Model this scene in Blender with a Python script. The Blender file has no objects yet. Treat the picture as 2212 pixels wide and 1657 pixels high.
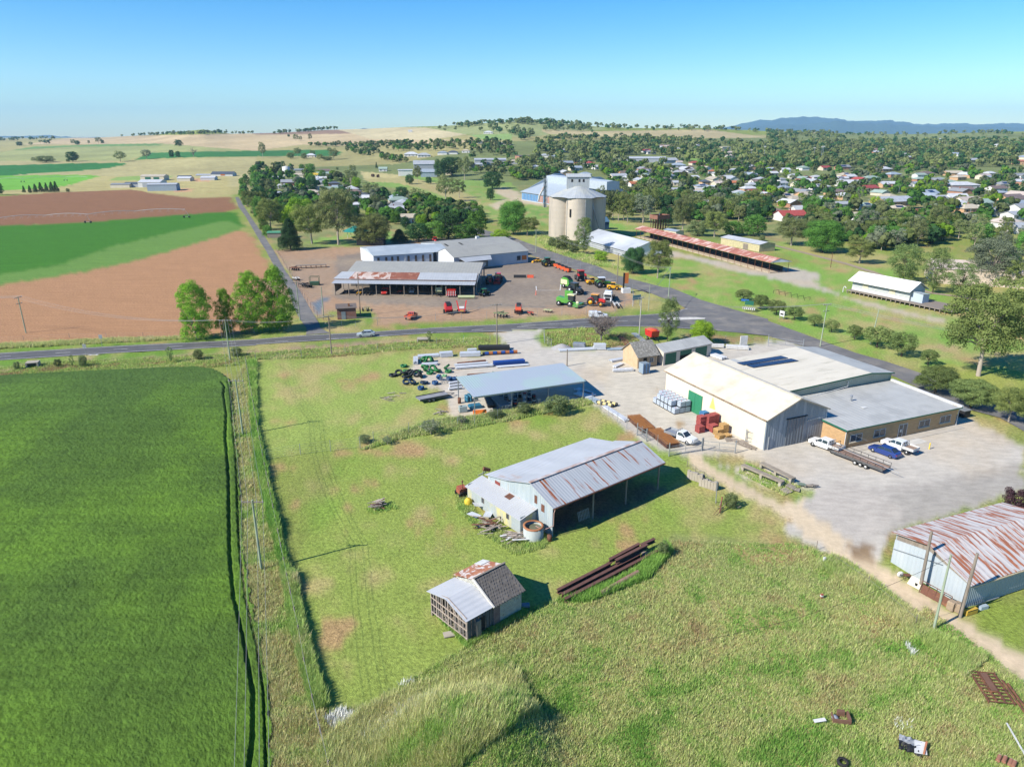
import bpy,math,random
import numpy as np
from mathutils import Vector,Matrix
random.seed(7);RNG=np.random.default_rng(11)
C=bpy.context.scene.collection
SC=bpy.context.scene
# ---------------------------------------------------------------- camera, sky, sun, exposure
F,HZ,CX,CY,CH=1540.0,292.0,1106.0,828.5,47.0
PIT=math.atan((CY-HZ)/F)
cam=bpy.data.cameras.new('camera');co=bpy.data.objects.new('camera',cam);C.objects.link(co)
co.location=(0,0,CH);co.rotation_euler=(math.pi/2-PIT,0,0)
cam.sensor_fit='HORIZONTAL';cam.sensor_width=36;cam.lens=36*F/2212
cam.clip_start=0.5;cam.clip_end=60000
SC.camera=co
SC.render.resolution_x=1024;SC.render.resolution_y=766
SUN_EL,SUN_AZ=math.radians(38.5),math.radians(29)
W=bpy.data.worlds.new('World');SC.world=W;W.use_nodes=True
nt=W.node_tree;nt.nodes.clear()
sky=nt.nodes.new('ShaderNodeTexSky');sky.sky_type='NISHITA';sky.sun_disc=False
sky.sun_elevation=SUN_EL;sky.sun_rotation=math.radians(241)
sky.air_density=1.0;sky.dust_density=0.0;sky.ozone_density=2.0;sky.altitude=300
hs=nt.nodes.new('ShaderNodeHueSaturation');hs.inputs['Saturation'].default_value=1.6;hs.inputs['Value'].default_value=1.0
bg=nt.nodes.new('ShaderNodeBackground');bg.inputs['Strength'].default_value=0.093
out=nt.nodes.new('ShaderNodeOutputWorld')
tint=nt.nodes.new('ShaderNodeMix');tint.data_type='RGBA';tint.blend_type='MULTIPLY';tint.inputs[0].default_value=1;tint.inputs[7].default_value=(.79,.97,1.14,1)
nt.links.new(sky.outputs[0],hs.inputs['Color']);nt.links.new(hs.outputs[0],tint.inputs[6]);nt.links.new(tint.outputs[2],bg.inputs[0]);nt.links.new(bg.outputs[0],out.inputs[0])
sl=bpy.data.lights.new('sun','SUN');so=bpy.data.objects.new('sun',sl);C.objects.link(so)
sl.energy=5.0;sl.angle=math.radians(0.53);sl.color=(1,0.94,0.84)
ld=Vector((math.cos(SUN_AZ)*math.cos(SUN_EL),math.sin(SUN_AZ)*math.cos(SUN_EL),-math.sin(SUN_EL)))
so.rotation_euler=ld.to_track_quat('-Z','Y').to_euler();so.location=(-60,-30,80)
SC.view_settings.view_transform='Standard';SC.view_settings.look='None'
SC.view_settings.exposure=0.72;SC.view_settings.gamma=1
# ---------------------------------------------------------------- noise (numpy) and terrain
_perm=np.random.default_rng(3).random((256,256))
def vnoise(x,y):
 xi=np.floor(x).astype(int);yi=np.floor(y).astype(int);fx=x-xi;fy=y-yi
 fx=fx*fx*(3-2*fx);fy=fy*fy*(3-2*fy)
 a=_perm[xi&255,yi&255];b=_perm[(xi+1)&255,yi&255];c=_perm[xi&255,(yi+1)&255];d=_perm[(xi+1)&255,(yi+1)&255]
 return(a*(1-fx)+b*fx)*(1-fy)+(c*(1-fx)+d*fx)*fy
def fbm(x,y,s,o=4):
 x=np.asarray(x,float)/s;y=np.asarray(y,float)/s;r=0;a=0.5
 for i in range(o):
  r=r+a*vnoise(x+17.3*i,y-9.1*i);x=x*2.03;y=y*2.03;a*=0.5
 return r/(1-0.5**o)
def sm(a,b,x):
 t=np.clip((np.asarray(x,float)-a)/(b-a),0,1);return t*t*(3-2*t)
# the skyline of the farm hills: photo column -> row of the bare ground, and how far the ridge is
_rx=np.array([-900,0,200,330,400,440,500,600,700,800,880,960,1040,1120,1200,1300,1400,1500,1650,1800,1950,2100,2212,3000],float)
_ry=np.array([299,299,298,292,285,281,290,288,282,279,275,273,267,262.5,266,275,278,277,284,288,291,288,286,286],float)
_rd=np.array([4200,4200,3600,3000,2600,2500,2600,2600,2500,2400,2200,2000,1900,1850,1900,2000,2100,2100,2300,2500,2700,2600,2600,2600],float)
_rs=np.array([np.mean(np.interp(np.linspace(c-260,c+260,21),_rx,_ry))for c in _rx])
def terrain(x,y):
 x=np.asarray(x,float);y=np.asarray(y,float)
 r=np.hypot(x,y);col=CX+x/np.maximum(y,1)*F/math.cos(PIT)
 col=np.where(y<1,np.where(x>0,3000,-900),np.clip(col,-900,3000))
 ry=np.interp(col,_rx,_ry);rd=np.interp(col,_rx,_rd)
 rs=np.interp(col,_rx,_rs);tops=CH+rd*(HZ-rs)/1727.0;top=CH+rd*(HZ-ry)/1727.0
 t=np.clip((r-620)/(rd-620),0,1)
 up=tops*(t**1.25)+(top-tops)*t**9
 back=1-0.85*sm(1.0,1.8,r/rd)
 und=(fbm(x+900,y,420,3)-0.5)*16*sm(620,1200,r)*(1-sm(0.75,0.98,r/rd))*sm(0,1,1)
 z=up*back+und
 mound=3.1*np.exp(-(((x+3.2)/6.0)**2+((y-45.0)/5.0)**2)**1.8)
 return z+mound
def ray(px,py):
 u=px-CX;v=py-CY
 return np.array([u,F*math.cos(PIT)-v*math.sin(PIT),-(F*math.sin(PIT)+v*math.cos(PIT))])
def at(px,py,z=None):
 """world point seen at a photo pixel: on the level z, or on the ground"""
 r=ray(px,py)
 if z is None:
  if py>415:z=0.0
  else:
   ts=np.geomspace(400,14000,1500)/r[1]
   P=r[None]*ts[:,None];g_=P[:,2]+CH<terrain(P[:,0],P[:,1])
   i=int(np.argmax(g_))if g_.any()else 1400
   return Vector((P[i,0],P[i,1],float(terrain(P[i,0],P[i,1]))))
 t=(z-CH)/r[2]
 return Vector((r[0]*t,r[1]*t,z))
def proj(x,y,z):
 dz=z-CH;f=y*math.cos(PIT)-dz*math.sin(PIT);v=-(y*math.sin(PIT)+dz*math.cos(PIT))
 f=np.where(f<0.5,0.5,f)
 return CX+F*x/f,CY+F*v/f
RG={'A':(0,400,2.301),'B':(960,400,2.301),'C':(1920,400,2.301),'D':(2880,400,2.301),'E':(0,1080,2.301),'Q':(960,1080,2.301),'G':(1920,1080,2.301),'H':(2880,1080,2.301),'I':(1500,1500,2.301),'J':(2200,1250,2.301),'K':(1560,1960,2.301),'L':(2880,1780,2.301),'M':(2880,2156,2.301),'N':(800,2156,2.301),'a':(1460,1240,4.602),'b':(1240,860,3.456),'c':(1880,940,3.95),'s':(1920,620,3.95),'t':(2240,560,3.95),'u':(2760,560,3.95),'v':(3280,560,3.95),'w':(960,560,3.95),'x':(3280,860,2.27)}
def px(r,x,y):
 if r=='d':return x,y
 o=RG[r];return(o[0]+x/o[2])*.57604,(o[1]+y/o[2])*.57604
def g(r,x,y,z=None):return at(*px(r,x,y),z)
def pl(s):
 """'J 1,2 3,4 E 5,6' -> list of photo pixels"""
 o=[];r='d'
 for w in s.split():
  if ',' in w:
   a,b=w.split(',');o.append(px(r,float(a),float(b)))
  else:r=w
 return o
def gl(s,z=None):return[at(a,b,z)for a,b in pl(s)]
def inpoly(X,Y,P):
 r=np.zeros(X.shape,bool);n=len(P);j=n-1
 for i in range(n):
  xi,yi=P[i];xj,yj=P[j]
  c=((yi>Y)!=(yj>Y))&(X<(xj-xi)*(Y-yi)/((yj-yi)if yj!=yi else 1e-9)+xi)
  r^=c;j=i
 return r
# ---------------------------------------------------------------- objects
def tag(o,label=None,cat=None,group=None,kind=None):
 if label:o['label']=label
 if cat:o['category']=cat
 if group:o['group']=group
 if kind:o['kind']=kind
 return o
def thing(name,label,cat,loc=(0,0,0),rz=0.0,group=None,sc=None):
 o=bpy.data.objects.new(name,None);C.objects.link(o);o.location=loc;o.rotation_euler=(0,0,rz);o.empty_display_size=0.3
 if sc:o.scale=(sc,sc,sc)
 return tag(o,label,cat,group)
def link(name,me,parent=None,mats=()):
 o=bpy.data.objects.new(name,me);C.objects.link(o)
 if parent is not None:o.parent=parent
 for m in mats:me.materials.append(m)
 return o
def npmesh(name,V,Fc,mats=(),parent=None,smooth=False,mi=None,col=None,nv=4):
 me=bpy.data.meshes.new(name);V=np.asarray(V,np.float32).reshape(-1,3);Fc=np.asarray(Fc,np.int32).reshape(-1,nv);n=len(Fc)
 me.vertices.add(len(V));me.vertices.foreach_set('co',V.ravel())
 me.loops.add(n*nv);me.loops.foreach_set('vertex_index',Fc.ravel())
 me.polygons.add(n);me.polygons.foreach_set('loop_start',np.arange(n,dtype=np.int32)*nv);me.polygons.foreach_set('loop_total',np.full(n,nv,np.int32))
 if smooth:me.polygons.foreach_set('use_smooth',np.ones(n,bool))
 if mi is not None:me.polygons.foreach_set('material_index',np.asarray(mi,np.int32))
 if col is not None:
  a=me.color_attributes.new('col','FLOAT_COLOR','POINT');c4=np.ones((len(V),4),np.float32);c4[:,:col.shape[1]]=col;a.data.foreach_set('color',c4.ravel())
 me.update(calc_edges=True)
 if name is None:return me
 return link(name,me,parent,mats)
class MB:
 def __init__(s):s.v=[];s.f=[];s.m=[];s.sm=[]
 def add(s,vs,fs,m=0,smooth=False):
  b=len(s.v);s.v+=[tuple(p)for p in vs]
  for f in fs:s.f.append(tuple(i+b for i in f));s.m.append(m);s.sm.append(smooth)
  return s
 def box(s,x0,y0,z0,x1,y1,z1,m=0):
  if x0>x1:x0,x1=x1,x0
  if y0>y1:y0,y1=y1,y0
  if z0>z1:z0,z1=z1,z0
  return s.add([(x0,y0,z0),(x1,y0,z0),(x1,y1,z0),(x0,y1,z0),(x0,y0,z1),(x1,y0,z1),(x1,y1,z1),(x0,y1,z1)],[(0,3,2,1),(4,5,6,7),(0,1,5,4),(1,2,6,5),(2,3,7,6),(3,0,4,7)],m)
 def bar(s,p,q,w=.05,h=None,m=0):
  p=Vector(p);q=Vector(q);d=(q-p);L=d.length
  if L<1e-6:return s
  d/=L;h=w if h is None else h
  up=Vector((0,0,1))if abs(d.z)<.95 else Vector((0,1,0))
  a=d.cross(up).normalized()*w/2;b=a.cross(d).normalized()*h/2
  vs=[p-a-b,p+a-b,p+a+b,p-a+b,q-a-b,q+a-b,q+a+b,q-a+b]
  return s.add(vs,[(0,3,2,1),(4,5,6,7),(0,1,5,4),(1,2,6,5),(2,3,7,6),(3,0,4,7)],m)
 def tube(s,p,q,r0=.05,r1=None,n=8,m=0,cap=True,smooth=True):
  p=Vector(p);q=Vector(q);r1=r0 if r1 is None else r1;d=(q-p).normalized()
  up=Vector((0,0,1))if abs(d.z)<.95 else Vector((1,0,0))
  a=d.cross(up).normalized();b=a.cross(d);vs=[]
  for P,R in((p,r0),(q,r1)):
   for i in range(n):
    t=2*math.pi*i/n;vs.append(P+(a*math.cos(t)+b*math.sin(t))*R)
  s.add(vs,[(i,n+i,n+(i+1)%n,(i+1)%n)for i in range(n)],m,smooth)
  if cap:s.add(vs[:n],[tuple(range(n))],m);s.add(vs[n:],[tuple(reversed(range(n)))],m)
  return s
 def path(s,ps,r,n=6,m=0):
  for i in range(len(ps)-1):
   r0=r[i]if isinstance(r,(list,tuple))else r;r1=r[i+1]if isinstance(r,(list,tuple))else r
   s.tube(ps[i],ps[i+1],r0,r1,n,m)
  return s
 def lathe(s,c,prof,n=16,m=0,ax='z',smooth=True):
  vs=[]
  for(r,h)in prof:
   for i in range(n):
    t=2*math.pi*i/n;u,w=r*math.cos(t),r*math.sin(t)
    vs.append((c[0]+u,c[1]+w,c[2]+h)if ax=='z' else((c[0]+u,c[1]+h,c[2]+w)if ax=='y' else(c[0]+h,c[1]+u,c[2]+w)))
  fs=[]
  for k in range(len(prof)-1):
   for i in range(n):j=(i+1)%n;fs.append((k*n+i,k*n+j,(k+1)*n+j,(k+1)*n+i))
  return s.add(vs,fs,m,smooth)
 def poly(s,ps,m=0,flip=False):
  r=list(range(len(ps)));return s.add(ps,[tuple(reversed(r))if flip else tuple(r)],m)
 def slab(s,ps,t,m=0,m2=None):
  """a flat sheet of thickness t given by its outline (top), any slope"""
  ps=[Vector(p)for p in ps];n=len(ps);q=[p-Vector((0,0,t))for p in ps]
  s.add(ps,[tuple(range(n))],m);s.add(q,[tuple(reversed(range(n)))],m if m2 is None else m2)
  s.add(ps+q,[(i,n+i,n+(i+1)%n,(i+1)%n)for i in range(n)],m)
  return s
 def prism(s,prof,y0,y1,m=0,ax='y'):
  """profile of (a, z) extruded along y (or x)"""
  n=len(prof)
  f=(lambda a,z,t:(a,t,z))if ax=='y' else(lambda a,z,t:(t,a,z))
  vs=[f(a,z,y0)for a,z in prof]+[f(a,z,y1)for a,z in prof]
  s.add(vs,[tuple(range(n)),tuple(reversed(range(n,2*n)))]+[(i,n+i,n+(i+1)%n,(i+1)%n)for i in range(n)],m)
  return s
 def build(s,name,mats,parent=None,fixn=True):
  me=bpy.data.meshes.new(name);me.from_pydata([tuple(v)for v in s.v],[],s.f)
  if not isinstance(mats,(list,tuple)):mats=[mats]
  for m in mats:me.materials.append(m)
  me.polygons.foreach_set('material_index',s.m);me.polygons.foreach_set('use_smooth',s.sm)
  if fixn:
   import bmesh
   bm=bmesh.new();bm.from_mesh(me);bmesh.ops.recalc_face_normals(bm,faces=bm.faces);bm.to_mesh(me);bm.free()
  me.update()
  o=bpy.data.objects.new(name,me);C.objects.link(o)
  if parent is not None:o.parent=parent
  return o
def kids(o):return[c for c in bpy.data.objects if c.parent==o]
def clone(o,parent=None,loc=None,rz=None,label=None,group=None,sc=None,_k=None):
 c=o.copy();C.objects.link(c);c.parent=parent
 if loc is not None:c.location=loc
 if rz is not None:c.rotation_euler=(0,0,rz)
 if sc is not None:c.scale=(sc,sc,sc)if not isinstance(sc,tuple)else sc
 if label:c['label']=label
 if group:c['group']=group
 for ch in list(o.children):clone(ch,c)
 return c
# ---------------------------------------------------------------- materials
_M={}
def nd(nt,t,**k):
 n=nt.nodes.new(t)
 for a,b in k.items():
  if a.startswith('i_'):n.inputs[a[2:].replace('_',' ')].default_value=b
  else:setattr(n,a,b)
 return n
def mat(name,c,rough=.8,c2=None,s=1.0,amt=.5,metal=0.0,bump=0.0,bs=None,streak=None,spec=.3,rnd=0.0,c3=None,s3=.15,t3=(.5,.62),wave=None,alpha=None,detail=6,coat=0):
 """base colour c varied towards c2 by noise of scale s; c3 = patches; streak=(axis stretch); wave=(axis, period m, depth) corrugation"""
 if name in _M:return _M[name]
 m=bpy.data.materials.new(name);m.use_nodes=True;nt=m.node_tree;L=nt.links.new
 b=nt.nodes['Principled BSDF'];b.inputs['Roughness'].default_value=rough;b.inputs['Metallic'].default_value=metal
 b.inputs['Specular IOR Level'].default_value=spec
 if coat:b.inputs['Coat Weight'].default_value=coat
 tc=nd(nt,'ShaderNodeTexCoord');mp=nd(nt,'ShaderNodeMapping');L(tc.outputs['Object'],mp.inputs[0])
 if streak:mp.inputs['Scale'].default_value=streak
 n1=nd(nt,'ShaderNodeTexNoise',i_Scale=s,i_Detail=float(detail));L(mp.outputs[0],n1.inputs['Vector'])
 c2=c2 or tuple(x*.75 for x in c[:3])
 mx=nd(nt,'ShaderNodeMix',data_type='RGBA');mx.inputs[6].default_value=(*c[:3],1);mx.inputs[7].default_value=(*c2[:3],1)
 r1=nd(nt,'ShaderNodeMapRange',i_From_Min=.5-.22,i_From_Max=.5+.22,i_To_Max=amt*2 if amt<.5 else 1.0);L(n1.outputs[0],r1.inputs[0]);L(r1.outputs[0],mx.inputs[0])
 last=mx.outputs[2]
 if c3:
  n3=nd(nt,'ShaderNodeTexNoise',i_Scale=s3,i_Detail=7.0,i_Roughness=.62);L(mp.outputs[0],n3.inputs['Vector'])
  r3=nd(nt,'ShaderNodeMapRange',i_From_Min=t3[0],i_From_Max=t3[1]);L(n3.outputs[0],r3.inputs[0])
  m3=nd(nt,'ShaderNodeMix',data_type='RGBA');L(last,m3.inputs[6]);m3.inputs[7].default_value=(*c3,1);L(r3.outputs[0],m3.inputs[0]);last=m3.outputs[2]
 if rnd:
  oi=nd(nt,'ShaderNodeObjectInfo');rr=nd(nt,'ShaderNodeMapRange',i_To_Min=1-rnd,i_To_Max=1+rnd);L(oi.outputs['Random'],rr.inputs[0])
  hh=nd(nt,'ShaderNodeHueSaturation');L(last,hh.inputs['Color']);L(rr.outputs[0],hh.inputs['Value']);last=hh.outputs[0]
 hgt=None
 if wave:
  ax,per,dep=wave
  sx=nd(nt,'ShaderNodeSeparateXYZ');L(tc.outputs['Object'],sx.inputs[0])
  mu=nd(nt,'ShaderNodeMath',operation='MULTIPLY');mu.inputs[1].default_value=2*math.pi/per;L(sx.outputs[ax],mu.inputs[0])
  sn=nd(nt,'ShaderNodeMath',operation='SINE');L(mu.outputs[0],sn.inputs[0])
  bp=nd(nt,'ShaderNodeBump',i_Strength=1.0,i_Distance=dep);L(sn.outputs[0],bp.inputs['Height']);hgt=bp
 if bump:
  nb=nd(nt,'ShaderNodeTexNoise',i_Scale=bs or s*3,i_Detail=5.0);L(mp.outputs[0],nb.inputs['Vector'])
  b2=nd(nt,'ShaderNodeBump',i_Strength=1.0,i_Distance=bump);L(nb.outputs[0],b2.inputs['Height'])
  if hgt:L(hgt.outputs[0],b2.inputs['Normal'])
  hgt=b2
 if hgt:L(hgt.outputs[0],b.inputs['Normal'])
 L(last,b.inputs['Base Color'])
 _M[name]=m;return m
def srgb(*c):return tuple((x/255/12.92)if x/255<=.04045 else((x/255+.055)/1.055)**2.4 for x in c)
def al(r,g_,b):return np.array(srgb(r,g_,b))/1.38
# ---------------------------------------------------------------- land cover, traced on the photograph and laid on the ground
# class: 0 ground, 1 gravel yard, 2 ploughed field, 3 crop, 4 machinery yard, 5 hills, 6 path, 7 lawn / long grass
LAND=[(0,(176,168,112),'d -900,420 3200,420 3200,292 -900,292'),(0,(168,172,112),'A -900,400 0,395 300,350 1400,320 2209,340 2209,385 1300,400 1100,470 0,470 -900,480'),(0,(118,152,88),'A 90,380 300,347 900,327 1400,318 1380,338 600,350 200,372'),(0,(70,128,66),'A 1160,460 1300,400 2209,383 B 300,378 600,374 750,395 700,428 0,430 A 2209,432 1600,440'),(0,(186,176,124),'A -900,475 0,470 1100,470 2209,438 2209,620 B 300,560 1100,520 1250,520 1100,640 A 1900,700 1500,620 -900,720'),(0,(204,182,140),'A 200,330 500,285 640,268 900,262 1860,238 2209,225 B 700,195 860,235 1100,270 2000,300 1500,320 700,340 400,330 0,385 A 1400,320 900,327'),(0,(160,132,108),'B -60,225 400,212 720,193 850,235 400,242 0,245'),(0,(206,192,150),'B 700,200 1300,180 1700,190 1900,230 1500,290 1000,285 850,240'),(0,(162,170,112),'B 1500,190 1800,130 2209,100 C 300,110 700,150 800,200 500,215 200,260 B 2100,270 1800,240'),(0,(196,180,134),'C 250,200 750,215 1300,205 1700,200 2209,270 1700,290 900,260 300,240'),(0,(150,178,104),'B 1850,250 2209,235 2209,290 1950,285'),(0,(150,172,108),'C 280,330 800,330 820,385 280,385'),(0,(206,192,150),'D 200,212 700,200 1000,205 700,270 400,240'),(0,(176,176,122),'D 700,270 1000,210 1700,230 2209,270 2209,310 1500,300 900,290'),(0,(62,128,62),'A -900,520 0,510 700,490 1050,487 1090,495 1000,522 800,548 0,600 -900,625'),(0,(122,182,66),'A -900,610 0,600 400,592 780,592 880,600 720,650 500,700 0,727 -900,760'),(0,(188,176,118),'A 500,703 880,600 1500,620 1970,600 1970,680 2010,780 1680,792 1300,745 1150,722 600,738 -900,790 -900,760 0,730'),(0,(205,160,122),'A 1490,710 1650,705 1660,735 1500,740'),(0,(205,165,125),'A 1610,625 1840,620 1800,650 1620,648'),(0,(146,172,92),'A 930,640 1000,610 1450,590 1500,612 1200,640'),(0,(132,142,88),'B -60,560 600,520 1200,500 2209,300 C 2209,270 D 700,200 2209,230 2209,1000 D 1000,900 400,1180 0,1180 C 1500,1130 700,1040 300,800 B 2209,900 1500,1100 900,1200 200,1230 0,1000'),(0,(138,168,84),'B 920,665 1100,635 1300,580 1560,620 1900,640 2209,660 C 100,790 320,850 320,1020 B 2209,1000 1990,960 1950,860 1650,880 1500,860 1420,770 1300,720'),(0,(182,172,116),'B 930,620 1240,600 1560,660 1900,780 1950,860 1700,800 1400,700 1200,660 950,650'),(0,(196,184,128),'B 900,560 1230,590 1240,620 930,620'),(6,(206,190,156),'C -120,690 60,740 80,790 320,850 320,870 60,830 -60,800 B 2020,850 2060,890 2209,870 2209,850 2090,850 2180,800 2060,740 2040,715 2209,700'),(0,(112,160,70),'C 90,870 320,905 320,960 150,930 110,900'),(0,(112,160,70),'C 130,950 320,1000 320,1030 150,1010'),(0,(168,172,100),'C 0,1130 320,1050 320,1150 700,1350 1300,1560 1650,1657 1100,1657 300,1240'),(0,(134,172,80),'C 740,950 1180,1060 1020,1100 780,1050'),(0,(162,168,96),'C 760,960 1200,1000 1200,1060 1000,1020 800,1000'),(0,(140,176,84),'B 380,1180 900,1060 1180,1070 1200,1160 900,1200 500,1200'),(0,(140,176,84),'D 1600,1040 1740,1040 1720,1090 1600,1080'),(0,(142,178,90),'C 1500,450 2209,450 2209,480 1700,490'),(0,(152,176,104),'D 0,380 250,380 260,430 0,430'),(7,(136,172,76),'C 1330,1300 2209,1440 D 300,1340 0,1220 -100,1170 400,1180 1000,1260 1100,1450 1400,1600 1600,1640 H 1500,120 2209,180 2209,900 1330,715 700,530 300,400 0,275 G 1640,105 1500,60 1300,0 C 900,1470'),(0,(170,168,100),'D 250,1190 1000,1265 1080,1400 700,1380 D 300,1260'),(0,(176,176,100),'C 320,1140 640,1230 1000,1290 1300,1310 1100,1480 900,1440 600,1330 330,1230'),(6,(196,186,168),'C 1330,1240 1500,1275 2209,1420 D 0,1395 250,1390 440,1450 460,1480 400,1520 720,1657 H 900,130 1510,275 1500,305 900,170 480,20 350,0 D 0,1480 C 2209,1470 2000,1440 1500,1310 1330,1290'),(0,(186,160,120),'H 1380,500 1640,490 1700,560 2209,560 2209,600 1700,590 1500,540'),(0,(200,160,118),'H 2080,395 2209,400 2209,440 2090,430'),(0,(162,168,84),'H 1330,715 1500,640 2209,760 2209,1130 1950,930'),(2,(154,112,80),'A -900,800 0,775 600,737 1150,720 1300,747 1680,792 1990,782 2045,885 1950,912 1600,930 770,1000 0,1028 -900,1070'),(2,(192,146,106),'A -900,1680 0,1540 1100,1352 2050,1075 2110,1070 2160,1120 B 130,1400 100,1440 220,1657 Q 160,300 0,300 E 2209,385 1600,425 850,445 400,500 0,525 -900,560'),(3,(72,128,34),'A -900,1075 0,1030 770,1000 1600,930 1950,910 2040,920 2110,1040 2050,1077 1600,1210 1100,1352 600,1452 0,1540 -900,1690'),(3,(112,150,68),'A 2110,1040 2050,1077 1600,1210 1100,1352 600,1452 0,1540 -900,1690 -900,1580 0,1450 500,1370 1000,1200 1500,1080 1950,985'),(0,(180,168,104),'E -900,600 0,500 150,470 900,440 1600,425 1600,445 900,470 0,530 -900,620'),(7,(110,150,54),'E -900,640 0,520 900,470 2209,415 Q 430,370 440,400 0,440 E 2209,443 1000,500 0,562 -900,610'),(7,(112,152,56),'E -900,660 0,625 1000,560 2209,497 Q 0,490 870,435 1500,395 2080,378 2000,420 1400,420 870,480 0,540 E 2209,545 0,680 -900,720'),(0,(166,142,118),'E -900,720 0,680 500,630 1400,590 2209,545 Q 0,540 400,500 1300,440 1300,500 400,560 0,600 E 2209,610 1400,650 500,690 0,740 -900,790'),(7,(118,152,58),'Q 860,345 1400,320 2209,275 G 640,232 870,215 1240,195 1300,100 1440,150 1480,175 1400,205 1240,225 870,250 640,264 0,300 Q 2209,312 1500,345 900,372'),(7,(118,150,60),'G 210,440 300,390 600,345 1240,335 1700,365 2209,412 2209,440 1840,440 1720,470 1240,450 1240,470 1000,480 840,515 300,515'),(0,(164,134,100),'G 1480,390 2209,430 2209,470 1840,470 1480,420'),(0,(150,130,100),'G 290,385 480,390 480,440 300,430'),(0,(128,104,80),'G 640,440 1000,400 1060,470 1000,515 860,520 660,500'),(0,(150,136,100),'Q 0,600 600,560 1350,470 2000,440 2020,500 1400,520 700,590 0,640'),(7,(156,174,88),'Q 0,620 700,590 1380,560 1260,760 1600,920 1650,1090 1850,1200 900,1400 60,1480 -60,1000'),(4,(180,148,118),'B 150,1240 900,1205 1500,1130 2209,1150 C 160,1290 240,1300 500,1400 720,1490 1020,1600 G 1060,60 1040,140 870,200 640,225 0,265 Q 2209,265 1050,325 1000,180 640,200 540,250 Q 0,-60 B 330,1500'),(4,(146,133,119),'B 690,1290 900,1265 2209,1190 C 200,1300 520,1420 720,1500 960,1600 G 1000,100 600,150 0,180 Q 2209,180 1700,180 1000,130 640,80 700,20 B 660,1640 640,1400'),(4,(172,146,120),'B 230,1330 640,1300 700,1420 660,1640 480,1657 330,1500'),(4,(112,128,140),'Q 500,130 560,90 650,80 600,115 560,150 570,230 530,230'),(0,(126,156,66),'Q 640,200 1050,240 1040,325 640,310'),(0,(190,160,122),'Q 640,330 900,330 900,370 640,385 560,350'),(1,(206,199,186),'Q 2080,378 G 0,368 290,352 200,430 270,510 500,540 850,520 1000,500 1640,520 2209,470 H 130,440 330,520 H 900,1000 1700,1100 2209,1370 L 2209,130 1900,240 1040,500 1000,640 1000,760 1240,950 1500,1150 1700,1250 2300,1620 2400,1800 L 2300,1760 M 2209,930 1900,680 1340,260 L 1500,1310 1340,1200 900,950 560,700 300,590 100,500 0,400 J 1780,1560 1500,1420 1250,1340 1000,1200 900,1120 840,1040 700,1020 520,950 350,830 260,770 150,680 60,620 G 640,980 500,1010 300,1010 a 1350,1500 1140,1500 1010,1370 970,1200 850,1010 400,830 390,640 480,480 900,445 1600,435 2060,260 Q 2150,480'),(1,(212,203,184),'G 600,560 1000,600 1330,700 1330,900 1500,1200 2000,1340 2209,1430 J 1500,1100 1000,980 G 1300,1280 1000,1130 640,930 800,900 700,700 450,640'),(1,(190,183,172),'L 2209,-100 2209,130 1900,240 1040,500 700,560 200,300 600,150 1300,60 H 2209,1500'),(6,(226,206,174),'J 840,1040 1000,1040 1250,1220 1500,1380 1700,1480 1800,1560 1500,1420 1250,1340 1000,1200'),(6,(228,206,174),'L 560,620 1000,760 1240,950 1500,1150 1700,1250 2300,1620 M 2209,930 1900,680 1340,260 L 1500,1310 1340,1200 900,950 560,700'),(1,(180,174,163),'L 380,380 1000,190 1500,60 2209,-110 2209,100 1900,215 1300,400 760,560 480,520'),(1,(176,146,104),'J 740,770 790,768 830,790 820,808 760,800'),(1,(178,146,108),'G 1010,900 1060,905 1050,916 1015,912'),(1,(180,150,110),'G 1220,885 1340,868 1345,880 1230,898'),(6,(146,122,94),'L 700,615 830,600 960,605 900,770 800,765 740,720'),(7,(134,162,74),'J 940,1030 1080,1040 1130,1130 1280,1190 1500,1330 1980,1350 1920,1420 1650,1490 1400,1400 1150,1200'),(0,(176,146,108),'J 1000,1040 1180,1040 1500,1100 1560,1180 1250,1160 1040,1080'),(7,(150,167,80),'I -300,200 Q 60,1480 900,1400 1850,1200 G 640,985 I 1900,230 J 500,950 840,1050 1000,1200 1500,1420 1800,1560 L 100,480 300,590 500,700 K 2209,100 2080,150 1300,560 900,760 600,940 440,1060 N 1700,900 1300,1130 900,1150 740,400 640,0'),(0,(118,104,90),'I 1330,1180 2209,860 2300,760 1900,640 1300,900'),(7,(142,160,70),'L 960,790 1100,860 1300,1000 1650,1230 1720,1260 2209,1560 2209,1100 1900,1100 1720,1240 1600,1100 1000,760'),(7,(146,154,92),'N 900,1160 1300,1130 1700,900 K 440,1060 600,940 900,770 1300,620 2080,250 2209,100 L 300,590 560,700 900,950 1340,1200 M 1340,260 1900,680 2209,930 2209,1900 -5000,1900 N 700,1657 640,1300'),(7,(140,152,76),'E 1990,760 2209,640 Q 0,1200 60,1480 N 640,0 740,400 900,1160 1000,1800 500,1800 420,900 200,0 J -5000,800 E 2050,1657 2000,900'),(6,(222,202,170),'J 850,1060 940,1050 1080,1150 1250,1240 1480,1365 1680,1470 1850,1450 1990,1395 L 520,330 720,600 600,700 440,590 300,520 J 1760,1610 1560,1490 1330,1390 1130,1280 980,1190'),(1,(198,190,178),'J 1900,1440 2209,1250 L 1200,300 900,560 720,600 480,420 J 1850,1500'),(6,(146,122,94),'L 700,615 830,600 960,605 900,770 800,765 740,720'),(7,(146,164,80),'J 1060,1100 1180,1180 1420,1310 1700,1420 1960,1390 1990,1350 1700,1330 1500,1300 1280,1190 1130,1130'),]
LAND=[(k,al(*c),pl(p))for k,c,p in LAND]
NA,NR=820,470
az=np.radians(np.linspace(-62,62,NA));rr=np.concatenate([[12.0],np.geomspace(38,15500,NR-1)])
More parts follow.
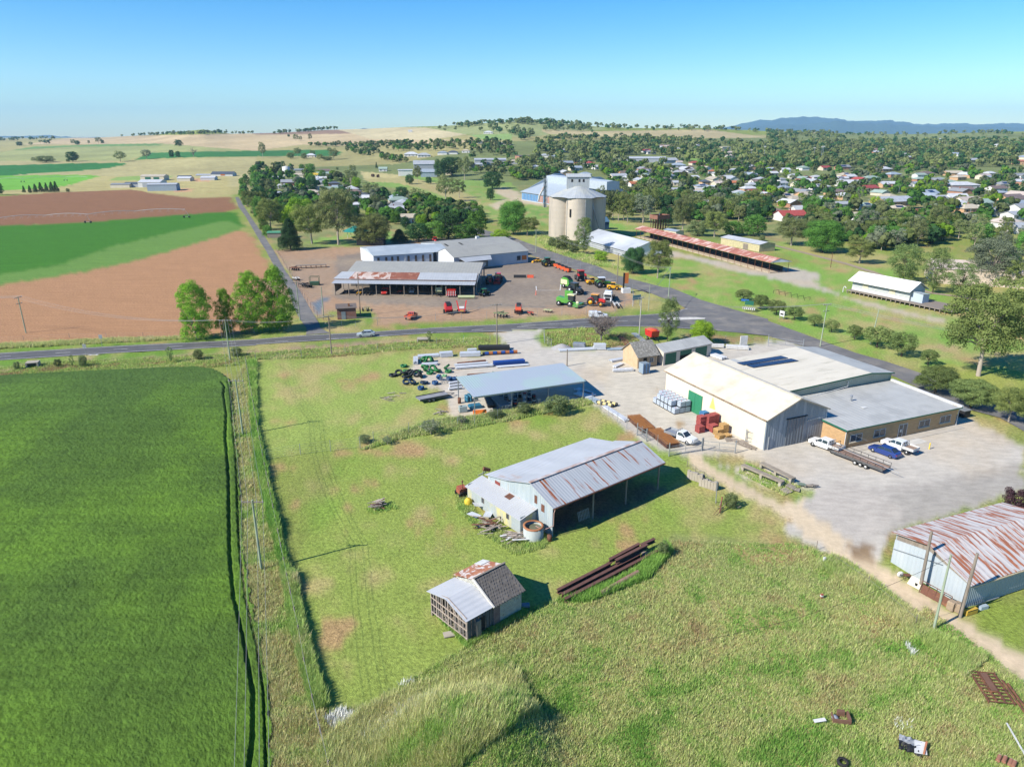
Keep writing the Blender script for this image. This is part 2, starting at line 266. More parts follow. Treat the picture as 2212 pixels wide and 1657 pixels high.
AZ,RR=np.meshgrid(az,rr);X=RR*np.sin(AZ);Y=RR*np.cos(AZ);ZT=terrain(X,Y)
JX=(fbm(X,Y,1.1,4)-.5)*1.8*np.clip(RR/90,.8,4);JY=(fbm(X+50,Y+90,1.1,4)-.5)*1.8*np.clip(RR/90,.8,4)
PX,PY=proj(X+JX,np.maximum(Y+JY,6),terrain(X+JX,Y+JY))
COL=np.tile(al(144,156,78),(NR,NA,1)).astype(float);CLS=np.zeros((NR,NA),int)
for k,c,P in LAND:
 Pa=np.array(P);bb=(PX>=Pa[:,0].min())&(PX<=Pa[:,0].max())&(PY>=Pa[:,1].min())&(PY<=Pa[:,1].max())
 idx=np.where(bb)
 if len(idx[0])==0:continue
 ins=inpoly(PX[idx],PY[idx],P);i0,i1=idx[0][ins],idx[1][ins]
 COL[i0,i1]=c;CLS[i0,i1]=k
CLS[(CLS==0)&(RR>700)]=5
# grass varies in patches: lusher, straw-coloured, bare
gw=np.isin(CLS,(0,7))[...,None]*1.0
near=(1-sm(500,900,RR))[...,None]
n1=fbm(X,Y,14,5)[...,None];n2=fbm(X+300,Y-80,3.2,4)[...,None];n3=fbm(X-200,Y+40,38,4)[...,None]
straw=al(190,172,118);lush=al(124,162,60);bare=al(190,150,112)
w=sm(.46,.68,n2*.55+n1*.45)*.8*gw*near;COL=COL*(1-w)+straw*w
w=sm(.52,.70,n3*.5+fbm(X+70,Y+9,5,4)[...,None]*.5)*.5*gw*near;COL=COL*(1-w)+lush*w
w=sm(.66,.76,fbm(X+11,Y+5,6,5)[...,None])*.8*gw*near;COL=COL*(1-w)+bare*w
# gravel: dusty and worn places, pale wheel tracks
ya=np.isin(CLS,(1,4,6))[...,None]*1.0
w=sm(.45,.70,n1)*np.where(CLS==4,.18,.45)[...,None]*ya;COL=COL*(1-w)+al(208,186,152)*w
th=X*math.cos(math.radians(25))+Y*math.sin(math.radians(25));tv=-X*math.sin(math.radians(25))+Y*math.cos(math.radians(25))
w=sm(.5,.7,fbm(th/6,tv,1.3,3))[...,None]*.10*ya;COL=COL*(1-w)+al(160,154,144)*w
# far land: broad paddock tone
w=((fbm(X,Y,160,4)[...,None]-.5)*1.0)*(1-near);COL=COL*(1+.5*w)
COL*=(.88+.24*fbm(X,Y,1.1,3)[...,None])
COL=np.clip(COL,.004,.8)
for _ in range(1):
 B_=COL.copy();B_[1:-1,1:-1]=(COL[:-2,1:-1]+COL[2:,1:-1]+COL[1:-1,:-2]+COL[1:-1,2:]+2*COL[1:-1,1:-1])/6;COL=np.where(near>.5,B_,COL)
V=np.stack([X,Y,ZT+np.minimum((fbm(X,Y,5,3)-.62)*.3,0)*np.isin(CLS,(0,7))*(1-sm(150,500,RR))],-1)
def ground_mat(name,rough,fine,bump,amp,row=None):
 m=bpy.data.materials.new(name);m.use_nodes=True;t=m.node_tree;L=t.links.new;b=t.nodes['Principled BSDF']
 b.inputs['Roughness'].default_value=rough;b.inputs['Specular IOR Level'].default_value=.15
 tc=nd(t,'ShaderNodeTexCoord');at_=nd(t,'ShaderNodeVertexColor',layer_name='col')
 n=nd(t,'ShaderNodeTexNoise',i_Scale=fine,i_Detail=8.0,i_Roughness=.7);L(tc.outputs['Object'],n.inputs['Vector'])
 r=nd(t,'ShaderNodeMapRange',i_From_Min=.32,i_From_Max=.68,i_To_Min=1-amp,i_To_Max=1+amp);L(n.outputs[0],r.inputs[0])
 mx=nd(t,'ShaderNodeVectorMath',operation='SCALE');L(at_.outputs[0],mx.inputs[0]);L(r.outputs[0],mx.inputs['Scale'])
 last=mx.outputs[0]
 if row:
  mp=nd(t,'ShaderNodeMapping');mp.inputs['Rotation'].default_value=(0,0,math.radians(row[0]));mp.inputs['Scale'].default_value=(row[1],row[2],1)
  L(tc.outputs['Object'],mp.inputs[0]);n2=nd(t,'ShaderNodeTexNoise',i_Scale=1.0,i_Detail=4.0);L(mp.outputs[0],n2.inputs['Vector'])
  r2=nd(t,'ShaderNodeMapRange',i_From_Min=.35,i_From_Max=.65,i_To_Min=.90,i_To_Max=1.07);L(n2.outputs[0],r2.inputs[0])
  m2=nd(t,'ShaderNodeVectorMath',operation='SCALE');L(last,m2.inputs[0]);L(r2.outputs[0],m2.inputs['Scale']);last=m2.outputs[0]
 L(last,b.inputs['Base Color'])
 nb=nd(t,'ShaderNodeTexNoise',i_Scale=fine*1.6,i_Detail=6.0,i_Roughness=.7);L(tc.outputs['Object'],nb.inputs['Vector'])
 bp=nd(t,'ShaderNodeBump',i_Strength=1.0,i_Distance=bump);L(nb.outputs[0],bp.inputs['Height']);L(bp.outputs[0],b.inputs['Normal'])
 return m
GM={0:ground_mat('grass_ground',.95,2.2,.16,.40),1:ground_mat('gravel',.9,3.0,.03,.09,(25,.5,1.1)),2:ground_mat('ploughed_soil',.95,2.4,.25,.42,(-8,.06,1.1)),3:ground_mat('irrigated_crop',.9,1.2,.2,.2,(12,.05,.8)),4:ground_mat('yard_dirt',.9,.8,.04,.12,(5,.5,.8)),5:ground_mat('hill_grass',.95,.05,.8,.14),6:ground_mat('track_dirt',.9,1.2,.05,.12)}
NM={0:'ground',1:'gravel_yard',2:'ploughed_field',3:'irrigated_field',4:'machinery_yard_ground',5:'hills',6:'path'}
FI=(np.arange(NR-1)[:,None]*NA+np.arange(NA-1)[None]);FQ=np.stack([FI,FI+1,FI+1+NA,FI+NA],-1).reshape(-1,4)
c7=np.where(CLS==7,0,CLS);FC=c7[:-1,:-1].ravel()
Vf=V.reshape(-1,3);Cf=COL.reshape(-1,3)
for k in NM:
 sel=FQ[FC==k]
 if len(sel)==0:continue
 u,inv=np.unique(sel,return_inverse=True)
 o=npmesh(NM[k],Vf[u],inv.reshape(-1,4)[:,::-1],[GM[k]],smooth=True,col=Cf[u])
 tag(o,kind='structure')
# ---------------------------------------------------------------- roads
ASP=mat('asphalt',(.075,.076,.08),.85,c2=(.11,.108,.105),s=.35,amt=.6,bump=.01,bs=8,streak=(1,1,1),c3=(.15,.145,.13),s3=.12,t3=(.5,.75))
ASPO=mat('old_asphalt',(.16,.155,.15),.9,c2=(.11,.108,.105),s=.25,amt=.7,bump=.01,bs=8,c3=(.22,.2,.17),s3=.2,t3=(.48,.7))
SHO=mat('shoulder_gravel',(.36,.32,.26),.95,c2=(.27,.22,.17),s=.6,bump=.02)
PNT=mat('road_paint',(.72,.72,.7),.7,c2=(.45,.44,.42),s=1.2,amt=.45)
def dens(ps,step=3.0):
 o=[]
 for i in range(len(ps)):
  p,q=Vector(ps[i]),Vector(ps[(i+1)%len(ps)]);n=max(1,int((q-p).length/step))
  o+=[p.lerp(q,k/n)for k in range(n)]
 return o
def sheet(name,ps,z,m,jit=.0,kind='structure',parent=None):
 o=[]
 for p in dens(ps):
  j=(fbm(np.array([p.x]),np.array([p.y]),2.5,2)[0]-.5)*2*jit
  o.append((p.x+j,p.y+j,z))
 import bmesh
 bm=bmesh.new();f=bm.faces.new([bm.verts.new(v)for v in o]);bmesh.ops.triangulate(bm,faces=[f]);bmesh.ops.recalc_face_normals(bm,faces=bm.faces)
 for f in bm.faces:
  if f.normal.z<0:f.normal_flip()
 me=bpy.data.meshes.new(name);bm.to_mesh(me);bm.free();ob=link(name,me,parent,[m])
 return tag(ob,kind=kind)
north=gl('E -1500,640 -600,592 0,563 1000,502 2209,444 Q 440,408 870,388 1500,347 2209,311 G 640,264 870,250 1240,226 1400,206 1500,178 1480,150 1420,125',0)
south=gl('G 2209,411 1700,366 1240,336 900,333 600,345 0,361 Q 2209,376 1500,392 870,435 0,491 E 2209,498 1000,563 0,626 -600,655 -1500,705',0)
r2n=gl('C -700,950 -300,1050 0,1128 300,1240 700,1362 900,1455 1300,1560 G 1370,0 1640,108 1870,175 2209,270 H 0,286 500,470 750,560 1000,630 1330,740 1700,940 2000,1020 2500,1210',0)
r2s=gl('H 2500,1400 2000,1120 1700,1040 1330,880 1100,770 700,620 300,505 0,414',0)
r2w=gl('G 1420,125 1290,85 1080,0 C 1170,1610 900,1530 600,1432 400,1352 180,1292 0,1180 -300,1100 -700,1000',0)
sheet('road',north+list(r2w)[0:3]+[g('G',1640,110,0),g('G',1800,220,0),g('G',2000,330,0)]+south,.05,ASP,.05)
sheet('side_road',list(reversed(r2w))+[g('G',1420,130,0),g('G',1500,180,0),g('G',1400,210,0),g('G',1300,240,0),g('G',1500,300,0),g('G',1700,362,0)]+list(reversed(r2s))+list(reversed(r2n)),.058,ASPO,.1)
sheet('lane',gl('A 1958,682 2020,760 2060,870 2120,950 2209,1105 B 100,1270 200,1460 280,1580 Q 290,70 360,240 400,300 440,350 430,405 640,392 560,350 540,300 490,220 400,60 B 360,1560 260,1430 160,1255 60,1100 A 2209,1020 2130,900 2050,770 1985,680',0),.054,ASPO,.1)
for e,wd in((north,-.45),(south,-.45)):
 pass
def strip(mb,ps,w,z,m=0,off=0.0):
 P=[Vector((p.x,p.y,0))for p in ps];L_,R_=[],[]
 for i,p in enumerate(P):
  d=(P[min(i+1,len(P)-1)]-P[max(i-1,0)]).normalized();n=Vector((-d.y,d.x,0))
  L_.append(p+n*(off+w/2)+Vector((0,0,z)));R_.append(p+n*(off-w/2)+Vector((0,0,z)))
 for i in range(len(P)-1):mb.poly([R_[i],R_[i+1],L_[i+1],L_[i]],m)
mk=MB()
strip(mk,north[0:14],.13,.064,0,-.5);strip(mk,south[1:],.13,.064,0,-.5)
cl=[(a+b)/2 for a,b in((at(x,0+y1,0),at(x,y2,0))for x,y1,y2 in((-150,777,793),(0,763.8,779),(250,749,762),(553,733.6,747),(780,723,736),(1106,700,716),(1272,690,709)))]
def dash(mb,ps,on,off,w,z):
 d=0;tot=[]
 for i in range(len(ps)-1):
  p,q=ps[i],ps[i+1];L_=(q-p).length;t=0
  while t<L_:
   ph=(d+t)%(on+off)
   if ph<on:
    e=min(L_,t+on-ph);a=p.lerp(q,t/L_);b=p.lerp(q,e/L_);strip(mb,[a,b],w,z);t=e+.01
   else:t+=on+off-ph
  d+=L_
dash(mk,cl,3,9,.13,.064)
strip(mk,gl('G 80,328 420,308 700,296 1000,287',0),.14,.064)
strip(mk,gl('G 1480,272 1540,262 1660,262',0),.35,.068)
for y,w,x0,x1 in((0,.25,0,1),):
 pass
ob=mk.build('road_marking',PNT);tag(ob,kind='structure')
isl=[(-.5,0),(.5,0)]
sheet('traffic_island',gl('G 1255,275 1300,264 1460,256 1580,255 1670,262 1660,272 1480,278 1300,284',0),.1,mat('pale_concrete',(.55,.53,.48),.9,s=1),0)
# the speed limit painted on the road, letters laid flat on the asphalt
def flat_text(name,s,p,rz,size,m,z=.07,sx=1,sy=1,kind='structure',parent=None,rot=(0,0,0),ext=.0,al_='CENTER'):
 c=bpy.data.curves.new(name,'FONT');c.body=s;c.size=size;c.align_x=al_;c.align_y='CENTER';c.extrude=ext;c.resolution_u=2
 t=bpy.data.objects.new(name,c);C.objects.link(t)
 dg=bpy.context.evaluated_depsgraph_get();me=bpy.data.meshes.new_from_object(t.evaluated_get(dg));bpy.data.objects.remove(t)
 o=link(name,me,parent);me.materials.clear();me.materials.append(m)
 o.location=(p[0],p[1],z if len(p)<3 else p[2]);o.rotation_euler=(rot[0],rot[1],rz);o.scale=(sx,sy,1)
 if kind:tag(o,kind=kind)
 return o
q0=g('E',800,570,0);q1=g('E',860,526,0)
flat_text('road_number_marking','60',q0,math.radians(87-90+90+3),2.3,PNT,.068,1,2.3)
flat_text('road_number_marking','60',q1,math.radians(-90),2.3,PNT,.068,1,2.3)
# ---------------------------------------------------------------- foliage
def leaf_mat(name,rnd=.16,trans=.3):
 m=bpy.data.materials.new(name);m.use_nodes=True;t=m.node_tree;L=t.links.new;t.nodes.clear()
 a=nd(t,'ShaderNodeVertexColor',layer_name='col');oi=nd(t,'ShaderNodeObjectInfo');h=nd(t,'ShaderNodeHueSaturation')
 r=nd(t,'ShaderNodeMapRange',i_To_Min=1-rnd,i_To_Max=1+rnd);L(oi.outputs['Random'],r.inputs[0]);L(r.outputs[0],h.inputs['Value'])
 r2=nd(t,'ShaderNodeMath',operation='MULTIPLY');r2.inputs[1].default_value=7.13;L(oi.outputs['Random'],r2.inputs[0])
 r3=nd(t,'ShaderNodeMath',operation='FRACT');L(r2.outputs[0],r3.inputs[0]);r4=nd(t,'ShaderNodeMapRange',i_To_Min=.494,i_To_Max=.512);L(r3.outputs[0],r4.inputs[0]);L(r4.outputs[0],h.inputs['Hue'])
 L(a.outputs[0],h.inputs['Color'])
 d=nd(t,'ShaderNodeBsdfDiffuse');tr=nd(t,'ShaderNodeBsdfTranslucent');mx=nd(t,'ShaderNodeMixShader',i_Fac=trans);o=nd(t,'ShaderNodeOutputMaterial')
 L(h.outputs[0],d.inputs[0]);L(h.outputs[0],tr.inputs[0]);L(d.outputs[0],mx.inputs[1]);L(tr.outputs[0],mx.inputs[2]);L(mx.outputs[0],o.inputs[0])
 return m
LEAF=leaf_mat('foliage',.24);GRASSM=leaf_mat('grass_blades',0,.35)
def bark(n,c,c2):return mat(n,c,.9,c2=c2,s=1.5,streak=(2,2,.4),bump=.02)
BK={'pale':bark('pale_bark',(.42,.36,.3),(.22,.18,.14)),'dark':bark('dark_bark',(.11,.085,.065),(.06,.045,.035)),'grey':bark('dead_wood',(.24,.2,.18),(.14,.115,.10))}
def clumps(rg,kind,n):
 """centres and radii of leaf clumps in a crown about 1 wide and 1 tall (z 0..1)"""
 cs=[]
 for i in range(n):
  u=(i+.5)/n;a=i*2.39996+rg.uniform(-.5,.5)
  if kind=='poplar':
   z=.04+.92*u;r=.43*(math.sin(math.pi*min(1,z*.78+.17))**.9)*rg.uniform(.3,1.1);cr=rg.uniform(.07,.15)
  elif kind=='cone':
   z=.06+.88*u;r=.44*(1-z)**.8*rg.uniform(.6,1);cr=.07+.12*(1-z)
  elif kind=='gum':
   z=.32+.62*u+rg.uniform(-.05,.05);r=.44*math.sqrt(max(.05,1-((z-.6)/.46)**2))*rg.uniform(.45,1.02);cr=rg.uniform(.075,.15)
  elif kind=='wispy':
   z=.12+.82*u;r=.42*math.sin(math.pi*(.12+.82*(1-u)))*rg.uniform(.35,1.05);cr=rg.uniform(.07,.13)
  elif kind=='umbrella':
   z=.26+.6*u;r=.43*math.sqrt(max(.05,1-((z-.52)/.42)**2))*rg.uniform(.55,1.05);cr=rg.uniform(.10,.17)
  else:
   z=.12+.76*u;r=.40*math.sqrt(max(.05,1-((z-.47)/.50)**2))*rg.uniform(.55,1);cr=rg.uniform(.12,.19)
  cs.append((r*math.cos(a),r*math.sin(a),z,cr*rg.uniform(.8,1.2)))
 return cs
def crown_mesh(rg,cs,nl,ls,c1,c2,thin=0.0,sq=.75):
 Vs=[];Cs=[]
 for(x,y,z,r)in cs:
  n=int(nl*(r/.14)**1.6)
  d=rg.normal(size=(n,3));d/=np.linalg.norm(d,axis=1)[:,None]
  d[:,2]=np.where(d[:,2]<-.45,-d[:,2]*.6,d[:,2])
  rad=r*(rg.uniform(.6,1.12,n)**.6);p=d*rad[:,None]*[1,1,sq]+[x,y,z]
  nn=d+rg.normal(size=(n,3))*.34;nn/=np.linalg.norm(nn,axis=1)[:,None]
  a=np.cross(nn,rg.normal(size=(n,3)));a/=np.linalg.norm(a,axis=1)[:,None]+1e-9;b=np.cross(nn,a)
  s=(ls*rg.uniform(.6,1.4,n))[:,None]
  q=np.stack([p-a*s-b*s*.7,p+a*s-b*s*.5,p+a*s*.7+b*s,p-a*s*.6+b*s*.8],1)
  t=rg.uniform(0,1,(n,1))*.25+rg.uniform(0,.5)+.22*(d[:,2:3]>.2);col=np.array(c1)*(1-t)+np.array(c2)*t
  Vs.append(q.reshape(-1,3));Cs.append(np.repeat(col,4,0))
 V_=np.concatenate(Vs);return V_,np.arange(len(V_)).reshape(-1,4),np.concatenate(Cs)
def limbs(mb,rg,cs,h0,tr,k,m=0,crook=.04):
 mb.path([(0,0,-.02),(rg.uniform(-.01,.01),rg.uniform(-.01,.01),h0*.5),(rg.uniform(-.02,.02),rg.uniform(-.02,.02),h0)],[tr*1.25,tr,tr*.8],7,m)
 for(x,y,z,r)in cs[::max(1,len(cs)//k)][:k]:
  j=Vector((x*.45+rg.uniform(-crook,crook),y*.45+rg.uniform(-crook,crook),h0+(z-h0)*.55))
  mb.path([(0,0,h0*rg.uniform(.75,1)),j,(x,y,z)],[tr*.55,tr*.38,tr*.12],5,m)
KIND={'gum':('gum',(.075,.095,.035),(.15,.165,.07),'pale',.42,.022),'olive':('gum',(.075,.097,.03),(.15,.175,.055),'pale',.4,.022),'grey':('gum',(.09,.11,.065),(.18,.20,.13),'pale',.35,.024),'broad':('round',(.045,.10,.02),(.10,.20,.04),'dark',.25,.022),'dark':('round',(.022,.055,.022),(.05,.10,.035),'dark',.22,.024),'lime':('round',(.09,.16,.015),(.19,.28,.03),'dark',.25,.02),'plum':('round',(.035,.02,.025),(.075,.04,.045),'dark',.22,.02),'poplar':('poplar',(.06,.13,.015),(.18,.31,.04),'pale',.12,.016),'wispy':('wispy',(.07,.10,.035),(.16,.21,.07),'dark',.5,.014),'pine':('cone',(.02,.045,.02),(.05,.085,.035),'dark',.4,.018),'bush':('round',(.06,.085,.03),(.15,.18,.08),'dark',.15,.02),'tidy':('umbrella',(.06,.085,.028),(.14,.175,.06),'dark',.3,.028),'pepper':('round',(.10,.125,.04),(.20,.225,.085),'dark',.25,.03)}
PROTO={}
def proto(kind,lod,var):
 key=(kind,lod,var)
 if key in PROTO:return PROTO[key]
 form,c1,c2,bk,th,tr=KIND[kind];rg=np.random.default_rng(hash_(kind)+var*7+lod*100)
 nc,nl,ls={0:(74,420,.0075),1:(44,110,.015),2:(22,34,.032)}[lod]
 if form=='wispy':nl=int(nl*.7)
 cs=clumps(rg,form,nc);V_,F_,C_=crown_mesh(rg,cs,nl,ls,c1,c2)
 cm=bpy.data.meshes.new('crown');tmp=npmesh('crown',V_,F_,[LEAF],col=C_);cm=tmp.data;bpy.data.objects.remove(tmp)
 mb=MB();limbs(mb,rg,cs,th,tr,{0:16,1:9,2:4}[lod]);o=mb.build('trunk',BK[bk],fixn=False);tm=o.data;bpy.data.objects.remove(o)
 PROTO[key]=(cm,tm);return PROTO[key]
def hash_(s):return sum(ord(c)*(i+3)for i,c in enumerate(s))%9973
NAMEK={'gum':'gum_tree','olive':'gum_tree','grey':'gum_tree','broad':'leafy_tree','dark':'leafy_tree','lime':'leafy_tree','plum':'plum_tree','poplar':'poplar_tree','wispy':'oak_tree','pine':'conifer_tree','bush':'shrub','tidy':'street_tree','pepper':'pepper_tree'}
NTREE=[0]
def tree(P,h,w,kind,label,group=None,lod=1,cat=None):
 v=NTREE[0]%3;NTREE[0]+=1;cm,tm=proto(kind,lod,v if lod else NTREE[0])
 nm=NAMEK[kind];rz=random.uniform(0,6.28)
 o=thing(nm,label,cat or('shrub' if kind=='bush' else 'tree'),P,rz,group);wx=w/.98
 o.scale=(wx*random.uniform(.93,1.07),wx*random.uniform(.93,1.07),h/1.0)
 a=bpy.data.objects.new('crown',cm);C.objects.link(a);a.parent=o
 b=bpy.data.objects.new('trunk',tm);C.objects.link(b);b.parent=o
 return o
def hpx(P,ytop):
 lo,hi=0.,60.
 for _ in range(40):
  m=(lo+hi)/2;yy=proj(P.x,P.y,P.z+m)[1]
  if yy>ytop:lo=m
  else:hi=m
 return lo
def mpp(P):
 return(P.y*math.cos(PIT)+(CH-P.z)*math.sin(PIT))/F
def ptree(r,x,y,top,w,kind,label,group=None,lod=1,cat=None):
 P=g(r,x,y);s=.57604/RG[r][2]if r!='d' else 1.0
 h=hpx(P,px(r,x,top)[1]);return tree(P,max(h,.6),w*s*mpp(P),kind,label,group,lod,cat)
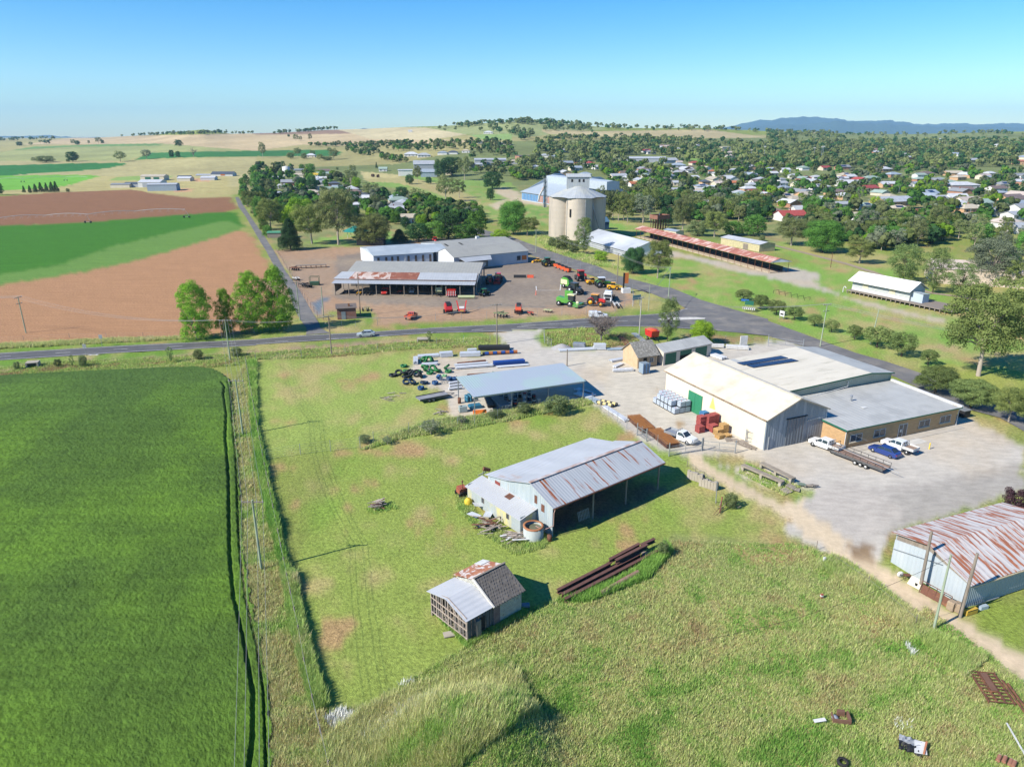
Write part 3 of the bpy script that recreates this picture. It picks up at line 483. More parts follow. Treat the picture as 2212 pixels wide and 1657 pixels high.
T_='''
d|425,733,612,80,poplar,0|tall bright green poplar with a broad base beside the main road, leftmost of the four
d|493,722,626,52,poplar,0|smallest and thinnest of the four poplars by the ploughed field
d|549,719,588,78,poplar,0|tall poplar between the thin poplar and the one at the lane corner
d|604,714,579,84,poplar,0|tallest poplar, at the corner of the lane and the main road
d|2113,812,612,172,olive,0|huge spreading gum tree with a thick pale trunk at the right edge of the photo
H|1440,905,672,330,tidy,0|rounded olive street tree behind the grey office roof
H|1745,1035,782,345,tidy,0|rounded street tree at the corner of the office car park
H|2075,1155,868,290,olive,0|spindly tree with a bare grey lower crown at the right edge of the car park
G|1995,112,8,165,tidy,1|clipped street tree behind the green direction signs
G|2140,185,52,160,tidy,1|clipped street tree just right of the green direction signs
H|72,232,106,155,tidy,1|clipped street tree left of the small white signboard
H|225,278,148,155,tidy,1|clipped street tree right of the small white signboard
H|400,333,220,138,tidy,1|clipped street tree beside the tall green power pole
H|545,382,273,128,tidy,1|smallest clipped street tree, right of the tall power pole
H|745,442,316,142,tidy,1|clipped street tree with a long shadow before the leaning grey pole
H|940,508,322,245,tidy,1|wide clipped street tree in front of the leaning grey pole
H|1150,592,378,215,tidy,1|dark clipped street tree beside the dry drain
H|1378,665,523,145,tidy,1|clipped street tree nearest the big gum tree
G|1340,458,82,225,wispy,0|tall thin she-oak behind the grey shed with green doors
G|1632,485,275,215,lime,0|bright lime green tree beside the grey shed with green doors
C|620,1275,952,190,wispy,0|tall wispy tree in front of the concrete silo
C|1050,1440,1208,210,dark,0|dark rounded tree at the end of the long white grain shed
C|1255,1482,1162,240,olive,0|sunlit yellow-olive gum tree beside the town-side road
C|345,1215,1125,85,bush,1|low dark shrub at the foot of the silo
C|430,1240,1110,140,bush,1|large pale shrub at the foot of the silo
C|530,1265,1150,120,bush,1|shrub between the silo and the tall wispy tree
C|765,1335,1240,135,lime,1|bright green bush before the long white grain shed
C|10,1105,810,260,broad,0|big weeping green tree by the road left of the silo
C|132,1115,955,200,olive,0|spreading small gum tree left of the silo
B|300,1238,958,235,pine,0|dark she-oak at the back corner of the machinery yard
B|485,1185,850,300,olive,0|dense gum tree behind the machinery yard fence
B|712,1195,715,370,gum,0|tallest gum with white forked limbs behind the machinery yard
B|1010,1190,915,300,pepper,0|pale olive pepper tree overhanging the black shed
B|130,1065,795,250,olive,0|yellow-olive wattle tree beside the lane
B|365,1010,780,200,lime,1|yellow-green tree behind the machinery yard
B|1240,1172,1055,165,pine,0|dark blue-green cypress behind the pale blue workshop
B|1400,1165,1000,240,dark,1|dark leafy tree behind the pale blue workshop
B|1545,1162,985,230,broad,1|leafy green tree above the red tractor behind the workshops
B|1660,1140,895,250,dark,1|big dark green tree behind the grey workshop roof
B|1790,1150,1005,190,broad,1|round leafy tree behind the skylights of the grey workshop
B|1905,1138,890,210,broad,1|tall leafy tree at the right end of the workshop tree row
B|1430,1060,925,115,lime,1|lime yellow tree among the dark trees behind the workshops
B|1550,1000,900,110,lime,1|yellow-green tree with a thin crown behind the workshops
B|2110,1150,1060,180,lime,1|bright green round tree at the roadside beside the grey workshop
B|1000,795,655,160,gum,1|domed grey-green tree among the houses left of the park
B|1258,795,688,140,dark,1|dark leafy tree at the edge of the grassy park
B|1640,820,600,170,gum,1|tall gum with a split trunk standing in the grassy park
B|1755,790,632,110,gum,1|narrower gum beside the tall split gum in the park
B|2040,712,555,200,dark,1|broad dark tree by the dirt track in the park
B|2020,808,700,88,dark,1|small round dark tree beside the bend of the dirt track
B|1325,672,583,88,dark,1|round dark tree in front of the long white factory
B|1491,672,604,62,dark,1|small round dark bush-like tree right of the factory
B|1395,655,515,85,gum,1|loose grey-green gum before the grey gabled factory
B|1590,615,450,110,dark,1|tall dark tree behind the grey gabled factory
B|1690,600,425,230,dark,1|wide dark clump of foliage right of the grey factory
B|1800,640,440,120,gum,1|gum tree with sparse crown above the park
D|790,1355,1155,250,olive,0|gum tree with a pale trunk in front of the railway line
D|470,1258,975,320,broad,0|dense green tree behind the railway line beside the goods shed
D|200,1200,965,290,gum,0|spreading gum with white limbs behind the railway line
D|1170,1525,1185,360,wispy,0|large weeping green tree beside the white goods shed
D|1420,1610,1210,300,wispy,0|second weeping green tree right of the goods shed roof
D|1660,1650,1340,280,wispy,0|dark weeping tree behind the big gum tree
D|1900,1535,1155,420,grey,0|huge silver-grey gum tree near the right edge
C|1745,1128,905,215,olive,0|gum tree with white forked trunk behind the cream railway hut
C|1468,1088,795,190,gum,0|tall straight gum beside the rusty tank tower
C|1600,1118,975,180,bush,1|round green bush between the tank tower and the cream building
C|2080,1115,928,240,broad,1|leafy tree behind a bare white dead tree
C|1905,1112,985,190,broad,1|round leafy tree left of the bare white dead tree
C|2157,1162,1105,62,bush,1|small round green shrub beside the cream railway building
C|768,985,700,150,gum,1|gum tree just right of the concrete silo
C|870,978,735,150,gum,1|second gum tree right of the concrete silo
C|917,992,760,130,olive,1|gum with a straight dark trunk in the row by the railway
C|962,982,745,140,gum,1|middle gum of the row by the railway
C|995,1004,800,130,olive,1|last gum of the row with a bare dark trunk
C|820,970,905,90,bush,1|low green bush under the gums right of the silo
C|1130,1005,760,210,grey,1|silvery gum tree behind the rusty tank tower
C|1190,985,700,170,olive,1|olive gum tree left of the rusty tank tower
C|1330,1030,860,140,dark,1|dark tree immediately behind the rusty tank tower
A|630,478,385,112,dark,1|big dark paddock tree beside a round bush, on the far left fields
A|398,485,423,160,bush,1|wide low green thicket on the far left fields
A|295,482,440,45,gum,1|thin grey tree left of the wide low thicket
A|588,480,452,38,bush,1|small round bush under the big dark paddock tree
A|1040,478,390,98,gum,1|paddock tree at the edge of the dark green irrigated circle
A|1265,457,372,88,grey,1|pale grey half-bare tree in the dark green field
A|1483,445,372,52,dark,1|first of two round trees in the dark green field
A|1536,442,384,50,dark,1|second of two round trees in the dark green field
A|1545,346,284,72,dark,1|dark tree alone on the straw-coloured slope
A|170,342,302,58,dark,1|dark paddock tree at the far left of the straw-coloured field
A|268,340,307,36,gum,1|small thin tree in the far left field
A|630,332,284,42,gum,1|left tree of a pair below the tree line on the horizon
A|668,332,292,48,dark,1|right tree of a pair below the tree line on the horizon
A|850,320,268,60,gum,1|spindly tree above the pale green field
A|886,322,288,30,dark,1|small dark tree just right of the spindly tree
A|768,328,292,22,gum,1|tiny tree between the pair and the spindly tree
A|210,745,682,32,pine,1|first small conifer left of the farm, outermost of the row
A|262,748,677,38,pine,1|second small conifer of the farm row
A|310,745,665,46,pine,1|third conifer of the farm row
A|358,742,652,54,pine,1|tallest conifer of the farm row
A|406,742,655,44,pine,1|fifth conifer of the farm row
A|452,742,648,52,pine,1|dark conifer of the farm row, second from its right end
A|488,740,642,50,pine,1|rightmost conifer of the farm row
A|-10,765,648,90,dark,1|dark tree cut off by the left edge of the photo
A|588,740,705,34,bush,1|small bush right of the row of conifers
B|60,442,315,62,gum,1|lone slender gum in the straw field above the street trees
B|345,302,238,50,gum,1|twisted gum of a close pair on the ploughed hill
B|385,298,256,34,gum,1|smaller gum of a close pair on the ploughed hill
B|467,300,236,36,gum,1|single gum right of the close pair on the ploughed hill
B|283,265,238,26,dark,1|small dark tree on the ploughed hill
B|358,430,358,72,gum,1|gum tree beside the white-roofed farmhouse in the green field
B|300,450,395,70,bush,1|bushy brown-green tree left of the white-roofed farmhouse
B|490,425,380,56,gum,1|gum tree behind the white-roofed farmhouse
B|555,470,412,62,olive,1|brownish tree right of the white-roofed farmhouse
B|615,465,430,90,bush,1|dark low hedge right of the white-roofed farmhouse
B|415,455,400,60,bush,1|bushes at the left wall of the white-roofed farmhouse
B|672,460,365,90,gum,1|loose double-crowned gum right of the white-roofed farmhouse
B|635,400,355,45,gum,1|small gum just behind the double-crowned gum
B|838,580,505,60,gum,1|gum at the front of the trees left of the blue-roofed stall
B|700,548,522,26,bush,1|tiny lone tree in the straw paddock
B|1040,535,478,22,pine,1|slim lone conifer in the straw paddock
B|470,560,490,95,broad,1|pair of round green trees at the edge of the straw paddock
B|400,555,495,60,broad,1|small green tree beside the white water tower
B|575,620,545,75,broad,1|green tree behind the white roofs in the left suburb
B|700,610,565,110,plum,1|wide purple plum tree in the left suburb
B|1010,612,580,40,plum,1|small purple tree at the mown edge of the park
B|1055,618,585,36,plum,1|second small purple tree at the mown edge of the park
B|870,720,605,90,lime,1|yellow-green tree with a dark trunk in the left suburb
B|820,700,545,130,gum,1|big dark gum in the middle of the left suburb
B|870,725,690,60,plum,1|round purple plum under the yellow-green tree
B|395,730,610,100,dark,1|left of two big dark round trees in the left suburb
B|485,735,612,105,dark,1|right of two big dark round trees in the left suburb
'''
KIND={k:(v[0],tuple(x*1.65 for x in v[1]),tuple(x*1.6 for x in v[2]))+v[3:]for k,v in KIND.items()}
for ln in T_.strip().splitlines():
 r,q,lab=ln.split('|');x,y,top,w,k,lod=q.split(',')
 grp=None
 if 'clipped street tree' in lab:grp='street trees along the railway side'
 if 'poplar' in lab:grp='poplars by the main road'
 if 'conifer' in lab and 'farm' in lab:grp='conifers by the farm'
 ptree(r,float(x),float(y),float(top),float(w),k,lab,grp,int(lod))
# bare trees
def bare(P,h,w,label,bk='grey',seed=1,n=10,lvl=4,name='dead_tree'):
 rg=random.Random(seed);o=thing(name,label,'tree',P);mb=MB();tw=MB()
 def br(p,d,L,r,k):
  q=p+d*L;mid=p+d*L*.5+Vector((rg.uniform(-1,1),rg.uniform(-1,1),rg.uniform(-.5,.5)))*L*.08
  (mb if k<2 else tw).path([p,mid,q],[r,r*.8,r*.6],5 if k<3 else 3)
  if k>=lvl:return
  for i in range(rg.choice([3,4,5])if k>1 else n//2):
   t=rg.uniform(.35,1);s=p.lerp(q,t);e=Vector((rg.uniform(-1,1),rg.uniform(-1,1),rg.uniform(-.25,.8)))
   br(s,(d*.6+e*.95).normalized(),L*rg.uniform(.5,.78),r*.5,k+1)
 br(Vector((0,0,-.1)),Vector((.05,0,1)),h*.3,h*.03,0)
 for i in range(n):
  a=i*2.4;br(Vector((.02*h,0,h*.28)),Vector((math.cos(a)*w/h,math.sin(a)*w/h,rg.uniform(.5,1.3))).normalized(),h*.36,h*.016,1)
 mb.build('trunk',BK[bk],o,False);tw.build('twigs',BK[bk],o,False);return o
P=g('G',770,462);bare(P,hpx(P,px('G',0,165)[1]),330*.2503*mpp(P),'leafless grey dead tree beside the gravel yard entrance',seed=4,n=12,lvl=4)
P=g('C',2078,1118);bare(P,hpx(P,px('C',0,965)[1]),5,'bare white dead tree in front of the leafy trees by the railway','pale',5,5,2)
P=g('A',1672,438);bare(P,17,12,'bare dead tree standing in the dark green field','grey',8,7,3)
P=g('C',25,1105);bare(P,9,6,'bare grey tree under the weeping green tree left of the silo','grey',9,7,3)
# ---------------------------------------------------------------- town trees: the nearest ones one by one, the far woodland as one mass
ZONES=[('B 0,990 250,870 800,700 900,820 880,1000 500,1010 250,1080 60,1020',['broad','dark','broad','olive','lime'],17,(8,12),'leafy tree in the thick garden belt between the lane and the tallest gum'),('B 0,1000 60,1010 130,1100 170,1200 190,1235 100,1180',['broad','olive'],3,(5,7),'low tree on the verge of the lane'),('B 880,860 1400,800 1900,900 1960,1020 1300,1060 1000,1000',['dark','broad','dark','broad','lime','gum'],20,(6,10),'garden tree among the houses behind the workshops'),('B 0,600 300,510 560,600 560,740 0,860',['broad','dark','broad','gum','lime'],22,(6,9),'leafy tree among the rooftops of the left suburb'),('B 560,620 820,600 900,740 1150,800 1200,880 900,860 600,740',['broad','dark','olive','broad'],14,(5,8),'garden tree between the pale roofs of the left suburb'),('B 0,560 70,620 90,960 40,1000 0,960 -90,860 -140,720 -100,600',['broad','dark','broad','olive'],22,(7,11),'dense tree in the belt along the far end of the lane'),('C 720,760 1120,700 1400,760 1400,860 1120,930 760,900',['gum','olive','grey','broad','olive'],26,(9,13),'gum tree in the grove between the silo and the tank tower'),('C 1400,830 1700,900 2209,800 2209,1000 1950,1000 1550,960',['gum','olive','gum','dark','olive'],20,(9,13),'gum tree in the grove behind the cream railway building'),('C 0,600 330,580 600,640 750,640 760,720 450,560 100,640',['gum','olive','broad'],12,(8,12),'gum tree behind the blue-doored grain shed'),('C 820,480 1350,600 1360,740 900,680 760,560',['broad','dark','gum','lime','broad','olive'],28,(7,11),'leafy tree in the wooded streets behind the silo'),('C 1360,520 2209,520 2209,800 1800,840 1400,720',['broad','dark','lime','broad','grey'],26,(5,9),'garden tree among the houses of the main town'),('D 0,560 1300,640 1400,960 900,900 0,940',['broad','dark','grey','olive','lime','broad'],36,(6,10),'garden tree in the streets right of the town centre'),('D 0,950 350,980 900,900 1450,980 1650,1100 1000,1300 850,1150 350,1120',['olive','gum','broad','olive','grey'],30,(8,12),'gum tree in the grove between the railway line and the houses'),('D 1300,560 2209,640 2209,980 1700,900 1350,800',['broad','dark','lime','olive'],22,(6,9),'garden tree near the right-hand houses'),('D 1500,1120 1700,1000 2209,1050 2400,1500 2000,1480 1960,1300 1600,1200',['olive','gum','grey','broad'],14,(8,12),'tree around the cream hall at the right edge'),('D 2120,1640 2300,1560 2500,1900 2250,1800',['olive'],2,(10,12),'yellow-olive tree cut off by the right edge'),]
def sample(P,n,rg):
 P=np.array(P);o=[]
 while len(o)<n:
  x=rg.uniform(P[:,0].min(),P[:,0].max());y=rg.uniform(P[:,1].min(),P[:,1].max())
  if inpoly(np.array([x]),np.array([y]),P)[0]:o.append((x,y))
 return o
HOUSE_PX=[]
# ---------------------------------------------------------------- houses
def corr(n,c,c2=None,ax=0,per=.32,dep=.012,**k):return mat(n,c,k.pop('rough',.5),c2=c2 or tuple(x*.86 for x in c),s=k.pop('s',.5),amt=k.pop('amt',.5),wave=(ax,per,dep),**k)
ROOF={'white':(.50,.51,.52),'silver':(.38,.40,.42),'grey':(.27,.28,.29),'blue':(.29,.34,.39),'dark':(.09,.105,.13),'red':(.36,.075,.06),'brown':(.19,.14,.12),'green':(.29,.37,.31),'tan':(.47,.41,.31),'orange':(.45,.16,.07),'pink':(.5,.42,.36),'yellow':(.6,.42,.05)}
WALL={'white':(.62,.61,.58),'cream':(.58,.52,.40),'brick':(.38,.2,.13),'orange':(.52,.33,.19),'grey':(.36,.38,.40),'blue':(.3,.36,.42),'green':(.2,.26,.22)}
GLS=mat('window_glass',(.05,.06,.07),.15,spec=.6,s=1);TRIM=mat('white_trim',(.6,.6,.58),.6,s=2);CHB=mat('chimney_brick',(.3,.13,.09),.9,s=6)
SOL=mat('solar_panel',(.015,.02,.05),.2,spec=.6,c2=(.03,.04,.08),s=2)
def rmat(c):return mat('roof_'+c,ROOF[c],.55,c2=tuple(x*.8 for x in ROOF[c]),s=.5,amt=.5,rnd=.1,c3=tuple(x*.68 for x in ROOF[c]),s3=.3,t3=(.52,.75))
def wmat(c):return mat('wall_'+c,WALL[c],.85,c2=tuple(x*.85 for x in WALL[c]),s=.8,rnd=.06)
def house(P,w,d,rz,roof,wall,form,label,h=2.9,pitch=.42,chim=False,solar=False,name='house',cat='house',wins=2,group=None,front=True,door=True):
 o=thing(name,label,cat,P,rz,group);a,b=w/2,d/2
 MB().box(-a,-b,-.6,a,b,h).build('wall',wmat(wall),o)
 r=MB();e=.55;A,B_=a+e,b+e;zt=h+.05;rh=B_*pitch;t=.16
 if form=='hip':
  k=max(A-B_,.05);pts=[(-A,-B_,zt),(A,-B_,zt),(A,B_,zt),(-A,B_,zt),(-k,0,zt+rh),(k,0,zt+rh)]
  low=[(x,y,z-t)for x,y,z in pts[:4]]
  r.add(pts+low,[(0,1,5,4),(1,2,5),(2,3,4,5),(3,0,4),(0,6,7,1),(1,7,8,2),(2,8,9,3),(3,9,6,0),(9,8,7,6)])
 elif form=='flat':
  r.add([(-A,-B_,zt),(A,-B_,zt),(A,B_,zt+.5),(-A,B_,zt+.5),(-A,-B_,zt-t),(A,-B_,zt-t),(A,B_,zt+.5-t),(-A,B_,zt+.5-t)],[(0,1,2,3),(7,6,5,4),(0,4,5,1),(1,5,6,2),(2,6,7,3),(3,7,4,0)])
 else:
  for s in(-1,1):r.slab([(-A,s*B_,zt),(A,s*B_,zt),(A,0,zt+rh),(-A,0,zt+rh)],t)
  for s in(-1,1):MB().poly([(s*a,-b,h-.05),(s*a,b,h-.05),(s*a,0,h+rh*.88)]).build('gable',wmat(wall),o)
  if form=='cross':
   r.slab([(-.55*a-2.4,-B_-2,zt),(-.55*a,-B_-2,zt+1.25),(-.55*a,0,zt+1.25),(-.55*a-2.4,0,zt)],t);r.slab([(-.55*a+2.4,-B_-2,zt),(-.55*a,-B_-2,zt+1.25),(-.55*a,0,zt+1.25),(-.55*a+2.4,0,zt)],t)
   MB().prism([(-.55*a-2.1,-.3),(-.55*a+2.1,-.3),(-.55*a+2.1,h),(-.55*a,h+1.1),(-.55*a-2.1,h)],-b-1.6,-b+.1).build('front_room',wmat(wall),o)
 rf=r.build('roof',rmat(roof),o)
 if chim:MB().box(-.3,.2,h,.35,.85,h+rh+.9).box(-.36,.14,h+rh+.9,.41,.91,h+rh+1.0).build('chimney',CHB,rf)
 if solar:
  s=MB();n=(-B_*.0,0)
  s.slab([(-a*.5,-B_*.8,zt+rh*.2+.12),(a*.35,-B_*.8,zt+rh*.2+.12),(a*.35,-B_*.25,zt+rh*.75+.12),(-a*.5,-B_*.25,zt+rh*.75+.12)],.05);s.build('solar_panel',SOL,rf)
 if front:
  n=max(2,int(w/4.5))
  for i in range(n):
   x=-a+w*(i+.5)/n
   if door and i==n//2:MB().box(x-.45,-b-.04,0,x+.45,-b+.02,2.1).build('door',mat('dark_door',(.12,.09,.08),.6,s=3),o)
   else:
    f=MB().box(x-.85,-b-.05,.9,x+.85,-b+.02,2.15).build('window',TRIM,o);MB().box(x-.76,-b-.07,.99,x+.76,-b-.03,2.06).build('pane',GLS,f)
  x=a+.03
  f=MB().box(a-.02,-.8,.9,a+.05,.8,2.1).build('window',TRIM,o);MB().box(a+.03,-.7,1,a+.07,.7,2).build('pane',GLS,f)
 return o
HS='''
t|700,200,650|silver,grey,gable,5,.25|very long silver-roofed hall behind the wooded streets
t|1055,215,240|silver,grey,gable,4,.4|silver gabled hall right of the very long hall
t|1208,232,90|pink,cream,gable,3,.4|small pink-roofed house right of the silver gabled hall
t|1440,242,160|red,cream,hip,3,.4|dark red roofed house at the edge of the sports field
t|1190,275,220|blue,grey,hip,3,.4|blue-grey roofed house below the small pink-roofed house
t|1025,335,160|pink,white,gable,3,.4|pale pink-roofed cottage left of the round green street tree
t|1372,305,110|brown,cream,hip,3,.4|brown-roofed house below the dark red roof
t|1228,352,155|white,grey,hip,3,.4|white hip-roofed house with grey walls in the middle of town
t|1385,362,150|grey,white,hip,3,.4|grey hip-roofed house right of the white hip-roofed one
t|1105,440,120|blue,white,gable,3,.4|pale blue roof behind the big palm-like tree
t|1390,468,210|white,orange,cross,3,.4|white roof with several gables above the dark-blue roofed house
t|1165,548,120|silver,cream,gable,3,.4|silver-roofed house between two golden pencil pines
t|1590,532,150|dark,orange,hip,3,.4|orange brick house with a dark blue roof
t|1150,655,190|silver,grey,gable,3,.35|silver-roofed cottage at the top of the gum grove
t|1545,600,220|blue,cream,hip,3,.35|pale blue roofed house with solar panel behind the big white roof|s
t|1715,640,330|white,cream,hip,3,.4|widest white hip roof in the middle of town
t|1480,712,270|silver,brick,cross,3,.35|silver-roofed brick house with a front garage gable
t|1650,862,300|white,white,cross,3,.4|white gabled cottage with a brick chimney above the gum grove|c
t|512,558,110|orange,white,gable,2.6,.4|small shed with an orange-red roof behind the silo grove
t|410,470,90|white,white,hip,3,.4|small white-roofed house left of the orange-red shed
t|1795,405,185|silver,white,hip,3,.45|silver pyramid-roofed house right of the bright green trees
t|1695,372,105|orange,white,hip,3,.4|orange-red tiled house touching the silver pyramid roof
t|2022,355,160|white,cream,hip,3,.4|white-roofed house at the right end of the main street
t|1925,462,140|white,brick,gable,3,.4|white-roofed brick house below the main street trees
t|2000,548,170|orange,cream,gable,3,.4|orange-tiled gabled house behind the tall power poles
s|1082,182,178|blue,white,hip,3.2,.45|grey-blue pyramid-roofed house right above the silo
s|1275,66,180|white,white,gable,3,.4|long white-roofed house in the trees above the silo
s|350,62,100|white,white,hip,3,.4|white roof half hidden by trees above the grain shed
u|220,585,168|silver,green,hip,3.2,.5|steep silver hip-roofed house with a chimney beside tall power poles|c
u|690,628,220|blue,cream,hip,3,.4|blue-roofed house right of the yellow-green tree
u|855,438,155|silver,white,hip,3,.4|silver hip-roofed house behind the pole in the right town
u|1025,468,140|red,white,hip,3,.4|red-roofed white house with a solar panel in the right town|s
u|1175,460,150|white,white,hip,3,.4|white hip-roofed house touching the red-roofed one
u|1545,482,200|white,grey,gable,3,.35|white roof carrying long dark solar panel rows|s
u|1640,562,310|white,white,gable,3.4,.45|tall white gabled house in the right town
u|665,500,140|grey,white,hip,3,.4|grey-roofed house left of the dark green garden tree
u|245,402,85|tan,cream,hip,3,.4|small tan-roofed cottage behind the steep silver roof
u|545,400,120|white,cream,gable,3,.45|white gable seen over the yellow garden tree
u|790,1068,430|red,white,cross,3.2,.45|large bright red roofed house in front of the conifer hedge|c
u|560,990,200|brown,brick,hip,3,.4|brown-tiled house left of the large bright red roof
u|890,990,150|white,white,gable,3.4,.6|steep white gable just behind the large bright red roof
u|1545,882,225|silver,white,gable,3,.35|low silver-roofed house left of the pale green roof
u|1905,905,245|green,white,hip,3,.4|pale green roof with a square of solar panels|s
u|1725,1066,150|tan,white,gable,3,.4|tan-roofed shed among the dense gums right of the red roof
u|2165,575,125|white,orange,gable,3,.4|white-roofed house at the big round green tree
v|250,850,600|silver,orange,gable,3.4,.35|long silver-roofed orange brick hall, the largest building in the right town
v|890,805,330|silver,cream,gable,3.2,.4|cream gabled wing right of the long orange brick hall
v|1200,775,275|white,white,cross,3.2,.5|bright white gabled house behind the long white fence
v|1250,650,340|brown,white,gable,3,.35|white cottage with a long grey-brown roof
v|1270,590,460|white,grey,hip,3.2,.3|very wide white hip roof in the right town
v|1090,545,250|green,orange,hip,3,.4|orange brick house with a pale green roof
v|645,488,180|green,brick,hip,3,.4|green-roofed brick house left of the round street tree
v|950,492,150|green,white,hip,3,.4|pale green hip roof behind the round street tree
v|655,428,180|green,white,gable,3,.4|green roof with a white gable front
v|1230,462,210|tan,orange,hip,3,.4|tan-roofed orange brick house on the back street
v|1690,402,180|white,grey,hip,3,.4|white roof above the blue-roofed house on the back street
v|1720,478,270|blue,grey,gable,3,.35|long blue-grey roof on the back street at the right
v|1820,700,380|silver,brick,flat,3,.3|long low motel-like house with brown panels
v|1990,805,430|brown,orange,gable,3,.45|big brown-tiled orange brick house near the right edge
v|2085,872,340|blue,orange,gable,3,.35|blue-grey roofed orange brick house in front of the big brown-tiled one
v|1740,985,250|silver,white,cross,3.2,.45|pale silver gabled house beside the lime green trees
v|2060,1045,350|silver,white,gable,3,.35|long white weatherboard house at the right edge
v|1290,1095,430|tan,white,hip,3,.4|tan-roofed white house with a black solar panel, left of a near-identical pinkish one|s
v|1900,1165,430|pink,white,hip,3,.4|pinkish-roofed white house with a black solar panel near the right edge|s
v|590,1015,270|red,white,hip,3,.4|dark red hip roof beside the purple tree
v|340,945,270|tan,white,hip,3,.4|pale yellow roof with solar panels left of the dark red hip roof|s
v|200,565,230|white,orange,cross,3,.4|white-roofed house above the long orange brick hall
v|600,560,160|blue,white,gable,2.8,.4|small pale blue roofed shed in the right town
v|2130,232,140|orange,orange,flat,4,.3|orange building far away near the right edge
v|2110,1255,190|silver,white,gable,3.2,.5|white gabled shed cut by the right edge
w|335,482,175|silver,cream,cross,3,.45|pale gabled house beside the white water tower
w|490,522,95|green,white,gable,2.6,.3|small pale green shed in the left suburb
w|400,590,115|white,grey,gable,2.8,.3|white shed roof beside the small purple tree of the left suburb
w|565,622,125|green,white,gable,2.6,.3|small green-roofed carport in the left suburb
w|650,440,150|tan,cream,gable,4,.3|tan workshop in the left suburb
w|655,372,170|silver,cream,flat,5,.3|pale factory block at the edge of the straw paddock
w|893,425,90|yellow,white,gable,3,.4|shed with a bright yellow-orange roof
w|975,480,155|white,white,gable,3,.4|white roof right of the bright yellow-orange roof
w|985,545,145|grey,white,gable,3,.45|grey gable between the two big dark trees and the dark roof
w|1160,560,175|dark,brick,hip,3,.4|dark grey hip-roofed house in the left suburb
w|1210,605,155|blue,white,gable,2.6,.3|light blue roof just below the dark grey hip roof
w|330,705,265|silver,white,flat,3,.3|long flat silver roof behind the garden belt
w|835,692,275|tan,cream,hip,3,.3|long tan hip roof behind the garden belt
w|1475,692,175|brown,brick,hip,3.4,.4|brown-tiled brick house behind the tallest gum
w|1395,738,150|grey,grey,gable,2.8,.3|grey shed left of the white many-gabled house
w|1655,735,160|dark,grey,gable,2.8,.4|dark-roofed house right of the tallest gum
w|1600,808,340|white,cream,cross,3.2,.45|white many-gabled house behind the tallest gum
w|1500,885,155|white,grey,gable,2.8,.3|plain white shed roof in front of the white many-gabled house
w|1900,868,175|tan,cream,gable,2.8,.25|cream flat-looking shed behind the gabled cottage
w|2045,975,305|silver,grey,cross,3.1,.45|silver cottage with a dark half-timbered gable and a chimney|c
w|1885,335,125|green,white,gable,3,.5|pale green roofed kiosk beside the pink roof at the park edge
B|1320,1008,140|tan,white,cross,3,.45|cream cottage just left of the lime yellow tree
B|476,442,82|white,cream,hip,3.4,.5|white-roofed farmhouse surrounded by trees in the fields
B|1290,600,130|white,white,flat,6,.3|long white flat factory at the edge of the park
B|1450,545,190|silver,grey,gable,6,.5|high silver-gabled factory behind the white flat one
B|1495,610,150|blue,blue,gable,5,.5|blue iron shed with an open dark bay at the park edge
B|1340,432,130|white,white,hip,3,.45|white-roofed bungalow row on the far edge of the left town
B|1450,440,120|silver,white,hip,3,.45|silver-roofed bungalow right of the white bungalow row
B|1612,420,90|blue,white,hip,3,.4|blue-grey roof beyond the factory trees
B|1700,415,90|dark,white,hip,3,.4|dark roof right of the blue-grey roof beyond the factory
B|1812,402,70|tan,white,hip,3,.4|small tan roof at the far paddock edge
B|1896,540,115|silver,grey,gable,5,.3|grey shed left end of the long open shed
B|2020,512,290|silver,grey,gable,7,.2|very long silver open shed behind the park
B|1662,592,60|tan,cream,gable,3.4,.6|small steep cream shed behind the park trees
B|2005,238,85|white,white,hip,3,.4|white homestead high on the hill
B|1332,226,36|white,white,gable,4,.4|tiny white shed on the straw-coloured hill
B|1942,322,60|tan,white,gable,3,.3|tan roof in the trees below the hill homestead
B|2160,332,90|white,white,hip,3,.3|white roofs in the trees below the hill
C|720,350,105|white,white,hip,3,.3|white roofs by the green paddock above the silo
C|120,462,175|brown,brick,flat,5,.3|long rusty-red shed left above the grain shed
C|282,442,85|silver,white,hip,3,.4|silver bungalow right of the long rusty-red shed
C|370,450,62|blue,white,hip,3,.4|blue roof right of the silver bungalow
C|450,396,60|white,white,gable,3,.4|white gable in trees under the green paddock
C|875,402,160|dark,grey,flat,4,.3|dark flat-roofed building before the far gum wood
C|1830,395,90|tan,cream,flat,8,.3|cream two-storey building rising from the far gum wood
C|1880,445,80|pink,white,hip,3,.4|pink-white roof at the end of the sports field
C|35,500,80|tan,grey,gable,4,.3|tan shed at the left above the grain shed
C|1045,690,62|orange,white,gable,2.6,.4|tiny red-roofed white shed in the trees right of the silo headhouse
D|190,368,115|white,white,flat,5,.3|bright white building beyond the sports field
D|1480,302,52|white,white,hip,4,.5|white farmhouse on the far straw hill
D|1590,600,150|tan,orange,gable,3,.35|orange-brown house in the back streets, far right
D|2160,500,100|orange,orange,gable,4,.3|orange brick school block far right
D|110,690,95|silver,white,gable,3,.4|silver-roofed cottage at the left of the right town
'''
HBOX=[];REFS=[]
SRG=random.Random(5)
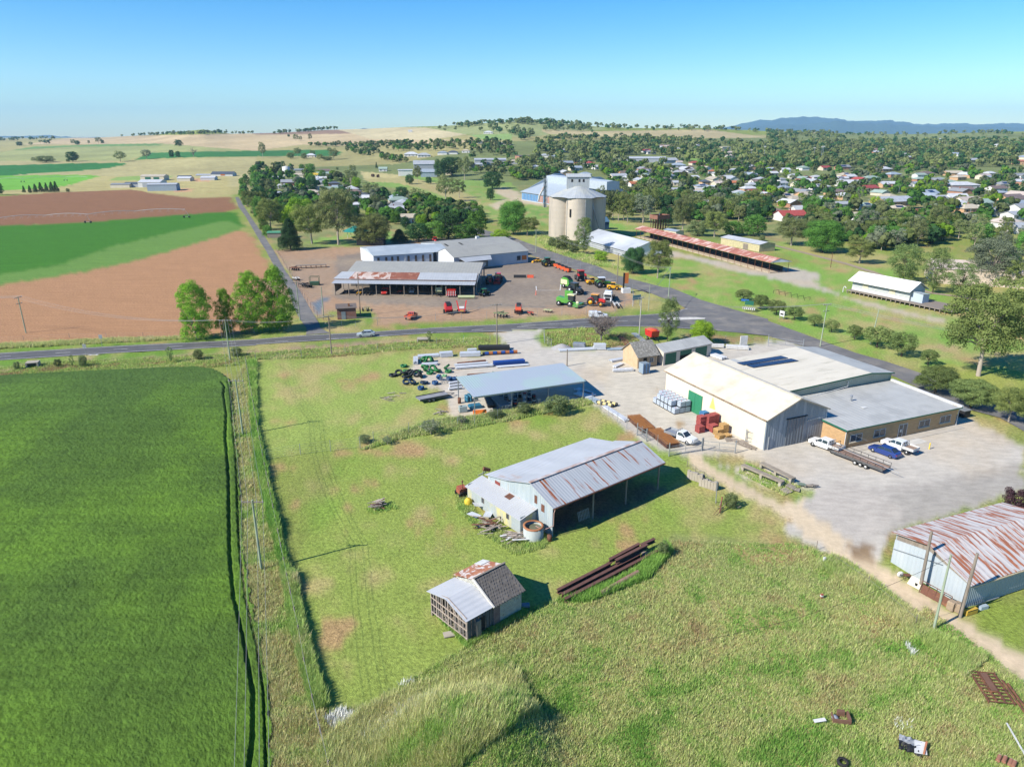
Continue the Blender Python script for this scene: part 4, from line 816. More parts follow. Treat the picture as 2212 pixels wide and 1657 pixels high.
for ln in HS.strip().splitlines():
 q=ln.split('|');x,y,wz=map(float,q[1].split(','));rc,wc,fm,hh_,pi=q[2].split(',');lab=q[3];ex=q[4]if len(q)>4 else ''
 P=g(q[0],x,y);s=.57604/RG[q[0]][2];w=wz*s*mpp(P)
 cap=34 if w>34 and 'long' not in lab and 'wide' not in lab else 90
 w=min(w,cap);d=min(max(7.5,w*.62),16);w=max(w*.93,6)
 rz=math.radians(SRG.choice([12,16,20,24,-4,2]))if P.x>0 else math.radians(SRG.choice([4,8,-4,10]))
 v=Vector((P.x,P.y,0)).normalized();c=P+v*d*.5;c.z=P.z
 nm='shed' if any(k in lab for k in(' shed','factory','hall','workshop','carport'))else 'house'
 house(c,w,d,rz,rc,wc,fm,lab,float(hh_),float(pi),'c' in ex,'s' in ex,nm,nm,front=nm=='house' or P.y<700)
 cx,cy=px(q[0],x,y);wd=wz*s;REFS.append((c.x,c.y,cx,cy,lab));hp=(float(hh_)+d*.25)/mpp(P)*1.0
 HBOX.append((cx-wd/2,cx+wd/2,cy-hp-d*.1/mpp(P)*.3,cy,c.x,c.y,max(w,d)*.6))
LANDMARK=[(1180,1300,380,520),(1120,1240,395,455),(1395,1455,455,505),(1360,1705,490,590),(1280,1410,500,575),(1555,1660,505,545),(775,1160,510,560)]
for r_,x_,y_,l_ in(('C',530,1120,'concrete silo'),('C',1275,1060,'rusty tank tower'),('C',1100,1130,'left end of the rusty platform roof'),('C',1700,1250,'middle of the rusty platform roof'),('D',90,1400,'right end of the rusty platform roof'),('D',950,1600,'white goods shed'),('C',2000,1220,'cream railway store'),('C',250,850,'bulk grain shed'),('b',900,300,'pale blue workshop'),('b',1900,200,'skylit workshop'),('b',340,200,'black park shed'),('B',190,1120,'green-roofed shed by the lane'),('B',265,600,'white water tower'),('x',700,420,'large cream hall')):
 P=g(r_,x_,y_);cx,cy=px(r_,x_,y_);REFS.append((P.x,P.y,cx,cy,l_))
USED=set()
def near_label(P,x,y,what):
 for extra in('','farther ','nearer '):
  for q in sorted(REFS,key=lambda q:(q[0]-P.x)**2+(q[1]-P.y)**2)[:9]:
   dx,dy=x-q[2],y-q[3];rel='left of' if dx<-abs(dy)*2.2 else('right of' if dx>abs(dy)*2.2 else('in front of' if dy>0 else 'behind'))
   w_=q[4].split()[:9]
   while w_[-1]in('the','of','a','and','with','by','in','on','to','just','behind','above','beside','left','right','before','below','near','at','from','white','green','big','grey'):w_.pop()
   l='%s%s %s the %s'%(extra,what,rel,' '.join(w_))
   if l not in USED and len(l.split())<=16:USED.add(l);return l
NREF=len(REFS);hg=random.Random(12)
for poly,n in(('C 1380,480 2209,500 2209,830 1450,760',20),('D 0,520 1300,560 2209,600 2209,980 1500,900 900,860 0,880',44),('C 780,500 1380,560 1380,720 900,660',9),('B 200,580 560,560 880,760 860,900 300,760',9),('B 1000,780 1300,830 1350,950 1050,900',4),('C 500,380 1200,330 1900,360 2209,420 1500,420 700,420',9),('D 200,400 2209,330 2209,520 600,520',10),('C 0,560 500,480 780,520 500,600',5)):
 P_=pl(poly);a_=np.array(P_);c_=t_=0
 while c_<n and t_<1500:
  t_+=1;x,y=hg.uniform(a_[:,0].min(),a_[:,0].max()),hg.uniform(a_[:,1].min(),a_[:,1].max())
  if not inpoly(np.array([x]),np.array([y]),P_)[0]:continue
  P=at(x,y);w=hg.uniform(11,17);d=hg.uniform(8,11)
  if any((P.x-q[4])**2+(P.y-q[5])**2<(q[6]+w*.62)**2 for q in HBOX):continue
  rc=hg.choice(['white','silver','white','silver','grey','blue','green','silver','tan','brown','pink','grey','red']);fm=hg.choice(['hip','gable','gable','cross','hip']);c_+=1
  REFS_=REFS;lab=near_label(P,x,y,rc+('-tiled' if rc in('red','brown')else '-roofed')+(' hip' if fm=='hip' else ' gabled')+' house')
  house(P,w,d,math.radians(hg.choice([14,20,104,110,18])),rc,hg.choice(['white','cream','brick','white','orange']),fm,lab or 'small house among trees',3,.42,hg.random()<.3,hg.random()<.2)
  m_=mpp(P);HBOX.append((x-w*.2/m_,x+w*.2/m_,y-5/m_,y-3.4/m_,P.x,P.y,max(w,d)*.55))
def free(x,y,top,w):
 for(a,b,t,u,*_r)in HBOX:
  ov=min(x+w*.4,b)-max(x-w*.4,a)
  if ov>.42*min(b-a,60)and y>u-1 and top<u-(u-t)*.5:return False
  if abs(x-(a+b)/2)<(b-a)/2 and t<y<=u:return False
 for(a,b,t,u)in LANDMARK:
  if x+w*.4>a and x-w*.4<b and top<u and y>t:return False
 return True
def tree_label(P,x,y,kw,h):
 return near_label(P,x,y,('tall ' if h>10 else('small ' if h<6.5 else ''))+kw+' tree')
zr=random.Random(21);placed=[]
for poly,kinds,n,(h0,h1),lab,in ZONES:
 P_=pl(poly);c=0;tries=0;n=int(n*(1.7 if P_[0][0]<900 else 1.2))
 while c<n and tries<2500:
  tries+=1;x,y=sample(P_,1,zr)[0];P=at(x,y);h=zr.uniform(h0,h1)*zr.uniform(.85,1.05);w=h*zr.uniform(.7,1.0)
  if any((P.x-q[0])**2+(P.y-q[1])**2<(.36*(w+q[2]))**2 for q in placed):continue
  m_=mpp(P)
  if not(x<900 and zr.random()<.38)and not free(x,y,y-h/m_*.97,w/m_):continue
  if any((P.x-q[4])**2+(P.y-q[5])**2<(q[6]+w*.25)**2 for q in HBOX):continue
  k=zr.choice(kinds);placed.append((P.x,P.y,w));c+=1
  kw={'gum':'grey-green','olive':'olive','grey':'silvery','broad':'mid green','dark':'dark green','lime':'lime green'}[k]
  l2=lab.replace('garden tree',kw+' garden tree').replace('gum tree',kw+(' gum tree' if k in('gum','olive','grey')else ' tree')).replace('leafy tree',kw+' leafy tree').replace('dense tree',kw+' dense tree').replace('yellow-olive olive','olive')
  l2=tree_label(P,x,y,kw,h)or l2
  tree(P,h,w,k,l2,lab.split(' ',2)[-1]+' ('+kw+')',1 if P.y<520 else 2)
# far woodland, hedgerows and hill timber: nobody could count it
def woodland(polys,dens_,hr,name,label,kinds,seed,NC=9,NL=15,gap=0):
 rg=np.random.default_rng(seed);r2=random.Random(seed);Vs=[];Cs=[]
 for(ps,dn)in polys:
  P_=pl(ps);a=np.array(P_);area=(np.ptp(a[:,0])*np.ptp(a[:,1]));n=int(dn)
  for(x,y)in sample(P_,n,r2):
   P=at(x,y);h=r2.uniform(*hr);m_=mpp(P)
   if not free(x,y,y-h/m_,h*.8/m_):continue
   if gap and any((P.x-q[4])**2+(P.y-q[5])**2<(q[6]*.85+h*.3)**2 for q in HBOX):continue
   k=r2.choice(kinds);c1,c2=np.array(KIND[k][1]),np.array(KIND[k][2]);sh=r2.uniform(.6,1.05)if P.y>700 else r2.uniform(.7,1.0)
   w=h*r2.uniform(.75,1.15)
   for c in range(NC):
    u=rg.normal(size=3);u/=np.linalg.norm(u);cc=np.array([P.x,P.y,P.z+h*.56])+u*np.array([w*.33,w*.33,h*.26]);rr_=w*rg.uniform(.16,.26)
    nn_=NL;d=rg.normal(size=(nn_,3));d/=np.linalg.norm(d,axis=1)[:,None];d[:,2]=np.abs(d[:,2])*.9-.15;p=cc+d*rr_
    t1=np.cross(d,rg.normal(size=(nn_,3)));t1/=np.linalg.norm(t1,axis=1)[:,None];t2=np.cross(d,t1);s=rr_*rg.uniform(.28,.5,(nn_,1))
    Vs.append(np.stack([p-t1*s-t2*s,p+t1*s-t2*s*.8,p+t1*s*.7+t2*s,p-t1*s*.8+t2*s*.9],1).reshape(-1,3))
    t=rg.uniform(0,1);Cs.append(np.repeat((c1*(1-t)+c2*t)[None]*sh,nn_*4,0))
   z0=P.z-.3;tw=h*.02
   q=np.array([[P.x-tw,P.y,z0],[P.x+tw,P.y,z0],[P.x+tw*.7,P.y,z0+h*.6],[P.x-tw*.7,P.y,z0+h*.6]]);Vs.append(q);Cs.append(np.tile([[.08,.065,.05]],(4,1)))
   q=q[:,[0,1,2]].copy();q[:,0]=P.x;q[:,1]=P.y+np.array([-tw,tw,tw*.7,-tw*.7]);Vs.append(q);Cs.append(np.tile([[.08,.065,.05]],(4,1)))
 V_=np.concatenate(Vs);o=npmesh(name,V_,np.arange(len(V_)).reshape(-1,4),[LEAF],col=np.concatenate(Cs));return tag(o,label,'trees',None,'stuff')
woodland([('C 0,400 500,360 900,300 1500,290 2209,340 D 700,330 2209,330 2209,520 1300,540 0,540 C 1400,470 900,460 400,520 0,560',1500),('D 0,240 500,230 700,300 2209,300 2209,420 0,400',700),('C 700,420 1350,520 1350,640 900,600 500,520',60),('C 180,280 1100,270 1800,330 2209,340 2209,420 900,420 250,400',420)],1,(7,13),'woodland','wide grey-green gum woodland spreading behind the town to the hills',['gum','gum','olive','dark','dark','gum'],31)
woodland([('B 760,385 830,360 1050,345 1060,420 1000,440 800,410',45),('B 1040,430 1240,455 1330,490 1200,490 1050,455',26),('B 1050,340 1500,320 2209,300 2209,420 1900,400 1500,385 1100,400',180),('B 460,340 1350,322 1350,340 470,356',80),('B 1850,420 2209,410 2209,600 1850,600',55),('C 0,560 500,520 820,480 820,560 560,560 0,620',50)],1,(6,10),'shelter_belt','dark belts of trees around the far edge of the left town',['dark','gum','gum','broad'],32)
woodland([('A 640,262 1860,232 1870,243 640,272',110),('A 1870,196 2100,222 2180,240 2180,246 1870,238',42),('A -60,290 120,282 560,272 560,282 100,300 -60,305',40),('A 340,318 440,300 445,325 345,335',10),('B 150,238 720,193 720,200 150,244',60),('B 1700,150 2209,115 C 0,120 750,160 760,185 300,170 B 2209,150 1750,185',150),('B 1500,165 1700,140 1900,160 2209,140 2209,260 1750,230 1500,215',34),('C 300,180 760,180 720,235 500,215 280,215',50),('C 760,165 1100,180 2209,185 2209,220 1100,215 780,200',95),('C 0,190 200,230 150,290 0,300',34),('C 1780,180 2209,210 D 0,225 600,235 600,255 0,250',60),('D 200,200 1200,195 2209,180 2209,260 1700,250 1200,215 200,212',95),('D 600,240 1600,225 1650,260 800,275',30)],1,(8,13),'hill_timber','scattered gums and tree lines along the hills on the horizon',['gum','gum','dark'],33)
woodland([('C 780,470 1350,560 1350,760 900,700 760,560',324),('C 1350,480 2209,500 2209,860 1400,800',496),('D 0,480 2209,560 2209,1000 1500,1050 900,930 0,960',907),('B 0,520 560,560 900,700 880,980 0,990',432),('B 880,760 1500,850 1900,930 1900,1020 1000,1000',237),('C 0,560 700,600 760,740 450,640 0,640',194),('D 100,980 1000,950 1600,1080 1500,1180 1000,1250 300,1120',194),('C 760,800 1400,760 2209,860 2209,980 1600,1000 900,930',280)],1,(4.5,9.5),'garden_greenery','garden trees and shrubs filling the gaps between the town houses',['broad','dark','gum','olive','broad','dark','gum','lime','grey'],35,12,24,1)
# ---------------------------------------------------------------- the rural store and its sheds, the silo, railway buildings
D2R=math.radians
class FR:
 def __init__(s,o,deg):s.o=o;s.a=D2R(deg)
 def l(s,p):
  dx,dy=p[0]-s.o[0],p[1]-s.o[1];return(dx*math.cos(s.a)+dy*math.sin(s.a),-dx*math.sin(s.a)+dy*math.cos(s.a))
 def g(s,r,x,y,z=0):
  a,b=s.l(g(r,x,y,z));return(a,b,z)
CREAM=(.66,.60,.46);RUST=(.26,.085,.035)
M_creamroof=corr('cream_roof_sheet',(.60,.54,.43),ax=1,per=.7,dep=.01,c3=(.40,.35,.25),s3=.35,t3=(.52,.78),s=.25)
M_creamwall=mat('cream_painted_wall',(.60,.55,.44),.85,c2=(.64,.56,.42),s=.3,c3=(.56,.46,.32),s3=.5,t3=(.6,.85))
M_galv=corr('galvanised_wall',(.21,.245,.275),ax=0,per=.5,dep=.012,c3=(.30,.325,.35),s3=.5,streak=(2.2,2.2,.25),rough=.45)
M_galvd=corr('galvanised_door',(.15,.17,.19),ax=0,per=.6,dep=.04,rough=.5,streak=(3,3,.4))
M_greyroof=corr('grey_sheet_roof',(.41,.41,.385),ax=0,per=.9,dep=.012,c3=(.33,.33,.31),s3=.25,rough=.5)
M_green=mat('green_paint',(.02,.13,.08),.5,s=2);M_greenb=mat('green_door_paint',(.03,.20,.10),.6,c2=(.025,.16,.08),s=2,streak=(1,6,1))
M_conc=mat('concrete',(.38,.34,.28),.9,c2=(.27,.24,.19),s=.8,bump=.01)
M_timber=mat('grey_timber',(.27,.23,.19),.9,c2=(.15,.125,.1),s=2,streak=(3,3,.5));M_dk=mat('dark_interior',(.02,.02,.02),.9)
M_steel=mat('galvanised_steel',(.38,.40,.42),.45,c2=(.28,.3,.32),s=1.5,metal=.5);M_rust=mat('rusty_steel',(.15,.065,.04),.85,c2=(.085,.04,.028),s=1.2,c3=(.22,.1,.05),s3=1.1)
def brickmat(name,c,c2,mo,bw=.5,bh=.2):
 m=bpy.data.materials.new(name);m.use_nodes=True;t=m.node_tree;L=t.links.new;b=t.nodes['Principled BSDF'];b.inputs['Roughness'].default_value=.9
 tc=nd(t,'ShaderNodeTexCoord');sx=nd(t,'ShaderNodeSeparateXYZ');L(tc.outputs['Object'],sx.inputs[0]);ad=nd(t,'ShaderNodeMath',operation='ADD');L(sx.outputs[0],ad.inputs[0]);L(sx.outputs[1],ad.inputs[1])
 cb=nd(t,'ShaderNodeCombineXYZ');L(ad.outputs[0],cb.inputs[0]);L(sx.outputs[2],cb.inputs[1])
 bk=nd(t,'ShaderNodeTexBrick',i_Scale=1.0);bk.inputs['Brick Width'].default_value=bw;bk.inputs['Row Height'].default_value=bh;bk.inputs['Mortar Size'].default_value=.012
 bk.inputs['Color1'].default_value=(*c,1);bk.inputs['Color2'].default_value=(*c2,1);bk.inputs['Mortar'].default_value=(*mo,1)
 L(cb.outputs[0],bk.inputs['Vector']);L(bk.outputs[0],b.inputs['Base Color'])
 bp=nd(t,'ShaderNodeBump',i_Strength=.6,i_Distance=.02);L(bk.outputs[1],bp.inputs['Height']);bp.invert=True;L(bp.outputs[0],b.inputs['Normal']);return m
M_brick=brickmat('tan_brick',(.48,.31,.15),(.40,.25,.12),(.33,.24,.15));M_redbrick=brickmat('red_brick',(.26,.085,.055),(.2,.07,.05),(.2,.14,.11),.35,.12)
def wall_quad(mb,p,q,z0,z1,m=0,t=.1):
 mb.bar((p[0],p[1],(z0+z1)/2),(q[0],q[1],(z0+z1)/2),t,z1-z0,m)
def win(parent,x0,x1,z0,z1,y,name='window',frame=TRIM,sill=True,mull=1,out_=-1,glass=GLS):
 """window in a wall facing -y (out_=-1) at plane y, x0..x1 along x"""
 f=MB();d=.06*out_;w=.07
 f.box(x0-w,y,z0-w,x0,y+d,z1+w).box(x1,y,z0-w,x1+w,y+d,z1+w).box(x0,y,z1,x1,y+d,z1+w).box(x0,y,z0-w,x1,y+d,z0)
 for i in range(mull):xx=x0+(x1-x0)*(i+1)/(mull+1);f.box(xx-.03,y,z0,xx+.03,y+d*.8,z1)
 o=f.build(name,frame,parent);MB().box(x0,y-.02*out_*-1,z0,x1,y+d*.45,z1).build('pane',glass,o)
 if sill:MB().box(x0-.2,y-.01*out_,z0-w-.14,x1+.2,y+.18*out_,z0-w-.004).build('sill',mat('sill_brick',(.5,.42,.28),.9,s=3),o)
 return o
# --- cream gabled store shed
cs=FR((39.67,102.92),23.6)
o=thing('storage_shed','long cream-walled gabled shed with a grey iron front and green side doors','shed',(39.67,102.92,0),cs.a)
W_,L_,he,hr=12.3,26.4,5.3,7.85
mb=MB();mb.box(0,.12,0,.12,L_,he).box(W_-.12,.12,0,W_,L_,he);mb.prism([(0,0),(W_,0),(W_,he),(W_/2,hr),(0,he)],L_,L_+.12);mb.build('wall',M_creamwall,o)
MB().prism([(0,0),(W_,0),(W_,he),(W_/2,hr),(0,he)],-.12,.12).build('front_wall',M_galv,o)
r=MB();e=.35;sl_=(hr-he)/(W_/2)
for s in(0,1):
 x0=-e if s==0 else W_+e;r.slab([(x0,-.5,he-e*sl_+.12),(W_/2,-.5,hr+.12),(W_/2,L_+.5,hr+.12),(x0,L_+.5,he-e*sl_+.12)],.1)
rf=r.build('roof',M_creamroof,o);MB().bar((W_/2,-.52,hr+.16),(W_/2,L_+.52,hr+.16),.5,.07).build('ridge_cap',M_creamroof,rf)
f=MB()
for s in(-1,1):f.bar((W_/2,-.56,hr+.02),(W_/2+s*(W_/2+e),-.56,he-e*sl_+.02),.08,.24)
f.build('bargeboard',mat('weathered_barge',(.36,.31,.24),.8,s=2),rf)
gt=MB().box(-.5,-.4,he-.2,-.36,L_+.4,he-.06).build('gutter',mat('rusty_gutter',(.42,.34,.24),.7,c2=(.2,.1,.05),s=1.2),rf)
d_=MB().box(4.2,-.2,0,5.98,-.13,4.55).build('door',M_galvd,o);d_=MB().box(6.06,-.2,0,7.9,-.13,4.55).build('door',M_galvd,o)
MB().box(3.9,-.26,4.6,8.3,-.13,4.72).build('door_rail',M_dk,o);MB().box(8.4,-.24,3.7,11.9,-.13,3.85).build('door_track',M_galv,o)
for i in range(2):MB().box(-.14,15.55+i*1.95,0.05,-.03,17.45+i*1.95,3.75).build('door',M_greenb,o)
s_=FR((0,0),0);MB().poly([(-.012,12.0,2.5),(-.012,13.6,2.35),(-.012,12.9,4.6)]).build('yellow_mark',mat('pale_yellow_paint',(.78,.62,.15),.8,s=3),o)
MB().tube((W_+.1,-.16,0),(W_+.1,-.16,he-.1),.07).tube((W_+.1,-.16,he-.1),(W_+.25,-.4,he+.1),.07).build('downpipe',TRIM,o)
# --- wide cream roofed store behind the office
o=thing('store_building','wide low store with stained cream roof, solar panels and green trim','building',(39.67,102.92,0),cs.a)
x0,x1,y0,y1=12.55,38.2,9.1,27.2;xr=32.5
mb=MB();mb.prism([(x0,0),(x1,0),(x1,5.0),(xr,5.75),(x0,5.0)],y0,y0+.12);mb.box(x0,y0+.13,0,x0+.12,y1,5);mb.box(x1-.12,y0+.13,0,x1,y1,5);mb.box(x0,y1+.01,0,x1,y1+.12,5);mb.build('wall',corr('pale_green_wall',(.36,.38,.30),ax=0,per=.5,dep=.012),o)
M_cr2=corr('stained_cream_roof',(.62,.57,.46),ax=1,per=.8,dep=.015,c3=(.36,.33,.24),s3=.5,t3=(.56,.8),streak=(.35,1.6,1),s=.3)
r=MB().slab([(x0+.0,y0-.3,5.1),(xr,y0-.3,5.85),(xr,y1+.3,5.85),(x0,y1+.3,5.1)],.1);rf=r.build('roof',M_cr2,o)
MB().slab([(xr,y0-.3,5.85),(x1+.3,y0-.3,5.1),(x1+.3,y1+.3,5.1),(xr,y1+.3,5.85)],.1).build('east_roof',M_greyroof,o)
MB().slab([(15.5,23.4,5.22),(22.5,23.4,5.43),(22.5,27.4,5.43),(15.5,27.4,5.22)],.02).build('grey_roof_sheets',M_greyroof,rf)
MB().bar((x0,y0-.36,5.02),(xr,y0-.36,5.77),.07,.22).bar((xr,y0-.36,5.77),(x1+.3,y0-.36,5.03),.07,.22).build('fascia',M_green,rf)
for(A_,B_)in(((1355,263),(1740,214)),((1440,286),(1830,239))):
 a=cs.g('J',*A_,5.6);b=cs.g('J',*B_,5.7);n=11;dx,dy=(b[0]-a[0])/n,(b[1]-a[1])/n
 s=MB()
 for i in range(n):
  p=(a[0]+dx*i,a[1]+dy*i);q=(p[0]+dx*.94,p[1]+dy*.94);zz=lambda x:5.0+(x-x0)/(xr-x0)*.75+.28
  s.slab([(p[0],p[1],zz(p[0])),(q[0],q[1],zz(q[0])),(q[0]-.25,q[1]+1.65,zz(q[0])),(p[0]-.25,p[1]+1.65,zz(p[0]))],.05)
 s.build('solar_panels',SOL,rf)
MB().path([(27,y0-.2,4.9),(27,y0-.2,4.0)],.07).path([(27,y0-.25,4.0),(18.5,y0-1,3.75),(14,y0-1.2,3.72)],.06).build('downpipe',TRIM,o)
# --- brick office
of=FR((52.5,103.3),22.9)
o=thing('shop_office','tan brick office with flat grey roof, windows and glass entrance doors','building',(52.5,103.3,0),of.a)
w,d=25.5,13.7;h0,h1=3.3,3.75
mb=MB();mb.box(0,.0,0,w,.22,h0-.02).box(0,.23,0,.22,d,h0-.01).box(w-.22,.23,0,w,d,h0+.1).box(.23,d-.2,0,w-.23,d,h1-.1);mb.build('wall',M_brick,o)
r=MB().slab([(-.35,-.45,h0+.06),(w+.25,-.45,h0+.06),(w+.25,d,h1),(-.35,d,h1)],.14);rf=r.build('roof',M_greyroof,o)
MB().slab([(.9,5,3.7),(1.4,5,3.7),(1.4,5.5,3.72),(.9,5.5,3.72)],.02).build('roof_patch',TRIM,rf)
MB().box(-.42,-.42,h0-.12,-.36,d,h0+.14).box(-.42,-.52,h0-.1,w+.3,-.46,h0+.1).build('fascia',M_green,rf)
MB().slab([(w+.0,-.5,h0+.36),(w+.5,-.5,h0+.36),(w+.5,d,h1+.28),(w,d,h1+.28)],.42).build('parapet',TRIM,o)
p=of.g('H',715,975,3.6);MB().tube((p[0],p[1],3.4),(p[0],p[1],4.5),.16).tube((p[0],p[1],4.4),(p[0],p[1],4.62),.22).build('flue',M_steel,rf)
p=of.g('H',832,1030,3.6);MB().slab([(p[0]-.5,p[1]-.3,3.62),(p[0]+.3,p[1]-.3,3.62),(p[0]+.3,p[1]+.3,3.64),(p[0]-.5,p[1]+.3,3.64)],.05).build('roof_vent',TRIM,rf)
for a,b in((1.15,3.6),(6.3,8.7),(16.5,18.9),(21.5,23.9)):win(o,a,b,1.0,2.15,-.01)
f=MB().box(11.75,-.06,0,11.85,.0,2.2).box(13.65,-.06,0,13.75,0,2.2).box(11.75,-.06,2.2,13.75,0,2.3).box(12.7,-.06,0,12.8,0,2.2).build('door',TRIM,o);MB().box(11.85,-.04,.05,13.65,.0,2.2).build('pane',GLS,f)
MB().box(12.1,-.09,.9,12.5,-.065,1.4).build('notice',TRIM,f)
for x in(-.06,w+.1):MB().tube((x,-.12,0),(x,-.12,h0),.06).build('downpipe',TRIM,o)
MB().box(-.1,-1.6,.0,w+.3,-.01,.07).build('footpath',mat('worn_path',(.45,.41,.35),.9,s=1),o)
MB().bar((.1,-.4,3.0),(3,-1.7,1.6),.03).build('awning_arm',M_steel,o)
# --- old iron barn
bf=FR((5.08,77.19),38.6)
M_barn=mat('old_white_iron',(.46,.475,.49),.5,c2=(.38,.395,.41),s=.4,wave=(0,.45,.010),c3=(.40,.25,.17),s3=.30,t3=(.60,.74),streak=(1.0,.45,.45))
M_barnr=mat('rust_streaked_iron',(.38,.395,.41),.55,c2=(.31,.33,.345),s=.4,wave=(0,.45,.010),c3=RUST,s3=.5,t3=(.58,.63),streak=(4.0,.3,.3))
M_barnw=mat('pale_blue_iron_wall',(.28,.335,.36),.6,c2=(.38,.42,.43),s=.8,wave=(1,.4,.03),c3=(.40,.33,.26),s3=.5,t3=(.62,.8),streak=(1,2.2,.3))
o=thing('barn','old open-sided iron barn with rust-streaked white roof and lean-to','barn',(5.08,77.19,0),bf.a)
LB=19.9;prof=[(0,4.3),(4.15,5.85),(8.9,4.35),(13.6,3.35)]
mb=MB();mb.prism([(.1,0),(13.3,0),(13.3,3.35),(8.9,4.25),(4.15,5.72),(.1,4.2)],-.06,.06,0,'x');mb.build('end_wall',M_barnw,o)
MB().box(0.1,13.2,0,LB*.55,13.3,3.3).build('back_wall',M_barnw,o);MB().box(.1,8.85,0,9.0,8.95,4.2).build('inner_wall',M_barnw,o)
rf=None
for i,(mm,nm)in enumerate(((M_barnr,'front_roof'),(M_barn,'middle_roof'),(M_barn,'back_roof'))):
 (a,za),(b,zb)=prof[i],prof[i+1]
 if i==0:a-=.35;za-=.13
 L2=[20.4,20.1,19.6][i];k=MB().slab([(-.4,a,za+.05),(L2,a,za+.05),(L2,b,zb+.05),(-.4,b,zb+.05)],.06);oo=k.build(nm,mm,o)
 if i==0:MB().box(-.35,-.5,4.05,20.3,-.38,4.18).build('gutter',M_rust,oo)
MB().bar((-.4,4.15,5.98),(20.3,4.15,5.98),.45,.06).build('ridge_cap',mat('rusted_ridge',(.3,.16,.1),.7,c2=(.5,.5,.5),s=.8,amt=.6),o)
for x,z in((7.0,4.2),(13.2,4.2),(19.75,4.2)):MB().tube((x,.15,0),(x,.15,z),.13,.12).build('post',M_timber,o)
for x in(7,13.2,19.75):
 MB().tube((x,8.9,0),(x,8.9,4.3),.12).build('post',M_timber,o);MB().bar((x,0,4.2),(x,4.15,5.7),.1,.14).bar((x,4.15,5.7),(x,8.9,4.25),.1,.14).bar((x,.1,4.1),(x,8.9,4.1),.1,.14).build('truss',M_timber,o)
for x in(19.5,):MB().tube((x,13.1,0),(x,13.1,3.3),.1).build('post',M_timber,o)
MB().box(-.1,3.0,3.3,-.07,3.5,4.4).build('shutter',M_rust,o)
MB().box(-.1,1.6,2.7,-.07,2.2,3.7).build('shutter',M_rust,o);MB().box(-.1,10.6,2.0,-.07,11.7,3.2).build('door',mat('dark_red_paint',(.22,.05,.04),.8,s=2),o)
MB().path([(.05,-.25,3.9),(-.05,-.15,3.4),(-.05,-.1,1.6),(-1.4,.2,1.4),(-1.9,1.1,1.7)],.05).build('downpipe',mat('pink_pipe',(.5,.3,.25),.6,s=2),o)
lt=thing('lean_to','','',(0,0,0));bpy.data.objects.remove(lt)
# lean-to on the gable end (a part of the barn)
MB().box(-2.75,3.05,0,-.08,3.15,2.3).box(-2.75,3.16,0,-2.65,14.4,2.0).box(-2.64,14.4,0,-.08,14.5,2.3).build('lean_to_wall',mat('yellowed_iron_wall',(.33,.36,.35),.65,wave=(1,.35,.01),c2=(.27,.31,.32),s=.8,c3=(.52,.46,.20),s3=.4,t3=(.5,.62),streak=(1,1,.3)),o)
k=MB().slab([(-3.0,2.85,2.02),(-.06,2.85,2.75),(-.06,14.7,2.75),(-3.0,14.7,2.02)],.06).build('lean_to_roof',mat('weathered_iron',(.36,.37,.38),.5,c2=(.4,.41,.42),s=.6,wave=(1,.4,.025),c3=(.42,.33,.25),s3=.5,t3=(.62,.8)),o)
MB().slab([(-1.2,7.2,2.53),(-.3,7.2,2.75),(-.3,8.3,2.75),(-1.2,8.3,2.53)],.02).build('rust_patch',M_rust,k)
for y in(5.3,10.6):f=MB().box(-2.80,y,1.0,-2.75,y+.55,1.75).build('window',M_timber,o);MB().box(-2.82,y+.06,1.06,-2.78,y+.49,1.69).build('pane',GLS,f)
# --- falling-down timber hut
hf=FR((-4.35,57.7),42.3)
M_slat=mat('diamond_shingle',(.15,.135,.12),.85,c2=(.10,.09,.08),s=1.5,c3=(.24,.2,.15),s3=2.2,t3=(.58,.7))
M_wb=mat('flaking_weatherboard',(.50,.50,.43),.9,c2=(.36,.34,.29),s=2.5,c3=(.22,.19,.15),s3=1.8,t3=(.6,.68),wave=(2,.17,.03))
o=thing('derelict_hut','derelict timber hut with shingle gable, rusty iron roofs and missing boards','hut',(-4.35,57.7,0),hf.a)
mb=MB()
for i in range(15):
 y=.15+i*.4
 if i in(5,9):continue
 mb.box(-.02,y,.45,.04,y+.26-(.05 if i%3 else .1),2.8+.75*(1-abs(y-2.95)/2.95))
mb.build('boards',mat('grey_boards',(.17,.15,.14),.9,c2=(.10,.09,.085),s=3,streak=(2,2,.5)),o)
fr=MB();M_fr=mat('bleached_frame',(.42,.35,.29),.9,c2=(.25,.2,.17),s=3)
for y in(0,1.2,2.0,2.95,3.9,4.9,5.85):fr.box(-.08,y-.05,.3,.0,y+.05,2.75+.8*(1-abs(y-2.95)/2.95))
for z in(.4,1.35,2.15):fr.box(-.09,0,z,-.03,5.9,z+.1)
fr.bar((-.06,1.3,2.0),(-.06,2.6,3.2),.05,.08).bar((-.06,3.0,.6),(-.06,4.2,1.9),.05,.08).bar((-.05,0,2.78),(-.05,2.95,3.6),.08,.12).bar((-.05,5.9,2.78),(-.05,2.95,3.6),.08,.12)
fr.build('frame',M_fr,o)
for y in(0.1,2.95,5.8):MB().box(-.1,y-.12,-.3,.14,y+.12,.42).build('stump',M_timber,o)
mb=MB()
for i in range(7):mb.box(.1+i*.46,-.02,.4,.1+i*.46+.38,.05,2.6)
mb.build('front_boards',mat('dark_boards',(.12,.12,.12),.9,c2=(.07,.07,.07),s=3,streak=(2,2,.5)),o)
MB().box(.95,-.32,.3,1.5,-.05,2.1).build('door',M_timber,o);MB().box(1.55,-.06,.4,2.2,-.03,2.1).build('doorway',M_dk,o)
